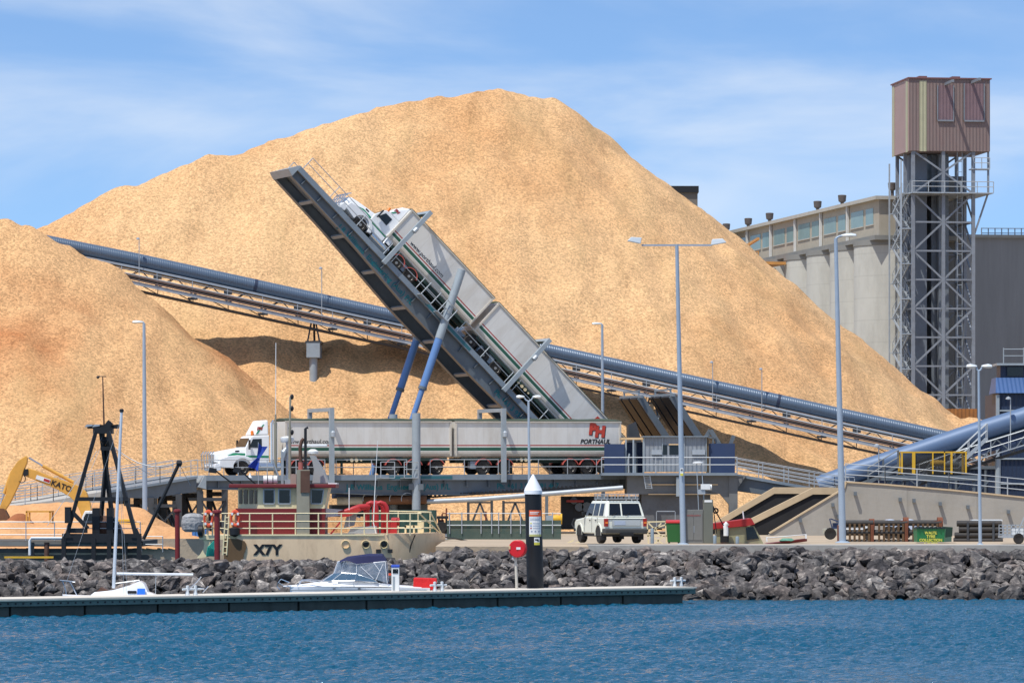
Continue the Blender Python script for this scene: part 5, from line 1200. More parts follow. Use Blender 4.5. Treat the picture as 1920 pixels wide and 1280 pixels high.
for px, pz in ((391, 972), (441, 972)):
    q = MB().tube(ring3((X(px), y0 - .12, Z(pz)), .27, 18, 'y'), .085, 8, cap=False); q = q.xf(T(X(px), 0, Z(pz)) @ Matrix.Diagonal((.72, 1, 1.25, 1)) @ T(-X(px), 0, -Z(pz))).build('life_ring', mor, tg, smooth=True)
    g = MB()
    for a in (45, 135, 225, 315): g.box(X(px) + .195 * math.cos(R(a)) - .05, X(px) + .195 * math.cos(R(a)) + .05, y0 - .225, y0 - .02, Z(pz) + .335 * math.sin(R(a)) - .06, Z(pz) + .335 * math.sin(R(a)) + .06)
    g.build('band', mwt, q)
g = MB()
for px in (418, 425): g.tube([(X(px), y0 - .1, Z(1040)), (X(px + 5), y0 - .1, Z(965))], .035, 6)
for k in range(7): py = 970 + k * 11; a = X(418 + (1040 - py) / 15); g.tube([(a, y0 - .1, Z(py)), (a + .19, y0 - .1, Z(py))], .025, 5)
g.build('ladder', mcrm, tg)
MB().lathe([(.12, -.15), (.3, -.1), (.3, .1), (.12, .15)], (X(376), y0, Z(995)), 12, 'x').build('fender', mblk, tg, smooth=True)
MB().lathe([(.05, -.25), (.26, -.15), (.26, .15), (.05, .25)], (X(440), y0 - .15, Z(996)), 12).build('fender', mblk, tg, smooth=True)
g = MB()
for k in range(9): g.tube([(X(388) + .06 * k, y0 - .15 + .02 * k, Z(1042)), (X(391) + .07 * k, y0 - .2, Z(1026) - .02 * k), (X(402) + .02 * k, y0 - .15, Z(1014) - .04 * k)], .045, 5)
g.build('rope_coil', M('rope_teal', (36, 140, 124), rough=.8, var=.15, sc=4), tg)
# red deck pipes, boom, winch
for px, w, y in ((694, 20, yc - .8), (711, 24, yc - .2), (700, 30, yc + .7)):
    a, b_ = X(px - w / 2), X(px + w / 2); zt3 = Z(944)
    pts = [(a, y, Z(1000)), (a, y, zt3 - .3)] + [(X(px) - (b_ - a) / 2 * math.cos(R(t)), y, zt3 - .3 + .35 * math.sin(R(t))) for t in (25, 55, 90, 125, 155)] + [(b_, y, zt3 - .3), (b_, y, Z(1000))]
    MB().tube(pts, .115, 12).build('deck_pipe', mrd, tg, smooth=True)
MB().tube([(X(690), yc - .8, Z(950)), (X(672), yc - 1.0, Z(951)), (X(650), yc - 1.1, Z(958)), (X(632), yc - 1.1, Z(962))], [.15, .16, .14, .08], 12).build('suction_pipe', mrd, tg, smooth=True)
MB().prism([(X(634), Z(962)), (X(672), Z(951)), (X(676), Z(957)), (X(652), Z(968)), (X(640), Z(969))], yc - 1.5, yc - .7).build('red_cover', M('cover_red', (186, 52, 44), rough=.6, var=.08), tg)
MB().prism([(X(642), Z(990)), (X(648), Z(966)), (X(668), Z(960)), (X(662), Z(985))], yc - .9, yc - .5).build('grey_hood', mgrey, tg)
g = MB(); g.box(X(722), X(742), yc - .5, yc + .6, Z(1000), Z(976)); g.lathe([(.2, 0), (.2, .4)], (X(731), yc, Z(978)), 12, 'x'); g.build('red_winch', mrd, tg)
g = MB(); g.box(X(757), X(793), yc - .7, yc - .5, Z(990), Z(985)); g.box(X(757), X(760), yc - .7, yc + .4, Z(1000), Z(985)); g.box(X(773), X(776), yc - .7, yc + .4, Z(1000), Z(985)); g.box(X(783), X(793), yc - .8, yc + .2, Z(1000), Z(976)); g.build('anchor_windlass', mcrm, tg)
MB().prism([(X(650), Z(1000)), (X(657), Z(989)), (X(705), Z(986)), (X(706), Z(1000))], yc - 1.2, yc + 1.2).build('deck_hatch', mgrey, tg)
g = MB(); g.tube([(X(618), y0 + .05, Z(1003)), (X(640), y0 + .5, Z(975))], .04, 6); g.build('red_stay', mrd, tg)
MB().loft([[(X(605), yc + .2 - .5 * s, Z(970)), (X(607), yc + .2 - .5 * s, Z(953)), (X(650), yc + .2, Z(956)), (X(640), yc + .2 - .3 * s, Z(966))] for s in (-1, 1)]).build('tender', mwt, tg)
g = MB(); g.tube([(X(653), yc - 1.2, Z(990)), (X(653), yc - 1.2, Z(914))], .025, 6); g.tube([(X(704), yc - 1.4, Z(1000)), (X(699), yc - 1.4, Z(980)), (X(702), yc - 1.4, Z(915)), (X(707), yc - 1.4, Z(825))], [.03, .03, .02, .012], 6); g.build('whip_aerial', mwt, tg)
# mooring line, steel trestle at the bow
t = MB().tube([W(828, 1005, YT + 2), W(880, 1014, 215), W(970, 1026, 222)], .035, 5).build('mooring_line', mblk); tag(t, 'dark mooring line running right from the dredger bow', 'rope')
t = thing('steel_trestle', 'tangle of galvanised steel frames lying on sand at the dredger bow', 'trestle', W(860, 1015, 226))
g = MB(); rq = random.Random(5)
for k in range(16):
    a = W(rq.uniform(830, 880), rq.uniform(1000, 1030), 226 + rq.uniform(-1, 2)); b_ = W(rq.uniform(830, 880), rq.uniform(1000, 1014), 226 + rq.uniform(-1, 2)); g.bar(a, b_, .06)
g.bar(W(828, 1012, 226), W(880, 1012, 226), .1); g.bar(W(828, 1002, 226), W(880, 1004, 227), .08); g.build('frame', mgal, t)
# ------------------------------------------------------------------ piles, containers and bits round the basin
for px, Y, y0_, y1_, r, lb in ((332.5, 214, 958, 1050, .125, 'thin dark red mooring pile standing near the sand heap'), (407, 190, 960, 1060, .13, 'thick dark red mooring pile in front of the dredger stern')):
    t = thing('mooring_pile', lb, 'mooring pile', (XY(px, Y), Y, -1)); 
    MB().tube([(XY(px + .8, Y), Y, -1), (XY(px, Y), Y, ZZ(y0_, Y))], r, 14).build('shaft', mmar, t, smooth=True)
    MB().lathe([(r * 1.5, 0), (r * 1.6, .05), (r * 1.5, .12), (r * .9, .16)], (XY(px, Y), Y, ZZ(y0_ + 2, Y)), 14).build('collar', mmar, t)
mcb = M('container_blue', (66, 120, 186), rough=.5, var=.08, sc=1, wav=('X', 5, .05))
t = MB().box(XY(360, 238), XY(386, 238), 238, 241, gz(238), ZZ(993, 238)).build('shipping_container', mcb); tag(t, 'bright blue corrugated container standing behind the dredger stern', 'container')
t = MB().lathe([(.45, 0), (.62, .15), (.66, .5), (.6, .85), (.4, 1.0), (.1, 1.04)], W(362, 990, 236) - Vector((0, 0, .2)), 14).build('cargo_bag', M('bag_grey', (150, 150, 150), rough=.9, var=.3, sc=5, bump=.08, bsc=7)); tag(t, 'grey wrapped cargo bag stacked above the blue container', 'bag')
t = thing('green_tank', 'dark green container behind the dredger bow rail', 'container', W(780, 1000, 240))
MB().box(XY(690, 240), XY(817, 240), 240, 243, gz(240), ZZ(956, 240)).build('body', M('tank_green', (44, 74, 64), rough=.5, var=.12, sc=1, dirt=.3, wav=('X', 2.4, .05)), t)
t = thing('tractor', 'small dark tractor parked right of the green container', 'tractor', W(828, 1000, 238))
Y = 238; g = MB()
for a, b_ in ((821, 824), (835, 838)): g.box(XY(a, Y), XY(b_, Y), Y, Y + 1, ZZ(995, Y), ZZ(970, Y))
g.box(XY(819, Y), XY(840, Y), Y - .1, Y + 1.3, ZZ(972, Y), ZZ(967, Y)); g.box(XY(820, Y), XY(838, Y), Y, Y + 1.2, ZZ(1000, Y), ZZ(988, Y)); g.build('cab', mblk, t)
MB().lathe([(.3, -.12), (.32, 0), (.3, .12)], (XY(828, Y), Y - .2, YARD + .32), 14, 'y').build('wheel', mtyre, t)
MB().box(XY(824, Y), XY(832, Y), Y + .4, Y + .7, ZZ(985, Y), ZZ(974, Y)).build('seat', mguard, t)
# wharf with the black A-frame rig
YF = 217
mtim = M('wharf_timber', (92, 88, 82), rough=.9, var=.25, sc=.8, dirt=.4, dirtc=(50, 46, 42), streak=2)
t = thing('timber_wharf', 'dark weathered timber wharf beneath the black A-frame at left', 'wharf', W(130, 1030, YF))
q = lambda px, py, dy=0: W(px, py, YF) + Vector((0, dy, 0))
MB().box(XY(-60, YF), XY(268, YF), YF, YF + 9, ZZ(1024, YF), ZZ(1014, YF)).build('deck', mtim, t)
MB().box(XY(-60, YF), XY(265, YF), YF - .1, YF + .15, ZZ(1023, YF), ZZ(1015, YF)).build('fascia', M('fascia_grey', (120, 118, 112), rough=.9, var=.2, sc=1), t)
for z0_, z1_, a, b_ in ((1036, 1028, -60, 262), (1050, 1040, 60, 285)): MB().box(XY(a, YF), XY(b_, YF), YF + .3, YF + .8, ZZ(z0_, YF), ZZ(z1_, YF)).build('waling', mtim, t)
for px in (60, 88, 235): MB().tube([(XY(px, YF), YF - .1, -1), (XY(px, YF), YF - .1, ZZ(1016, YF))], .13, 10).build('fender_pile', mrst if px == 88 else mtim, t)
MB().tube([q(57, 1040, -.3), q(57, 1013, -.3), q(60, 1008, -.3), q(110, 1008, -.3), q(172, 1010, -.3)], .07, 8).build('white_pipe', mwt, t, smooth=True)
g = MB(); rail_posts(g, [(XY(-60, YF), YF + .3, ZZ(1013, YF)), (XY(262, YF), YF + .3, ZZ(1013, YF))], h=.95, step=1.5, r=.024, rails=(.3, .62, .95)); rail_posts(g, [(XY(262, YF), YF + 1, ZZ(1035, YF)), (XY(302, YF), YF + 1, ZZ(1035, YF))], h=.8, step=1.1, r=.024, rails=(.4, .8)); g.build('handrail', mgal, t)
t = MB().box(XY(8, 205), XY(100, 205), 205, 205.2, ZZ(1046, 205), ZZ(1042.5, 205)).build('yellow_beam', myel); tag(t, 'long yellow beam lying low behind the rocks at far left', 'beam')
t = thing('a_frame_rig', 'black steel A-frame pile rig with floodlights and thin mast on top', 'rig', q(190, 1008, 1))
g = MB(); g.box(XY(172, YF), XY(208, YF), YF + .6, YF + 1.6, ZZ(812, YF), ZZ(800, YF)); g.bar(q(160, 799, 1), q(219, 799, 1), .16, .2); g.bar(q(196, 799, 1), q(222, 797, 1), .14); g.bar(q(196, 801, .8), q(205, 790, .8), .3); g.build('head_beam', mblk, t)
for a, b_, d0, d1 in (((180, 808), (126, 1006), 0, -.4), ((184, 808), (207, 1012), 1.6, 2.6), ((199, 808), (176, 1012), 1.6, 2.6), ((203, 808), (257, 1006), 0, -.4)):
    MB().bar(q(*a, d0), q(*b_, d1), .18, .18).build('leg', mblk, t)
g = MB(); g.bar(q(143, 935, -.3), q(241, 935, -.3), .2); g.bar(q(186, 840, .7), q(210, 840, .7), .2); g.bar(q(132, 994, -.3), q(165, 994, -.3), .2, .25); g.bar(q(137, 960, -.3), q(166, 990, -.3), .2); g.bar(q(118, 1008, -.3), q(266, 1008, -.3), .3, .45)
for px in (121, 177, 206, 262): g.box(XY(px - 4, YF), XY(px + 4, YF), YF - .5, YF - .2, -.5, ZZ(1008, YF))
g.prism([(XY(248, YF), ZZ(1008, YF)), (XY(266, YF), ZZ(1008, YF)), (XY(258, YF), ZZ(990, YF))], YF - .5, YF - .2); g.prism([(XY(118, YF), ZZ(1008, YF)), (XY(138, YF), ZZ(1008, YF)), (XY(128, YF), ZZ(992, YF))], YF - .5, YF - .2)
g.build('base_frame', mblk, t)
MB().tube([q(191.5, 799, 1), q(189, 704, 1)], [.045, .03], 6).build('mast', mrst, t)
g = MB(); g.tube([q(179, 704, 1), q(196, 705, 1)], .025, 5); g.lathe([(.02, -.08), (.1, 0), (.02, .08)], q(180, 706, 1), 8); g.build('wind_vane', mblk, t)
for px, s in ((164, -1), (178, -1)):
    MB().hexa([q(px - 8, 800, .7), q(px + 6, 798, .7), q(px + 6, 798, 1.2), q(px - 8, 800, 1.2), q(px - 4, 795, .7), q(px + 7, 795, .7), q(px + 7, 795, 1.2), q(px - 4, 795, 1.2)]).build('floodlight', mgal, t)
g = MB(); g.lathe([(.1, -.2), (.22, 0), (.1, .2)], q(192, 825, 1), 8); g.tube([q(192, 812, 1), q(192, 822, 1)], .03, 5); g.build('hook_block', mblk, t)
for a, b_, c in ((172, 186, .2), (199, 211, .2)): MB().box(XY(a, YF), XY(b_, YF), YF + c, YF + c + 1, ZZ(1002, YF), ZZ(952, YF)).build('winch_frame', mblk, t)
MB().box(XY(124, YF), XY(135, YF), YF - .7, YF - .2, ZZ(980, YF), ZZ(950, YF)).build('counterweight', mblk, t); MB().lathe([(.5, -.3), (.5, .3)], q(192, 985, .8), 16, 'x').build('winch_drum', mrst, t)
g = MB(); g.prism([(XY(206, YF), ZZ(1002, YF)), (XY(228, YF), ZZ(1002, YF)), (XY(222, YF), ZZ(984, YF)), (XY(208, YF), ZZ(966, YF))], YF + .4, YF + 1.4); g.build('winch_gear', mblk, t)
MB().tube([q(270, 1010, -.3), q(335, 872, -.3)], .09, 8).build('derrick_boom', mblk, t)
MB().lathe([(.05, -.15), (.17, -.1), (.17, .1), (.05, .15)], q(337, 868, -.3), 10, 'x').build('boom_sheave', mblk, t)
g = MB()
def sag(a, b_, s, n=8): return [Vector(a).lerp(Vector(b_), i / n) + Vector((0, 0, -s * 4 * (i / n) * (1 - i / n))) for i in range(n + 1)]
g.tube(sag(q(212, 838, .8), q(337, 866, -.3), .55), .022, 4); g.tube([q(180, 845, .5), q(90, 985, -.4)], .014, 4); g.tube([q(184, 840, 1), q(120, 1005, -.6)], .014, 4); g.tube(sag(q(208, 838, .8), q(275, 890, 3), .1), .014, 4); g.tube([q(337, 870, -.3), q(352, 910, 2)], .015, 4); g.build('rigging', mgal, t)
# excavator
YE = 249; q = lambda px, py, dy=0: W(px, py, YE) + Vector((0, dy, 0)); pp = lambda L: [(XY(a, YE), ZZ(b_, YE)) for a, b_ in L]
mexc = M('excavator_yellow', (214, 160, 72), rough=.5, var=.1, sc=1, dirt=.4, dirtc=(170, 128, 66))
t = thing('excavator', 'yellow tracked excavator with raised boom working beside the sand heap', 'excavator', q(190, 1005))
bo = MB().prism(pp([(46, 884), (52, 877), (70, 882), (90, 891), (131, 904), (152, 912), (163, 923), (170, 945), (172, 962), (168, 975), (156, 975), (151, 958), (143, 942), (132, 931), (110, 918), (60, 897), (50, 893)]), YE - .28, YE + .28).build('boom', mexc, t, bevel=.03)
text('KATO', .46, mblk, bo, Matrix.Translation((XY(116, YE), YE - .30, ZZ(911, YE))) @ Matrix.Rotation(R(20), 4, 'Y') @ FACE, bold=.008, depth=.006)
p1, p2 = q(69, 893.5, -.31), q(95, 902.5, -.31)
pl = MB().bar(p1, p2, .02, .24).build('white_plate', mwt, bo)
MB().bar(p1.lerp(p2, .55) - Vector((0, .012, 0)), p1.lerp(p2, .97) - Vector((0, .012, 0)), .02, .15).build('red_mark', mrd, pl)
MB().prism(pp([(34, 864), (49, 854), (52, 858), (51, 868), (46, 880), (40, 900), (20, 942), (10, 957), (2, 955), (0, 950), (11, 928), (20, 884)]), YE - .24, YE + .24).build('stick', mexc, t, bevel=.03)
g = MB(); g.tube([q(54, 858), q(83, 875)], .055, 8); q1 = g.build('ram_rod', mchr, t); MB().tube([q(80, 873), q(138, 904)], .10, 10).build('boom_ram', mexc, t)
MB().tube([q(21, 888, -.1), q(8, 925, -.1)], .1, 10).build('bucket_ram', mexc, t); MB().tube([q(9, 922, -.1), q(0, 950, -.1)], .05, 8).build('ram_rod', mchr, t)
MB().tube(ring3(q(42, 897, -.3), .22, 10, 'y', -140, 60), .025, 5).build('hydraulic_hose', mblk, t)
MB().prism(pp([(48, 879), (54, 879), (54, 890), (46, 893), (44, 888)]), YE - .34, YE + .34).build('elbow_pin', mblk, t)
MB().prism(pp([(-8, 952), (9, 953), (17, 968), (14, 983), (0, 984), (-10, 972)]), YE - .5, YE + .5).build('bucket', M('bucket_rust', (110, 76, 54), rough=.8, var=.25, sc=2), t)
cb = MB().prism(pp([(153, 1000), (158, 968), (163, 957), (196, 957), (198, 1000)]), YE - 1.2, YE + .1).build('cab', mwt, t, bevel=.04)
MB().prism(pp([(158, 990), (161, 969), (165, 962), (178, 962), (178, 990)]), YE - 1.23, YE - 1.19).build('cab_window', mgl, cb)
MB().prism(pp([(198, 1004), (198, 980), (222, 977), (265, 981), (266, 1004)]), YE - 1.3, YE + 1.3).build('engine_house', mexc, t, bevel=.05)
MB().prism(pp([(222, 977.5), (250, 979), (250, 973), (224, 973)]), YE - 1.0, YE + 1.0).build('engine_hood', myel, t, bevel=.03)
MB().box(XY(231, YE), XY(251, YE), YE - 1.33, YE - 1.29, ZZ(989, YE), ZZ(984, YE)).build('decal', mgrey, t)
g = MB(); g.prism(pp([(140, 1008), (146, 1003), (262, 1003), (268, 1008), (262, 1014), (146, 1014)]), YE - 1.5, YE - .9); g.prism(pp([(140, 1008), (146, 1003), (262, 1003), (268, 1008), (262, 1014), (146, 1014)]), YE + .9, YE + 1.5); g.build('tracks', mblk, t)
t = thing('roller_machine', 'small tan machine with open roll frame left of the excavator', 'machine', W(75, 1005, 240)); Y = 240
g = MB(); 
for px in (50, 94): g.box(XY(px - 1.5, Y), XY(px + 1.5, Y), Y - .1, Y + .1, ZZ(1008, Y), ZZ(958, Y)); g.box(XY(px - 1.5, Y), XY(px + 1.5, Y), Y + 1.3, Y + 1.5, ZZ(1008, Y), ZZ(958, Y))
g.box(XY(49, Y), XY(96, Y), Y - .1, Y + 1.5, ZZ(960, Y), ZZ(957, Y)); g.build('roll_frame', mexc, t)
g = MB(); g.box(XY(62, Y), XY(93, Y), Y, Y + 1.2, ZZ(1008, Y), ZZ(995, Y)); g.build('body', mcrm, t)
MB().box(XY(63, Y), XY(92, Y), Y - .05, Y + .9, ZZ(995, Y), ZZ(988, Y)).build('engine_cover', mwt, t)
g = MB(); g.lathe([(.25, 0), (.25, .5)], (XY(59, Y), Y + .3, ZZ(998, Y)), 10); g.lathe([(.12, 0), (.2, .2), (.1, .3)], (XY(84, Y), Y + .5, ZZ(987, Y)), 10); g.build('engine_parts', mblk, t)
# heaps of sand
msand = M('orange_sand', (204, 154, 106), rough=.95, var=.16, sc=1.0, dirt=.45, dirtc=(176, 120, 72), bump=.1, bsc=5)
def heap(name, label, cat, pts, Yf, k, x0, x1, y0, y1, m, st=.16):
    P = [W(px, py, Yf) for px, py in pts]; dense = []
    for a, b_ in zip(P[:-1], P[1:]): dense += [a.lerp(b_, i / 12) for i in range(12)]
    dense.append(P[-1])
    def f(Xg, Yg):
        Zg = np.full_like(Xg, -9.); wx = .5 * vnoise(Xg / 1.5, Yg / 1.5, 51); wy = .5 * vnoise(Xg / 1.5, Yg / 1.5, 52)
        for p in dense: np.maximum(Zg, p.z + .2 - k * np.sqrt((Xg + wx - p.x) ** 2 + (Yg + wy - p.y) ** 2 + .09), out=Zg)
        return Zg + .14 * vnoise(Xg / .9, Yg / .9, 53) + .07 * vnoise(Xg / .3, Yg / .3, 54)
    return tag(grid_obj(name, np.arange(x0, x1, st), np.arange(y0, y1, st), f, m, keep=lambda a, b_, c: c > YB - .2), label, cat)
heap('sand_heap', 'long low heap of orange sand behind the excavator', 'sand heap', [(-60, 952), (60, 946), (130, 940), (200, 942), (262, 952), (290, 972), (318, 995)], 259, .62, -36, -14, 251, 268, msand)
heap('sand_heap', 'low pale sand bank sloping to the basin behind the timber wharf', 'sand heap', [(-140, 986), (20, 980), (120, 988), (230, 984), (330, 990), (400, 1000)], 240, .3, -40, -15, 226, 246, msand, .2)
heap('soil_heap', 'small red-brown soil mound left of the tan machine', 'soil heap', [(28, 958), (38, 958)], 246, 1.0, -32, -25, 243, 249, M('red_soil', (150, 92, 58), rough=.95, var=.15, sc=2, bump=.05, bsc=6), .12)
# ------------------------------------------------------------------ white four wheel drive
mcarw = M('car_white', (226, 228, 214), rough=.25, var=.02, sc=1, dirt=.1, dirtc=(190, 180, 160), spec=.6)
mplas = M('grey_plastic', (66, 68, 68), rough=.7, var=.1); mlens = M('tail_lens', (150, 34, 28), rough=.2, var=.08)
YC = 183.6; CA = R(16)
car = thing('parked_car', 'white four wheel drive wagon with aluminium roof rack parked above the rocks', 'car', (XY(1173, YC), YC, YARD + .06), local=True, rot=(0, 0, CA))
# local: x right, y forwards, z up, origin under the rear bumper
hw = .93
side = [(.02, .52), (.0, .95), (.03, 1.12), (3.0, 1.14), (3.25, 1.10), (4.3, 1.02), (4.5, .92), (4.55, .55), (4.2, .42), (.3, .42)]
def yz_loft(poly, xs, scale=None):
    return [[(x, y if not scale else y, z) for y, z in poly] for x in xs]
def arch_cut(poly): return poly
low = [(-hw + .05, .97), (-hw, .93), (hw, .93), (hw - .05, .97)]
g = MB(); g.loft([[(x, y * (1 if abs(x) < hw - .01 else 1), z) for y, z in side] for x in (-hw + .06, -hw, hw, hw - .06)][1:3])
body = g.build('body', mcarw, car, bevel=.05)
def gh(y0, y1, y2, y3, zb_, zt_, hb_, ht): return [(-hb_, y0, zb_), (hb_, y0, zb_), (hb_, y3, zb_), (-hb_, y3, zb_), (-ht, y1, zt_), (ht, y1, zt_), (ht, y2, zt_), (-ht, y2, zt_)]
MB().hexa(gh(.04, .30, 2.55, 3.18, 1.12, 1.84, .90, .74)).build('cabin', mcarw, car, bevel=.07)
def pane(pts, n): # pts on a plane, pushed out along n
    n = Vector(n) * .012; return MB().loft([[Vector(p) - n * 2 for p in pts], [Vector(p) + n for p in pts]])
fx = lambda z: .90 - (z - 1.12) / .72 * .16
fy = lambda z: .04 + (z - 1.12) / .72 * .26
ff = lambda z: 3.18 - (z - 1.12) / .72 * .63
za, zb_ = 1.2, 1.72
for s in (-1, 1):
    for (a, b_, c, d) in ((.42, 1.02, 1.06, .52), (1.16, 1.86, 1.86, 1.20), (1.98, 2.98, 2.58, 1.98)):
        pane([(s * fx(za), a, za), (s * fx(za), b_, za), (s * fx(zb_), c if c > 1.1 else b_, zb_), (s * fx(zb_), d, zb_)], (s, 0, .25)).build('side_window', mgl, car)
for (x0, x1) in ((-.72, -.19), (-.12, .74)):
    pane([(x0, fy(za), za + .02), (x1, fy(za), za + .02), (x1 * .9 if x1 > 0 else x1, fy(zb_), zb_), (x0 * .9 if x0 < -.3 else x0, fy(zb_), zb_)], (0, -1, .35)).build('rear_window', mgl, car)
    MB().bar((x0 + .12, fy(1.2) - .05, 1.2), (x0 + .34, fy(1.34) - .05, 1.33), .02, .025).build('wiper', mblk, car)
pane([(-.8, ff(1.2), 1.2), (.8, ff(1.2), 1.2), (.68, ff(1.72), 1.72), (-.68, ff(1.72), 1.72)], (0, 1, .8)).build('windscreen', mgl, car)
tgp = MB().box(-.62, .66, -.035, .01, .78, 1.02).build('tailgate_panel', M('panel_silver', (176, 182, 182), rough=.35, var=.05), car)
MB().box(-.52, -.02, -.05, -.02, .80, .98).build('number_plate', M('plate_pale', (168, 180, 196), rough=.4, var=.1, sc=8), tgp)
MB().box(-.8, .8, -.03, .01, 1.05, 1.075).build('tailgate_seam', mplas, car)
for s in (-1, 1): MB().box(s * .87 - .08, s * .87 + .08, -.05, .12, .74, 1.08).build('tail_light', mlens, car, bevel=.015); MB().box(s * .87 - .06, s * .87 + .06, -.06, -.045, .86, .94).build('indicator', mamb, car)
MB().prism([(-.16, .44), (-.18, .62), (-.02, .66), (.35, .64), (.35, .44)], -.96, .96, 'x').build('rear_bumper', mplas, car, bevel=.03)
MB().box(-.3, .3, -.2, -.1, .36, .48).build('tow_bar', mblk, car)
wp = MB().lathe([(.26, -.12), (.36, -.13), (.39, -.08), (.39, .08), (.36, .13), (.26, .12)], (0, 0, 0), 26, 'x').build('wheel', mtyre, car, smooth=True)
MB().lathe([(.26, -.1), (.2, -.06), (.08, -.08), (.01, -.08)], (0, 0, 0), 20, 'x').build('rim', M('rim_tan', (168, 158, 140), rough=.5, var=.12), wp, smooth=True)
wp.location = (-.80, .95, .39)
for loc, rz in (((.80, .95, .39), 180), ((-.80, 3.75, .39), 0), ((.80, 3.75, .39), 180)):
    c = copy_tree(wp, car); c.location = loc; c.rotation_euler = (0, 0, R(rz))
for y in (.95, 3.75):
    for s in (-1, 1):
        a = [(y + .5 * math.cos(R(k)), .39 + .5 * math.sin(R(k))) for k in range(-5, 186, 19)] 
        MB().loft([[(x, yy, zz) for yy, zz in a + [(y + .41 * math.cos(R(k)), .39 + .41 * math.sin(R(k))) for k in range(185, -6, -19)]] for x in (s * .86, s * .955)]).build('wheel_arch', mblk if False else mcarw, car)
        MB().loft([[(x, y + .415 * math.cos(R(k)), .39 + .415 * math.sin(R(k))) for k in range(-8, 189, 14)] for x in (s * .915, s * .934)]).build('arch_gap', mblk, car)
        MB().box(s * .84 - .12, s * .84 + .12, y - .50, y - .47, .16, .5).build('mud_flap', mblk, car)
for s in (-1, 1):
    g = MB()
    for y in (1.1, 1.92, 3.02): g.box(s * .935 - .004, s * .935 + .004, y - .012, y + .012, .5, 1.12)
    g.build('door_seam', mplas, car)
    for y in (1.25, 2.1): MB().box(s * .945 - .012, s * .945 + .012, y, y + .16, .98, 1.02).build('door_handle', mplas, car)
    MB().box(s * 1.03 - .08, s * 1.03 + .08, 2.78, 2.86, 1.2, 1.36).build('side_mirror', mblk, car, bevel=.02)
g = MB(); g.tube([(-.9, 4.62, .5), (-.9, 4.72, 1.02), (.9, 4.72, 1.02), (.9, 4.62, .5)], .035, 8); g.tube([(-.95, 4.3, .55), (-1.0, 4.68, .8), (-.9, 4.72, 1.02)], .03, 8); g.build('bullbar', mblk, car)
rk = MB(); z0, z1 = 1.92, 2.13
for x in (-.68, .68):
    for z in (z0, z1): rk.tube([(x, .25, z), (x, 2.35, z)], .018, 6)
    for k in range(12): rk.tube([(x, .25 + k * 2.1 / 11, z0), (x, .25 + k * 2.1 / 11, z1)], .013, 5)
for y in (.25, 2.35):
    for z in (z0, z1): rk.tube([(-.68, y, z), (.68, y, z)], .018, 6)
    for k in range(10): rk.tube([(-.68 + k * 1.36 / 9, y, z0), (-.68 + k * 1.36 / 9, y, z1)], .013, 5)
for k in range(7): rk.tube([(-.68, .3 + k * .33, z0), (.68, .3 + k * .33, z0)], .013, 5)
for y in (.5, 1.3, 2.1):
    for x in (-.68, .68): rk.tube([(x, y, z0), (x * 1.02, y, 1.82)], .02, 5)
rk.build('roof_rack', M('aluminium', (176, 180, 182), rough=.35, metal=.5, var=.08), car)
MB().box(-.88, .88, .3, 4.3, .3, .44).build('underbody', mblk, car)
# ------------------------------------------------------------------ things on the quay right of the car
YQ = 184.5; x_ = lambda px: XY(px, YQ); z_ = lambda py: ZZ(py, YQ); ZG = YARD + .06
t = thing('wheelie_bin', 'green wheelie bin with red lid beside the grey electrical cabinet', 'bin', (x_(1263), YQ, ZG))
MB().hexa([(x_(1252), YQ - .3, ZG + .05), (x_(1276), YQ - .3, ZG + .05), (x_(1276), YQ + .3, ZG + .05), (x_(1252), YQ + .3, ZG + .05), (x_(1249), YQ - .34, z_(980)), (x_(1278), YQ - .34, z_(980)), (x_(1278), YQ + .36, z_(980)), (x_(1249), YQ + .36, z_(980))]).build('body', M('bin_green', (44, 98, 46), rough=.5, var=.06), t, bevel=.02)
MB().hexa([(x_(1248), YQ - .37, z_(980)), (x_(1279), YQ - .37, z_(980)), (x_(1279), YQ + .4, z_(980)), (x_(1248), YQ + .4, z_(980)), (x_(1249), YQ - .35, z_(976)), (x_(1278), YQ - .35, z_(976)), (x_(1278), YQ + .4, z_(974)), (x_(1249), YQ + .4, z_(974))]).build('lid', M('bin_lid_red', (190, 44, 44), rough=.45, var=.05), t, bevel=.015)
for px in (1255, 1273): MB().lathe([(.1, -.04), (.1, .04)], (x_(px), YQ + .3, ZG + .1), 12, 'x').build('wheel', mblk, t)
t = thing('electrical_cabinet', 'grey double door electrical cabinet with taller section behind the floodlight mast', 'cabinet', (x_(1305), YQ, ZG))
mcabn = M('cabinet_grey', (116, 116, 112), rough=.5, var=.06, sc=1, dirt=.15)
MB().box(x_(1277), x_(1318), YQ - .4, YQ + .35, ZG, z_(955)).build('body', mcabn, t, bevel=.015)
MB().box(x_(1318.3), x_(1336), YQ - .45, YQ + .4, ZG, z_(936)).build('tall_section', M('cabinet_olive', (104, 106, 96), rough=.5, var=.06), t, bevel=.015)
for a, b_ in ((1284, 1299.5), (1300, 1316)): d = MB().box(x_(a), x_(b_), YQ - .42, YQ - .40, z_(1012), z_(960)).build('door', mcabn, t, bevel=.004)
text('POWER SUPPLY', .085, M('fade_red', (150, 92, 88), rough=.6), t, T(x_(1300), YQ - .428, z_(966)) @ FACE, bold=.004, depth=.003)
MB().box(x_(1300), x_(1301), YQ - .44, YQ - .42, z_(998), z_(985)).build('handle', mgal, t)
MB().box(x_(1320), x_(1334), YQ - .46, YQ - .45, z_(941), z_(937)).build('camera_plate', MATS['sign_white'], t)
t = thing('survey_receiver', 'white survey dome and meter boxes on thin stays above the cabinet', 'receiver', (x_(1310), YQ + .3, z_(955)))
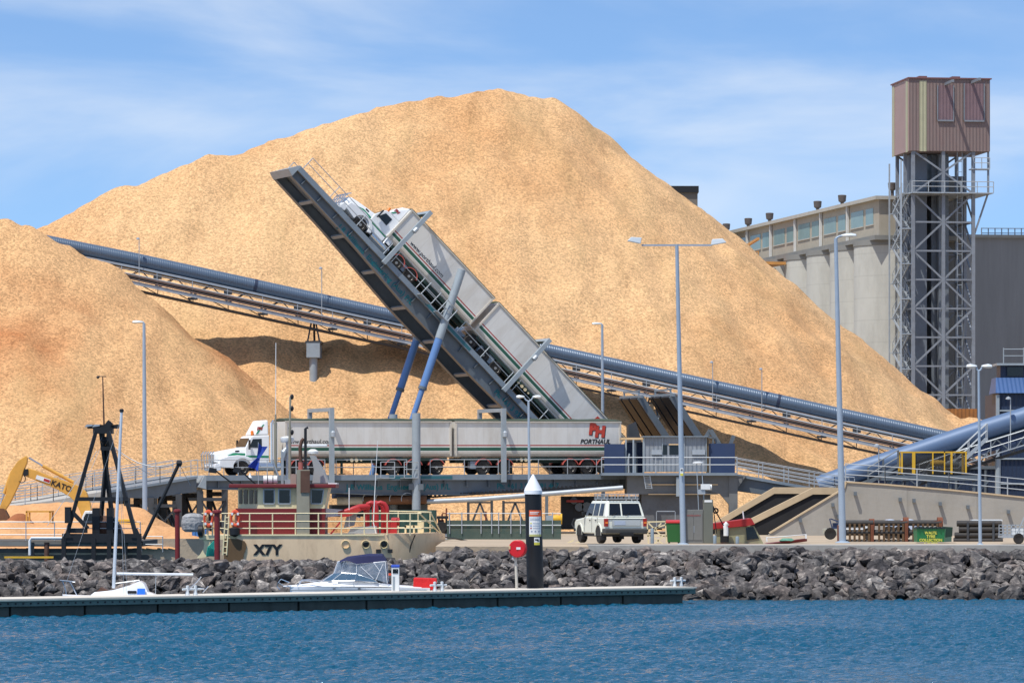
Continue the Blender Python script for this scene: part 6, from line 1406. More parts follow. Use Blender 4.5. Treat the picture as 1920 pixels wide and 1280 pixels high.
g = MB(); g.tube([(x_(1310), YQ, z_(955)), (x_(1306), YQ, z_(868))], .02, 6); g.tube([(x_(1320), YQ, z_(937)), (x_(1315), YQ, z_(868))], .018, 6); g.build('stay', mgal, t)
MB().lathe([(.04, -.06), (.24, -.03), (.24, .02), (.1, .05)], (x_(1309), YQ, z_(867)), 16).build('dome', mwt, t, smooth=True)
g = MB(); g.box(x_(1314), x_(1331), YQ - .2, YQ + .1, z_(917), z_(907)); g.lathe([(.12, -.15), (.12, .15)], (x_(1328), YQ, z_(913)), 12, 'x'); g.build('meter', mwt, t)
g = MB(); g.box(x_(1308), x_(1322), YQ - .15, YQ + .1, z_(926), z_(917)); g.build('meter_box', mgal, t)
t = thing('line_winch', 'small black pulley and stays leaning right of the cabinet', 'winch', (x_(1345), YQ + .6, ZG))
g = MB(); g.tube([(x_(1336), YQ + .6, z_(945)), (x_(1358), YQ + .6, z_(985))], .03, 6); g.tube([(x_(1345), YQ + .6, z_(1000)), (x_(1338), YQ + .6, z_(948))], .02, 6); g.build('stay', mblk, t)
MB().tube(ring3((x_(1343), YQ + .5, z_(957)), .1, 14, 'y'), .035, 6).build('pulley', mblk, t)
for px, py, lb in ((1222, 990, 'grey steel bollard between the white car and the green bin'), (1339, 1003, 'grey steel bollard touching the right side of the cabinet'), (1381, 1005, 'grey steel bollard in front of the red roofed boat cabin')):
    t = MB().lathe([(.075, 0), (.075, z_(py) - ZG - .03), (.055, z_(py) - ZG), (.01, z_(py) - ZG + .01)], (x_(px), YQ - .6, ZG), 14).build('bollard', M('bollard_grey', (128, 142, 152), rough=.45, var=.08), smooth=True); tag(t, lb, 'bollard', 'grey steel bollards on the quay')
t = thing('folded_trailer_frame', 'pale yellow lattice frame standing behind the white car and bin', 'frame', W(1232, 1020, 190)); Y = 190
g = MB(); q = lambda a, b_: W(a, b_, Y)
for a, b_ in (((1213, 978), (1250, 977)), ((1213, 994), (1252, 982)), ((1216, 1020), (1213, 978)), ((1250, 1020), (1248, 977)), ((1214, 1004), (1250, 1004)), ((1216, 980), (1240, 1004)), ((1240, 980), (1218, 1004)), ((1220, 1004), (1248, 1022)), ((1246, 1004), (1222, 1022))): g.bar(q(*a), q(*b_), .06)
g.build('lattice', mcrm, t)
t = thing('ramp_trailer', 'low cream trailer ramp lying on the ground left of the white car', 'ramp', W(1065, 1022, 192)); Y = 192
g = MB()
for a, b_ in (((1055, 1022), (1076, 1012)), ((1057, 1028), (1082, 1022)), ((1055, 1022), (1082, 1022)), ((1056, 1026), (1090, 1014))): g.bar(W(*a, Y), W(*b_, Y), .07)
g.build('frame', mcrm, t)
t = MB().tube([W(1330, 1027.5, 181.9), W(1400, 1026.5, 181.9), W(1466, 1026, 181.9)], .045, 8).build('yellow_hose', M('hose_yellow', (226, 164, 44), rough=.5)); tag(t, 'long yellow pipe lying along the quay edge before the red boat', 'pipe')
# red roofed boat resting on the yard
YB = 188; x_ = lambda px: XY(px, YB); z_ = lambda py: ZZ(py, YB)
t = thing('fishing_boat', 'small red and olive cabin boat lying behind the quay bollards', 'boat', (x_(1420), YB + 1, YARD))
moli = M('olive_paint', (150, 148, 116), rough=.6, var=.08, sc=1, dirt=.2)
g = MB(); st = lambda px, b_, zt_, zk: [(x_(px), YB + 1 - b_, zt_), (x_(px), YB + 1 - b_ * .8, zk), (x_(px), YB + 1 + b_ * .8, zk), (x_(px), YB + 1 + b_, zt_)]
g.loft([st(1338, 1.0, z_(1018), YARD - .1), st(1436, 1.05, z_(1019), YARD - .1), st(1470, .95, z_(1015), YARD), st(1500, .6, z_(1011), YARD + .05), st(1516, .1, z_(1009), YARD + .1)]); g.build('hull', mmar, t)
cbn = MB().prism([(x_(1344), z_(1021)), (x_(1344), z_(990)), (x_(1415), z_(986)), (x_(1433), z_(1020))], YB + .25, YB + 1.75).build('cabin', moli, t)
MB().prism([(x_(1401), z_(1012)), (x_(1399), z_(989)), (x_(1413), z_(987)), (x_(1424), z_(1009))], YB + .21, YB + .26).build('cabin_window', mgl, cbn)
MB().box(x_(1351), x_(1367), YB + .21, YB + .26, z_(1016), z_(993)).build('cabin_door', mblk, cbn)
MB().prism([(x_(1334), z_(992)), (x_(1334), z_(981)), (x_(1409), z_(971)), (x_(1416), z_(983)), (x_(1400), z_(986))], YB + .1, YB + 1.9).build('cabin_roof', M('roof_red', (158, 36, 36), rough=.5, var=.08), t, bevel=.02)
MB().tube([(x_(1361), YB - .1, z_(1004)), (x_(1361), YB - .1, z_(992)), (x_(1360), YB - .1, z_(984)), (x_(1364), YB - .1, z_(980))], .11, 12).build('white_vent', mwt, t, smooth=True)
g = MB(); g.box(x_(1437), x_(1440), YB + .3, YB + .4, z_(1015), z_(1006)); g.box(x_(1512), x_(1515), YB + .8, YB + .95, z_(1010), z_(1001)); g.tube([(x_(1439), YB + .3, z_(1008)), (x_(1514), YB + .9, z_(1002))], .02, 5); g.tube([(x_(1397), YB + 1, z_(973)), (x_(1395), YB + 1, z_(958))], .03, 6); g.build('bitt', mwt, t)
MB().lathe([(.02, -.06), (.3, -.05), (.36, 0), (.2, .1)], (x_(1477), YB + .5, z_(1013)), 12).build('rope_coil', M('rope_green', (90, 140, 120), rough=.8, var=.3, sc=9), t)
# rusty pipe racks, utility, skip, pipe stack
YP = 197; x_ = lambda px: XY(px, YP); z_ = lambda py: ZZ(py, YP)
mru = M('rust_saddle', (112, 66, 46), rough=.85, var=.22, sc=2.5); mpip = M('black_pipe', (52, 50, 48), rough=.5, var=.2, sc=1.5, dirt=.3, dirtc=(90, 76, 62))
for k, (pa, pb, top_, lb) in enumerate(((1576, 1640, 977, 'left pipe rack of black pipes in rusty saddles beside the tall mast'), (1640, 1704, 974, 'middle pipe rack of black pipes in rusty saddles behind the skip'), (1704, 1768, 974, 'right pipe rack with rusty saddle ends rising behind the green skip'))):
    t = thing('pipe_rack', lb, 'pipe rack', (x_(pa), YP, YARD), 'rusty pipe racks')
    for row in range(3):
        py = 980 + row * 18
        for d in range(2):
            MB().tube([(x_(pa - 1), YP + d * .5, z_(py)), (x_(pb - 3), YP + d * .5, z_(py))], .13, 12).build('pipe', mpip, t, smooth=True)
    for px in (pb - 5,):
        g = MB(); g.box(x_(px - 3), x_(px + 3), YP - .2, YP + .8, YARD, z_(top_ + 6)); g.lathe([(.3, -.12), (.3, .12)], (x_(px), YP + .2, z_(top_ + 7)), 14, 'x'); g.prism([(x_(px - 20), z_(top_ + 4)), (x_(px), z_(top_)), (x_(px), z_(top_ + 5)), (x_(px - 20), z_(top_ + 7))], YP - .1, YP + .6); g.build('saddle', mru, t)
    for px in range(pa + 6, pb - 8, 9):
        g = MB(); g.box(x_(px), x_(px + 4), YP - .16, YP - .08, z_(996), z_(981)); g.box(x_(px), x_(px + 4), YP - .16, YP - .08, z_(1014), z_(1000)); g.build('spacer', M('spacer_tan', (92, 72, 50), rough=.8, var=.2), t)
    if k == 0: MB().box(x_(1572), x_(1581), YP - .25, YP + .8, YARD, z_(984)).build('end_saddle', mru, t)
Y = 204; x_ = lambda px: XY(px, Y); z_ = lambda py: ZZ(py, Y)
t = thing('utility_truck', 'white cab utility with grey tray parked behind the rusty pipes', 'utility truck', (x_(1590), Y, YARD))
MB().prism([(x_(1576), YARD + .35), (x_(1576), z_(985)), (x_(1584), z_(975)), (x_(1618), z_(975)), (x_(1625), z_(988)), (x_(1640), z_(992)), (x_(1640), YARD + .35)], Y, Y + 1.7).build('cab', mwt, t, bevel=.05)
MB().prism([(x_(1580), z_(988)), (x_(1586), z_(978)), (x_(1614), z_(978)), (x_(1621), z_(988))], Y - .02, Y + .01).build('cab_window', mgl, t)
MB().box(x_(1547), x_(1575), Y, Y + 1.7, z_(1000), z_(991)).build('tray', M('tray_grey', (176, 174, 156), rough=.6, var=.1), t)
for px in (1557, 1628): MB().lathe([(.08, -.06), (.16, -.09), (.27, -.1), (.29, 0), (.27, .1), (.2, .1)], (x_(px), Y + .05, YARD + .29), 18, 'y').build('wheel', mtyre, t, smooth=True)
g = MB(); g.bar((x_(1561), Y + .2, z_(990)), (x_(1556), Y + .2, z_(972)), .05); g.bar((x_(1558), Y + .3, z_(972)), (x_(1574), Y + .3, z_(978)), .06); g.box(x_(1563), x_(1573), Y + .4, Y + .8, z_(991), z_(980)); g.build('tray_load', mnavy, t)
for pa, pb, lb in ((1664, 1680, 'left'), (1694, 1716, 'right')):
    c_ = thing('parked_car', f'{lb} one of two white cars mostly hidden behind the pipe racks', 'car', (x_(pa), Y + 2, YARD), 'cars behind the pipe racks')
    MB().prism([(x_(pa), YARD + .3), (x_(pa), z_(985)), (x_(pa + 3), z_(974)), (x_(pb - 2), z_(973)), (x_(pb + 16), z_(983)), (x_(pb + 18), YARD + .3)], Y + 1, Y + 2.6).build('body', M('car_silver', (190, 200, 216), rough=.2, var=.03), c_, bevel=.08)
    MB().prism([(x_(pa + 3), z_(983)), (x_(pa + 4), z_(976)), (x_(pb - 2), z_(975)), (x_(pb + 10), z_(982))], Y + .97, Y + 1.02).build('side_window', mgl, c_)
    for px in (pa + 6, pb + 10): MB().lathe([(.2, -.1), (.32, -.1), (.32, .1), (.2, .1)], (x_(px), Y + 1.05, YARD + .33), 16, 'y').build('wheel', mtyre, c_)
Y = 190; x_ = lambda px: XY(px, Y); z_ = lambda py: ZZ(py, Y)
t = thing('skip_bin', 'bright green rubbish skip with yellow lettering and dark side', 'skip', (x_(1750), Y, YARD))
mskg = M('skip_green', (34, 120, 74), rough=.45, var=.06, sc=1, dirt=.12)
MB().hexa([(x_(1720), Y, YARD + .05), (x_(1770), Y, YARD + .05), (x_(1770) + .5, Y + 1.6, YARD + .05), (x_(1720), Y + 1.6, YARD + .05), (x_(1719), Y - .08, z_(991)), (x_(1771), Y - .08, z_(991)), (x_(1771) + .5, Y + 1.7, z_(991)), (x_(1719), Y + 1.7, z_(991))]).build('body', mskg, t)
g = MB(); g.box(x_(1718), x_(1772), Y - .12, Y + 1.8, z_(991), z_(988.5))
for k in range(7): g.lathe([(.06, 0), (.06, .1)], (x_(1722 + k * 8), Y - .1, z_(991)), 8)
g.build('lid', M('lid_dark', (24, 44, 42), rough=.5), t)
MB().hexa([(x_(1772.5), Y + .2, YARD + .25), (x_(1788), Y + .6, YARD + .3), (x_(1788), Y + 1.6, YARD + .3), (x_(1772.5), Y + 1.5, YARD + .25), (x_(1772.5), Y + .2, z_(987)), (x_(1789), Y + .6, z_(988)), (x_(1789), Y + 1.6, z_(988)), (x_(1772.5), Y + 1.5, z_(987))]).build('end_box', M('skip_dark_green', (28, 66, 48), rough=.5, var=.08), t)
for k, s in enumerate(('WASTE', 'TYRE', 'COLLECTION', '& TUBES')): text(s, .165, M('letter_yellow', (200, 200, 84), rough=.5), t, T(x_(1745), Y - .07 + .012 * k, z_(998.5 + k * 6.8)) @ FACE, bold=.008, depth=.004)
t = thing('pipe_stack', 'stack of dark pipes with white sheet on top right of the skip', 'pipe stack', (x_(1830), Y + 8, YARD)); Y = 198; x_ = lambda px: XY(px, Y); z_ = lambda py: ZZ(py, Y)
for row, (py, a, b_) in enumerate(((981, 1794, 1878), (992, 1798, 1882), (1003, 1790, 1882), (1013, 1788, 1880))):
    for d in range(3): MB().tube([(x_(a + d * 3), Y + d * .34, z_(py)), (x_(b_), Y + d * .34, z_(py))], .135, 12).build('pipe', mpip, t, smooth=True)
MB().box(x_(1823), x_(1880), Y + .1, Y + .9, z_(977), z_(973.5)).build('white_sheet', mwt, t)
g = MB(); 
for px in (1812, 1860): MB().box(x_(px), x_(px + 4), Y - .16, Y - .02, YARD, z_(978)).build('strut', mdk, t)
t = thing('mesh_trailer', 'galvanised mesh sided trailer at the right edge of the picture', 'trailer', W(1900, 1012, 187)); Y = 187; x_ = lambda px: XY(px, Y); z_ = lambda py: ZZ(py, Y)
g = MB()
for yy in (Y, Y + 1.4):
    for py in (984, 990, 996, 1002): g.bar((x_(1880), yy, z_(py)), (x_(1935), yy, z_(py)), .03)
    for px in range(1880, 1936, 8): g.bar((x_(px), yy, z_(1008)), (x_(px), yy, z_(983)), .03)
g.box(x_(1878), x_(1935), Y, Y + 1.4, z_(1008), z_(1004)); g.bar((x_(1905), Y, z_(1004)), (x_(1921), Y, z_(968)), .05); g.build('mesh_body', mgal, t)
MB().box(x_(1902), x_(1921), Y + .4, Y + 1, z_(1003), z_(990)).build('white_crate', mwt, t)
MB().lathe([(.06, -.07), (.14, -.09), (.22, -.1), (.24, 0), (.22, .1), (.14, .1)], (x_(1910), Y + .02, YARD + .24), 16, 'y').build('wheel', mtyre, t)
# ------------------------------------------------------------------ floating pontoon and what stands on it
mpt = M('pontoon_whaler', (96, 118, 112), rough=.8, var=.18, sc=1.4, dirt=.4, dirtc=(62, 74, 70), streak=.5); mpc = M('pontoon_concrete', (74, 80, 74), rough=.85, var=.22, sc=.9, dirt=.6, dirtc=(38, 42, 38), streak=.5, dsc=1.4)
mptop = M('pontoon_deck', (206, 198, 184), rough=.85, var=.08, sc=1.2)
A = Vector((XY(1303, 167.6), 167.6, 0)); B0 = Vector((XY(0, 148.5), 148.5, 0)); pd = (B0 - A).normalized(); pn = Vector((pd.y, -pd.x, 0)); pn = pn if pn.y > 0 else -pn
Lp = (B0 - A).length + 6; DK = .66
t = thing('pontoon', 'long low concrete floating pontoon stretching left across the water', 'pontoon', A)
P = lambda s, n, z: A + pd * s + pn * n + Vector((0, 0, z))
def slab(s0, s1, n0, n1, z0, z1): return MB().hexa([P(s0, n0, z0), P(s1, n0, z0), P(s1, n1, z0), P(s0, n1, z0), P(s0, n0, z1), P(s1, n0, z1), P(s1, n1, z1), P(s0, n1, z1)])
slab(-.05, Lp, -.06, 2.5, DK - .05, DK).build('deck', mptop, t)
k = 0; s = .55
while s < Lp: slab(s, min(s + 2.95, Lp), .1, 2.35, -.6, DK - .29).build('float', mpc, t); s += 3.05
slab(.1, Lp, -.02, .10, DK - .27, DK - .055).build('whaler', mpt, t); slab(.1, Lp, -.08, -.025, DK - .085, DK - .055).build('whaler_lip', M('whaler_pale', (150, 168, 160), rough=.7, var=.1), t)
slab(-.03, .12, 0, 2.4, DK - .27, DK - .055).build('end_whaler', mpt, t)
g = MB(); s = .35
while s < Lp: c = P(s, -.03, DK - .17); g.bar(c - pn * .025, c + pn * .02, .05, .05); s += .305
g.build('bolt_row', mblk, t)['kind'] = 'stuff'
def on_dock(px, n=1.2):                      # point of the deck seen at a picture column
    kx = (px - 960) / FPX; o = A + pn * n; s = (kx * o.y - o.x) / (pd.x - pd.y * kx); return Vector((*(o + pd * s).xy, DK))
mblp = M('pile_black', (24, 25, 28), rough=.5, var=.12, sc=1)
p = on_dock(1001, 2.0); t = thing('marker_pile', 'thick black guide pile with white conical cap and notice signs', 'pile', (p.x, p.y, -2)); dx = -.07
ztop = ZZ(925, p.y); r = .325
MB().tube([(p.x + .12, p.y, -2), (p.x - .03, p.y, ztop)], r, 32).build('shaft', mblp, t, smooth=True)
MB().lathe([(r * 1.08, -.02), (r * 1.08, .13), (r * 1.03, .15), (r * 1.0, .20), (.03, ZZ(889, p.y) - ztop), (.005, ZZ(889, p.y) - ztop + .01)], (p.x - .03, p.y, ztop), 32).build('conical_cap', M('cap_white', (236, 238, 240), rough=.4, var=.02), t, smooth=True)
sx = p.x + .08; sy = p.y - r - .01
def plate(px0, px1, py0, py1, m, name, par, off_=0, th=.012):
    g = MB(); n_ = 6; x0, x1, z0, z1 = XY(px0, p.y), XY(px1, p.y), ZZ(py1, p.y), ZZ(py0, p.y); cx = p.x; rr_ = r + .012 + off_
    rg = []
    for i in range(n_ + 1):
        x = x0 + (x1 - x0) * i / n_; u = max(-.98, min(.98, (x - cx) / r)); a = math.asin(u); 
        rg.append([(cx + rr_ * math.sin(a), p.y - rr_ * math.cos(a), z0), (cx + rr_ * math.sin(a), p.y - rr_ * math.cos(a), z1), (cx + (rr_ - th) * math.sin(a), p.y - (rr_ - th) * math.cos(a), z1), (cx + (rr_ - th) * math.sin(a), p.y - (rr_ - th) * math.cos(a), z0)])
    return g.loft(rg).build(name, m, par)
sg = plate(992.5, 1014, 956, 1005, MATS['sign_white'], 'notice_sign', t)
plate(992.5, 1014, 956, 967.5, M('sign_orange', (222, 98, 56), rough=.5, var=.03), 'orange_band', sg, .006)
plate(993, 1014, 1001, 1005, M('sign_olive', (186, 184, 120), rough=.5), 'foot_band', sg, .006)
for py, mm in ((980.5, 'sign_yellow'), (985, 'blue'), (989.5, 'red')):
    plate(994.5, 997, py - 1.2, py + 1.2, MATS['sign_yellow'] if mm == 'sign_yellow' else mblue if mm == 'blue' else mrd, 'symbol', sg, .006)
mink = M('ink_grey', (150, 158, 172), rough=.6)
for py in (971.5, 974, 980.5, 985, 989.5): plate(999 if py > 978 else 994, 1012, py - .35, py + .35, mink, 'text_line', sg, .006)
for px in (997, 1003.5, 1010): plate(px - 1.4, px + 1.4, 994, 996.8, mink, 'symbol', sg, .006)
for py, a, b_ in ((959.8, 994, 1010), (962.6, 994, 1008)): plate(a, b_, py - .7, py + .7, MATS['sign_white'], 'text_line', sg, .012)
s2 = plate(1001.5, 1011.5, 1007, 1016, MATS['sign_white'], 'camera_sign', t); plate(1001.5, 1011.5, 1016, 1021, MATS['sign_yellow'], 'yellow_band', s2)
plate(1003, 1009, 1010, 1012.3, mblk, 'camera_symbol', s2, .006); plate(1007, 1010.5, 1012.2, 1014, mblk, 'camera_symbol', s2, .006)
p = on_dock(969, 1.7); t = thing('hose_reel', 'round red fire hose reel on a pale post left of the black pile', 'hose reel', p)
MB().tube([p, Vector((p.x - .05, p.y, ZZ(1040, p.y)))], .055, 10).build('post', M('post_pale', (190, 184, 172), rough=.6, var=.08), t, smooth=True)
c = Vector((XY(971, p.y), p.y - .1, ZZ(1028, p.y)))
MB().lathe([(.02, -.16), (.30, -.16), (.335, -.13), (.335, .13), (.30, .16), (.02, .16)], (0, 0, 0), 32, 'y').xf(T(c) @ Matrix.Rotation(R(-14), 4, 'Z')).build('drum', M('reel_red', (196, 28, 36), rough=.4, var=.05), t, smooth=True)
MB().box(c.x - .06, c.x + .10, c.y - .19, c.y - .16, c.z - .03, c.z + .06).build('label_plate', MATS['sign_white'], t)
MB().box(c.x - .35, c.x - .29, c.y - .12, c.y + .02, c.z - .02, c.z + .12).build('latch', MATS['lintel_cream'], t)
MB().lathe([(.03, 0), (.06, .03), (.03, .14)], (c.x - .18, c.y, c.z - .42), 8).build('nozzle', mgal, t)
p = on_dock(741.5, 1.0); t = thing('power_pedestal', 'white mooring power pedestal with blue cap behind the cabin cruiser', 'pedestal', p); s_ = FPX / p.y
MB().box(p.x - 7.2 / s_, p.x + 7.2 / s_, p.y - .14, p.y + .14, DK, ZZ(1063, p.y)).build('body', mwt, t, bevel=.015)
MB().box(p.x - 5 / s_, p.x + 5 / s_, p.y - .16, p.y - .142, ZZ(1074, p.y), ZZ(1066, p.y)).build('socket_panel', mgl, t)
MB().box(p.x - 7.8 / s_, p.x + 7.8 / s_, p.y - .16, p.y + .16, ZZ(1063, p.y), ZZ(1058, p.y)).build('cap', M('cap_blue', (60, 90, 190), rough=.4), t, bevel=.02)
MB().box(p.x - 5 / s_, p.x - 1 / s_, p.y - .152, p.y - .141, DK + .05, ZZ(1080, p.y)).build('cable_channel', mgrey, t)
MB().box(p.x - 13 / s_, p.x - 8 / s_, p.y - .1, p.y, ZZ(1078, p.y), ZZ(1074, p.y)).build('orange_plug', mor, t)
p = on_dock(797, 1.9); s_ = FPX / p.y
t = thing('covered_box', 'bright red canvas covered box on the pontoon', 'box', p)
MB().hexa([p + Vector(v) for v in ((-.45, -.3, 0), (.44, -.3, 0), (.44, .4, 0), (-.45, .4, 0), (-.43, -.26, .46), (.45, -.26, .44), (.44, .36, .45), (-.42, .36, .48))]).build('canvas_cover', M('canvas_red', (196, 28, 30), rough=.8, var=.08, sc=2, bump=.05, bsc=4), t, bevel=.025)
def cleat(px, n, lb):
    p = on_dock(px, n); t = thing('mooring_cleat', lb, 'cleat', p, 'grey mooring cleats on the pontoon'); g = MB(); v = pd * -1
    for k in (-.17, .17): g.lathe([(.08, 0), (.075, .06), (.055, .12), (.055, .3), (.06, .34), (.02, .36)], p + v * k, 12)
    g.build('post', mlamp, t, smooth=True); MB().tube([p - v * .38 + Vector((0, 0, .22)), p + v * .38 + Vector((0, 0, .22))], .04, 10).build('cross_bar', mlamp, t, smooth=True)
cleat(822, .4, 'pale double post mooring cleat beside the red covered box'); cleat(359, .5, 'pale double post mooring cleat behind the sailing dinghy stern'); cleat(1271, 1.3, 'pale double post mooring cleat near the right end of the pontoon')
# ------------------------------------------------------------------ cabin cruiser behind the pontoon
mgel = M('gelcoat_white', (236, 238, 240), rough=.2, var=.02, sc=1, spec=.6); mnav = M('canvas_navy', (30, 34, 74), rough=.8, var=.12, sc=2)
mclr = M('clear_vinyl', (150, 166, 184), rough=.12, var=.05, alpha=.42, spec=.8); mscr = M('tinted_screen', (70, 100, 124), rough=.06, var=.05, alpha=.75, spec=.9)
YR = on_dock(670, 2.5).y + .35; x_ = lambda px: XY(px, YR); z_ = lambda py: ZZ(py, YR); BW = 1.15; yc = YR + BW
t = thing('cabin_cruiser', 'white cabin cruiser with navy canopy moored behind the pontoon', 'boat', (x_(670), yc, 0))
def stn(px, b_, zt_, zk): return [(x_(px), yc - b_, zt_), (x_(px), yc - b_ * .92, zt_ - .25), (x_(px), yc - b_ * .6, zk), (x_(px), yc + b_ * .6, zk), (x_(px), yc + b_ * .92, zt_ - .25), (x_(px), yc + b_, zt_)]
MB().loft([stn(541, .08, z_(1100.5), .55), stn(560, .5, z_(1100), .2), stn(590, .85, z_(1100), 0), (stn(640, 1.1, z_(1100), -.1)), stn(720, BW, z_(1101), -.15), stn(806, BW, z_(1102), -.15)]).build('hull', mgel, t, smooth=True)
def dk(px, b_, z0_, z1_): return [(x_(px), yc - b_, z0_), (x_(px), yc - b_ * .8, z1_ - .02), (x_(px), yc, z1_), (x_(px), yc + b_ * .8, z1_ - .02), (x_(px), yc + b_, z0_)]
MB().loft([dk(538, .1, z_(1101), z_(1098)), dk(565, .5, z_(1100), z_(1095)), dk(600, .8, z_(1099), z_(1090)), dk(640, .98, z_(1099), z_(1088.5)), dk(700, 1.02, z_(1099), z_(1090)), dk(733, 1.02, z_(1100), z_(1096)), dk(790, 1.05, z_(1102), z_(1100))]).build('foredeck', mgel, t, smooth=True)
MB().hexa([(x_(528), yc - .14, z_(1101)), (x_(560), yc - .2, z_(1100)), (x_(560), yc + .2, z_(1100)), (x_(528), yc + .14, z_(1101)), (x_(528), yc - .14, z_(1098.5)), (x_(560), yc - .2, z_(1097)), (x_(560), yc + .2, z_(1097)), (x_(528), yc + .14, z_(1098.5))]).build('pulpit', mgel, t, bevel=.02)
MB().box(x_(545), x_(800), yc - BW - .04, yc - BW + .02, z_(1107), z_(1105)).build('rub_rail', mgrey, t)
wsB, wsT = [(603, 1088), (636, 1087.5), (680, 1086.5), (712, 1091)], [(622, 1075), (640, 1074), (668, 1074.5), (705, 1088)]
# raked wrap-round windscreen
g = MB(); base = [(x_(600), yc - .1, z_(1089)), (x_(604), yc - .55, z_(1089)), (x_(622), yc - .88, z_(1088.5)), (x_(665), yc - 1.0, z_(1088)), (x_(708), yc - 1.02, z_(1091))]
topp = [(x_(621), yc - .1, z_(1076)), (x_(624), yc - .5, z_(1075.5)), (x_(640), yc - .8, z_(1074)), (x_(668), yc - .9, z_(1075)), (x_(700), yc - .95, z_(1086))]
mir = lambda L: [(x, 2 * yc - y, z) for x, y, z in reversed(L)]
fb, ft = base + mir(base), topp + mir(topp)
ws = MB().loft([fb, ft], cap=False, closed=False).build('windscreen', mscr, t)
g = MB(); g.tube(ft, .014, 6); g.tube(fb, .012, 6)
for k in range(len(fb)): g.tube([fb[k], ft[k]], .010, 5)
g.build('frame', mchr, ws)
# canopy: clears below, navy top
cl_b = topp; up = [(x_(629), yc - .1, z_(1054)), (x_(632), yc - .5, z_(1053)), (x_(644), yc - .8, z_(1051.5)), (x_(668), yc - .88, z_(1057)), (x_(722), yc - .95, z_(1052))]
fu_, fd_ = up + mir(up), [*topp[:4], (x_(726), yc - 1.0, z_(1093))] + mir([*topp[:4], (x_(726), yc - 1.0, z_(1093))])
cl = MB().loft([fd_, fu_], cap=False, closed=False).build('clear_curtain', mclr, t)
g = MB()
for k in (1, 2, 3, 4): g.tube([fd_[k], fu_[k]], .010, 5); g.tube([fd_[-1 - k], fu_[-1 - k]], .010, 5)
g.tube(fu_, .013, 5); g.tube([(x_(676), yc - .93, z_(1062)), (x_(700), yc - .97, z_(1084))], .010, 5); g.tube([(x_(718), yc - .95, z_(1056)), (x_(704), yc - .98, z_(1088))], .010, 5); g.tube([(x_(700), yc - .93, z_(1054)), (x_(712), yc - .97, z_(1070))], .010, 5); g.tube([(x_(726), yc - 1.0, z_(1093)), (x_(722), yc - .95, z_(1052)), (x_(722), yc + .95, z_(1052)), (x_(726), yc + 1, z_(1093))], .010, 5)
g.build('canopy_frame', mgel, cl)
rows = []
for f_, zz in ((-1, 0), (-.92, .07), (-.5, .13), (0, .15), (.5, .13), (.92, .07), (1, 0)):
    rows.append([(x_(px) , yc + f_ * .93, z_(py) + zz * m_) for px, py, m_ in ((636, 1053.5, .4), (650, 1050, .9), (668, 1056.5 if abs(f_) == 1 else 1047, .8), (690, 1055 if abs(f_) == 1 else 1045.5, 1), (716, 1053 if abs(f_) == 1 else 1045.5, 1), (723, 1052, .5))])
cv_ = MB().loft(rows, cap=False, closed=False); cv_.build('canopy_top', mnav, t, smooth=True)
g = MB(); g.tube([(x_(528), yc - .12, z_(1098)), (x_(519), yc - .1, z_(1092)), (x_(524), yc - .1, z_(1086)), (x_(540), yc - .3, z_(1092))], .018, 5)
g.tube([(x_(556), yc - .5, z_(1099)), (x_(562), yc - .5, z_(1089)), (x_(575), yc - .6, z_(1088.5)), (x_(600), yc - .9, z_(1091))], .02, 5); g.tube([(x_(620), yc - 1.02, z_(1094)), (x_(632), yc - 1.04, z_(1092)), (x_(662), yc - 1.06, z_(1092.5)), (x_(664), yc - 1.06, z_(1099))], .016, 5)
g.tube([(x_(556), yc + .5, z_(1099)), (x_(562), yc + .5, z_(1088)), (x_(575), yc + .6, z_(1087.5)), (x_(600), yc + .9, z_(1090))], .02, 5); g.tube([(x_(519), yc - .1, z_(1092)), (x_(516), yc, z_(1100)), (x_(522), yc, z_(1106))], .018, 5); g.build('bow_rail', mchr, t)
for px in (624, 671): MB().box(x_(px), x_(px + 5), yc - BW - .03, yc - BW + .02, z_(1104), z_(1102)).build('deck_fitting', mblk, t)
MB().box(x_(675), x_(715), yc - .5, yc + .5, z_(1094), z_(1078)).build('helm_seat', mplas, t, bevel=.05)
# ------------------------------------------------------------------ small white sailing boat
YS = on_dock(230, 2.5).y + .4; x_ = lambda px: XY(px, YS); z_ = lambda py: ZZ(py, YS); yc = YS + .8
t = thing('sailing_boat', 'small white sailing dinghy with bare mast moored at the left of the pontoon', 'boat', (x_(210), yc, 0))
def st2(px, b_, zt_, zk): return [(x_(px), yc - b_, zt_), (x_(px), yc - b_ * .7, zk), (x_(px), yc + b_ * .7, zk), (x_(px), yc + b_, zt_), (x_(px), yc, zt_ + .03)]
MB().loft([st2(113, .03, z_(1116), .55), st2(140, .4, z_(1117), .2), st2(180, .7, z_(1118), 0), st2(240, .8, z_(1118), -.05), st2(300, .75, z_(1117), 0), st2(312, .7, z_(1116.5), .05)]).build('hull', mgel, t, smooth=True)
cb = MB().loft([[(x_(px), yc - b_, z_(1118)), (x_(px + 2), yc - b_ * .85, z_(py)), (x_(px + 2), yc + b_ * .85, z_(py)), (x_(px), yc + b_, z_(1118))] for px, b_, py in ((166, .3, 1115), (173, .42, 1110), (205, .55, 1107), (240, .58, 1097), (258, .56, 1089), (266, .55, 1094), (273, .55, 1110), (290, .5, 1116))]).build('cabin', mgel, t, smooth=True)
MB().box(x_(238), x_(255), yc - .60, yc - .53, z_(1112.5), z_(1107)).build('cabin_window', mgl, cb, bevel=.02)
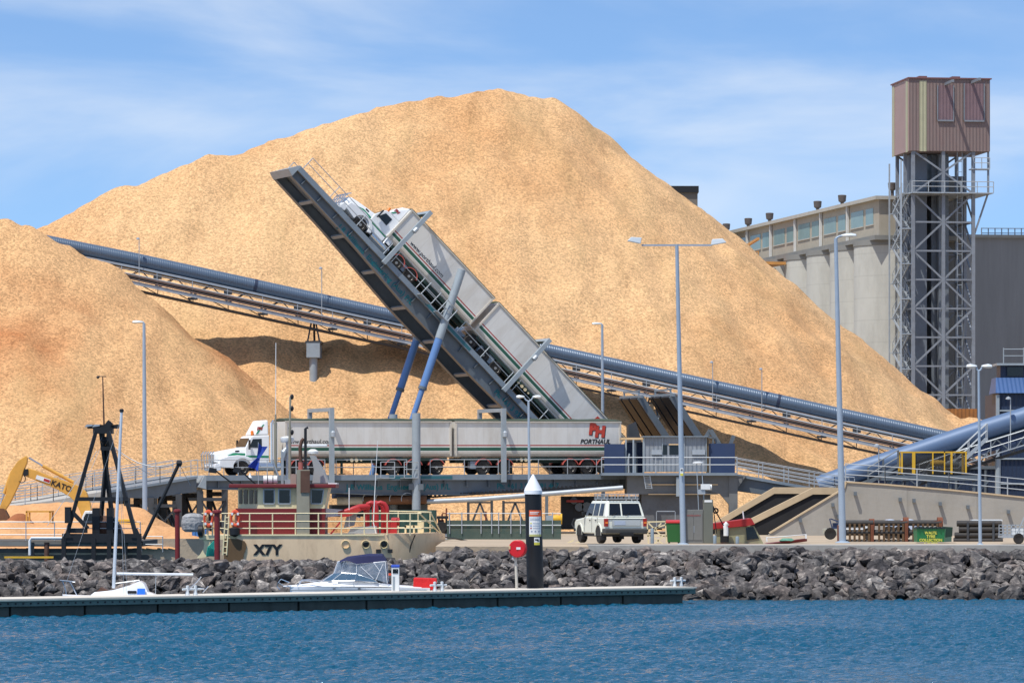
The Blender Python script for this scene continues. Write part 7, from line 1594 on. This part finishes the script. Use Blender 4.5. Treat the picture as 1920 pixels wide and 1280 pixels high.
MB().box(x_(256.5), x_(271), yc - .62, yc - .53, z_(1116), z_(1103)).build('blue_panel', M('panel_blue', (44, 120, 226), rough=.5, var=.05), cb)
MB().prism([(x_(177), z_(1110)), (x_(200), z_(1107)), (x_(186), z_(1101))], yc - .25, yc + .25).build('fore_hatch', mrst, cb)
MB().tube([(x_(209), yc, z_(1103)), (x_(224), yc, z_(772))], [.062, .05], 12).build('mast', M('mast_alloy', (206, 212, 218), rough=.35, metal=.2, var=.05), t, smooth=True)
MB().lathe([(.05, 0), (.08, .03), (.08, .1), (.04, .13)], (x_(224.3), yc, z_(772)), 10).build('mast_cap', mblk, t)
MB().tube([(x_(215), yc, z_(1075.5)), (x_(359), yc, z_(1077.5))], .05, 10).build('boom', MATS['mast_alloy'], t, smooth=True)
g = MB(); g.tube([(x_(289), yc, z_(1078)), (x_(288), yc, z_(1114))], .012, 4); g.tube([(x_(224), yc, z_(780)), (x_(113), yc, z_(1114))], .006, 4); g.tube([(x_(220), yc, z_(842)), (x_(232), yc - .7, z_(1117))], .006, 4); g.tube([(x_(220), yc, z_(842)), (x_(232), yc + .7, z_(1117))], .006, 4); g.tube([(x_(213), yc, z_(1094)), (x_(258), yc, z_(1088))], .02, 5); g.build('rigging', mgal, t)
g = MB(); g.tube([(x_(108), yc - .05, z_(1088)), (x_(137), yc - .05, z_(1091))], .025, 5); g.tube([(x_(126), yc - .05, z_(1090)), (x_(131), yc - .05, z_(1098)), (x_(140), yc, z_(1116))], .02, 5); g.tube([(x_(112), yc, z_(1088)), (x_(118), yc, z_(1104)), (x_(120), yc, z_(1116))], .02, 5); g.build('bow_rail', mchr, t)
g = MB(); g.tube([(x_(342), yc + .6, z_(1105)), (x_(378), yc + .6, z_(1105))], .03, 6); g.tube([(x_(343), yc + .6, z_(1112)), (x_(364), yc + .6, z_(1092)), (x_(372), yc + .6, z_(1082))], .025, 6); g.tube([(x_(375), yc + .6, z_(1112)), (x_(386), yc + .6, z_(1100))], .025, 6); g.build('outboard_bracket', mchr, t)
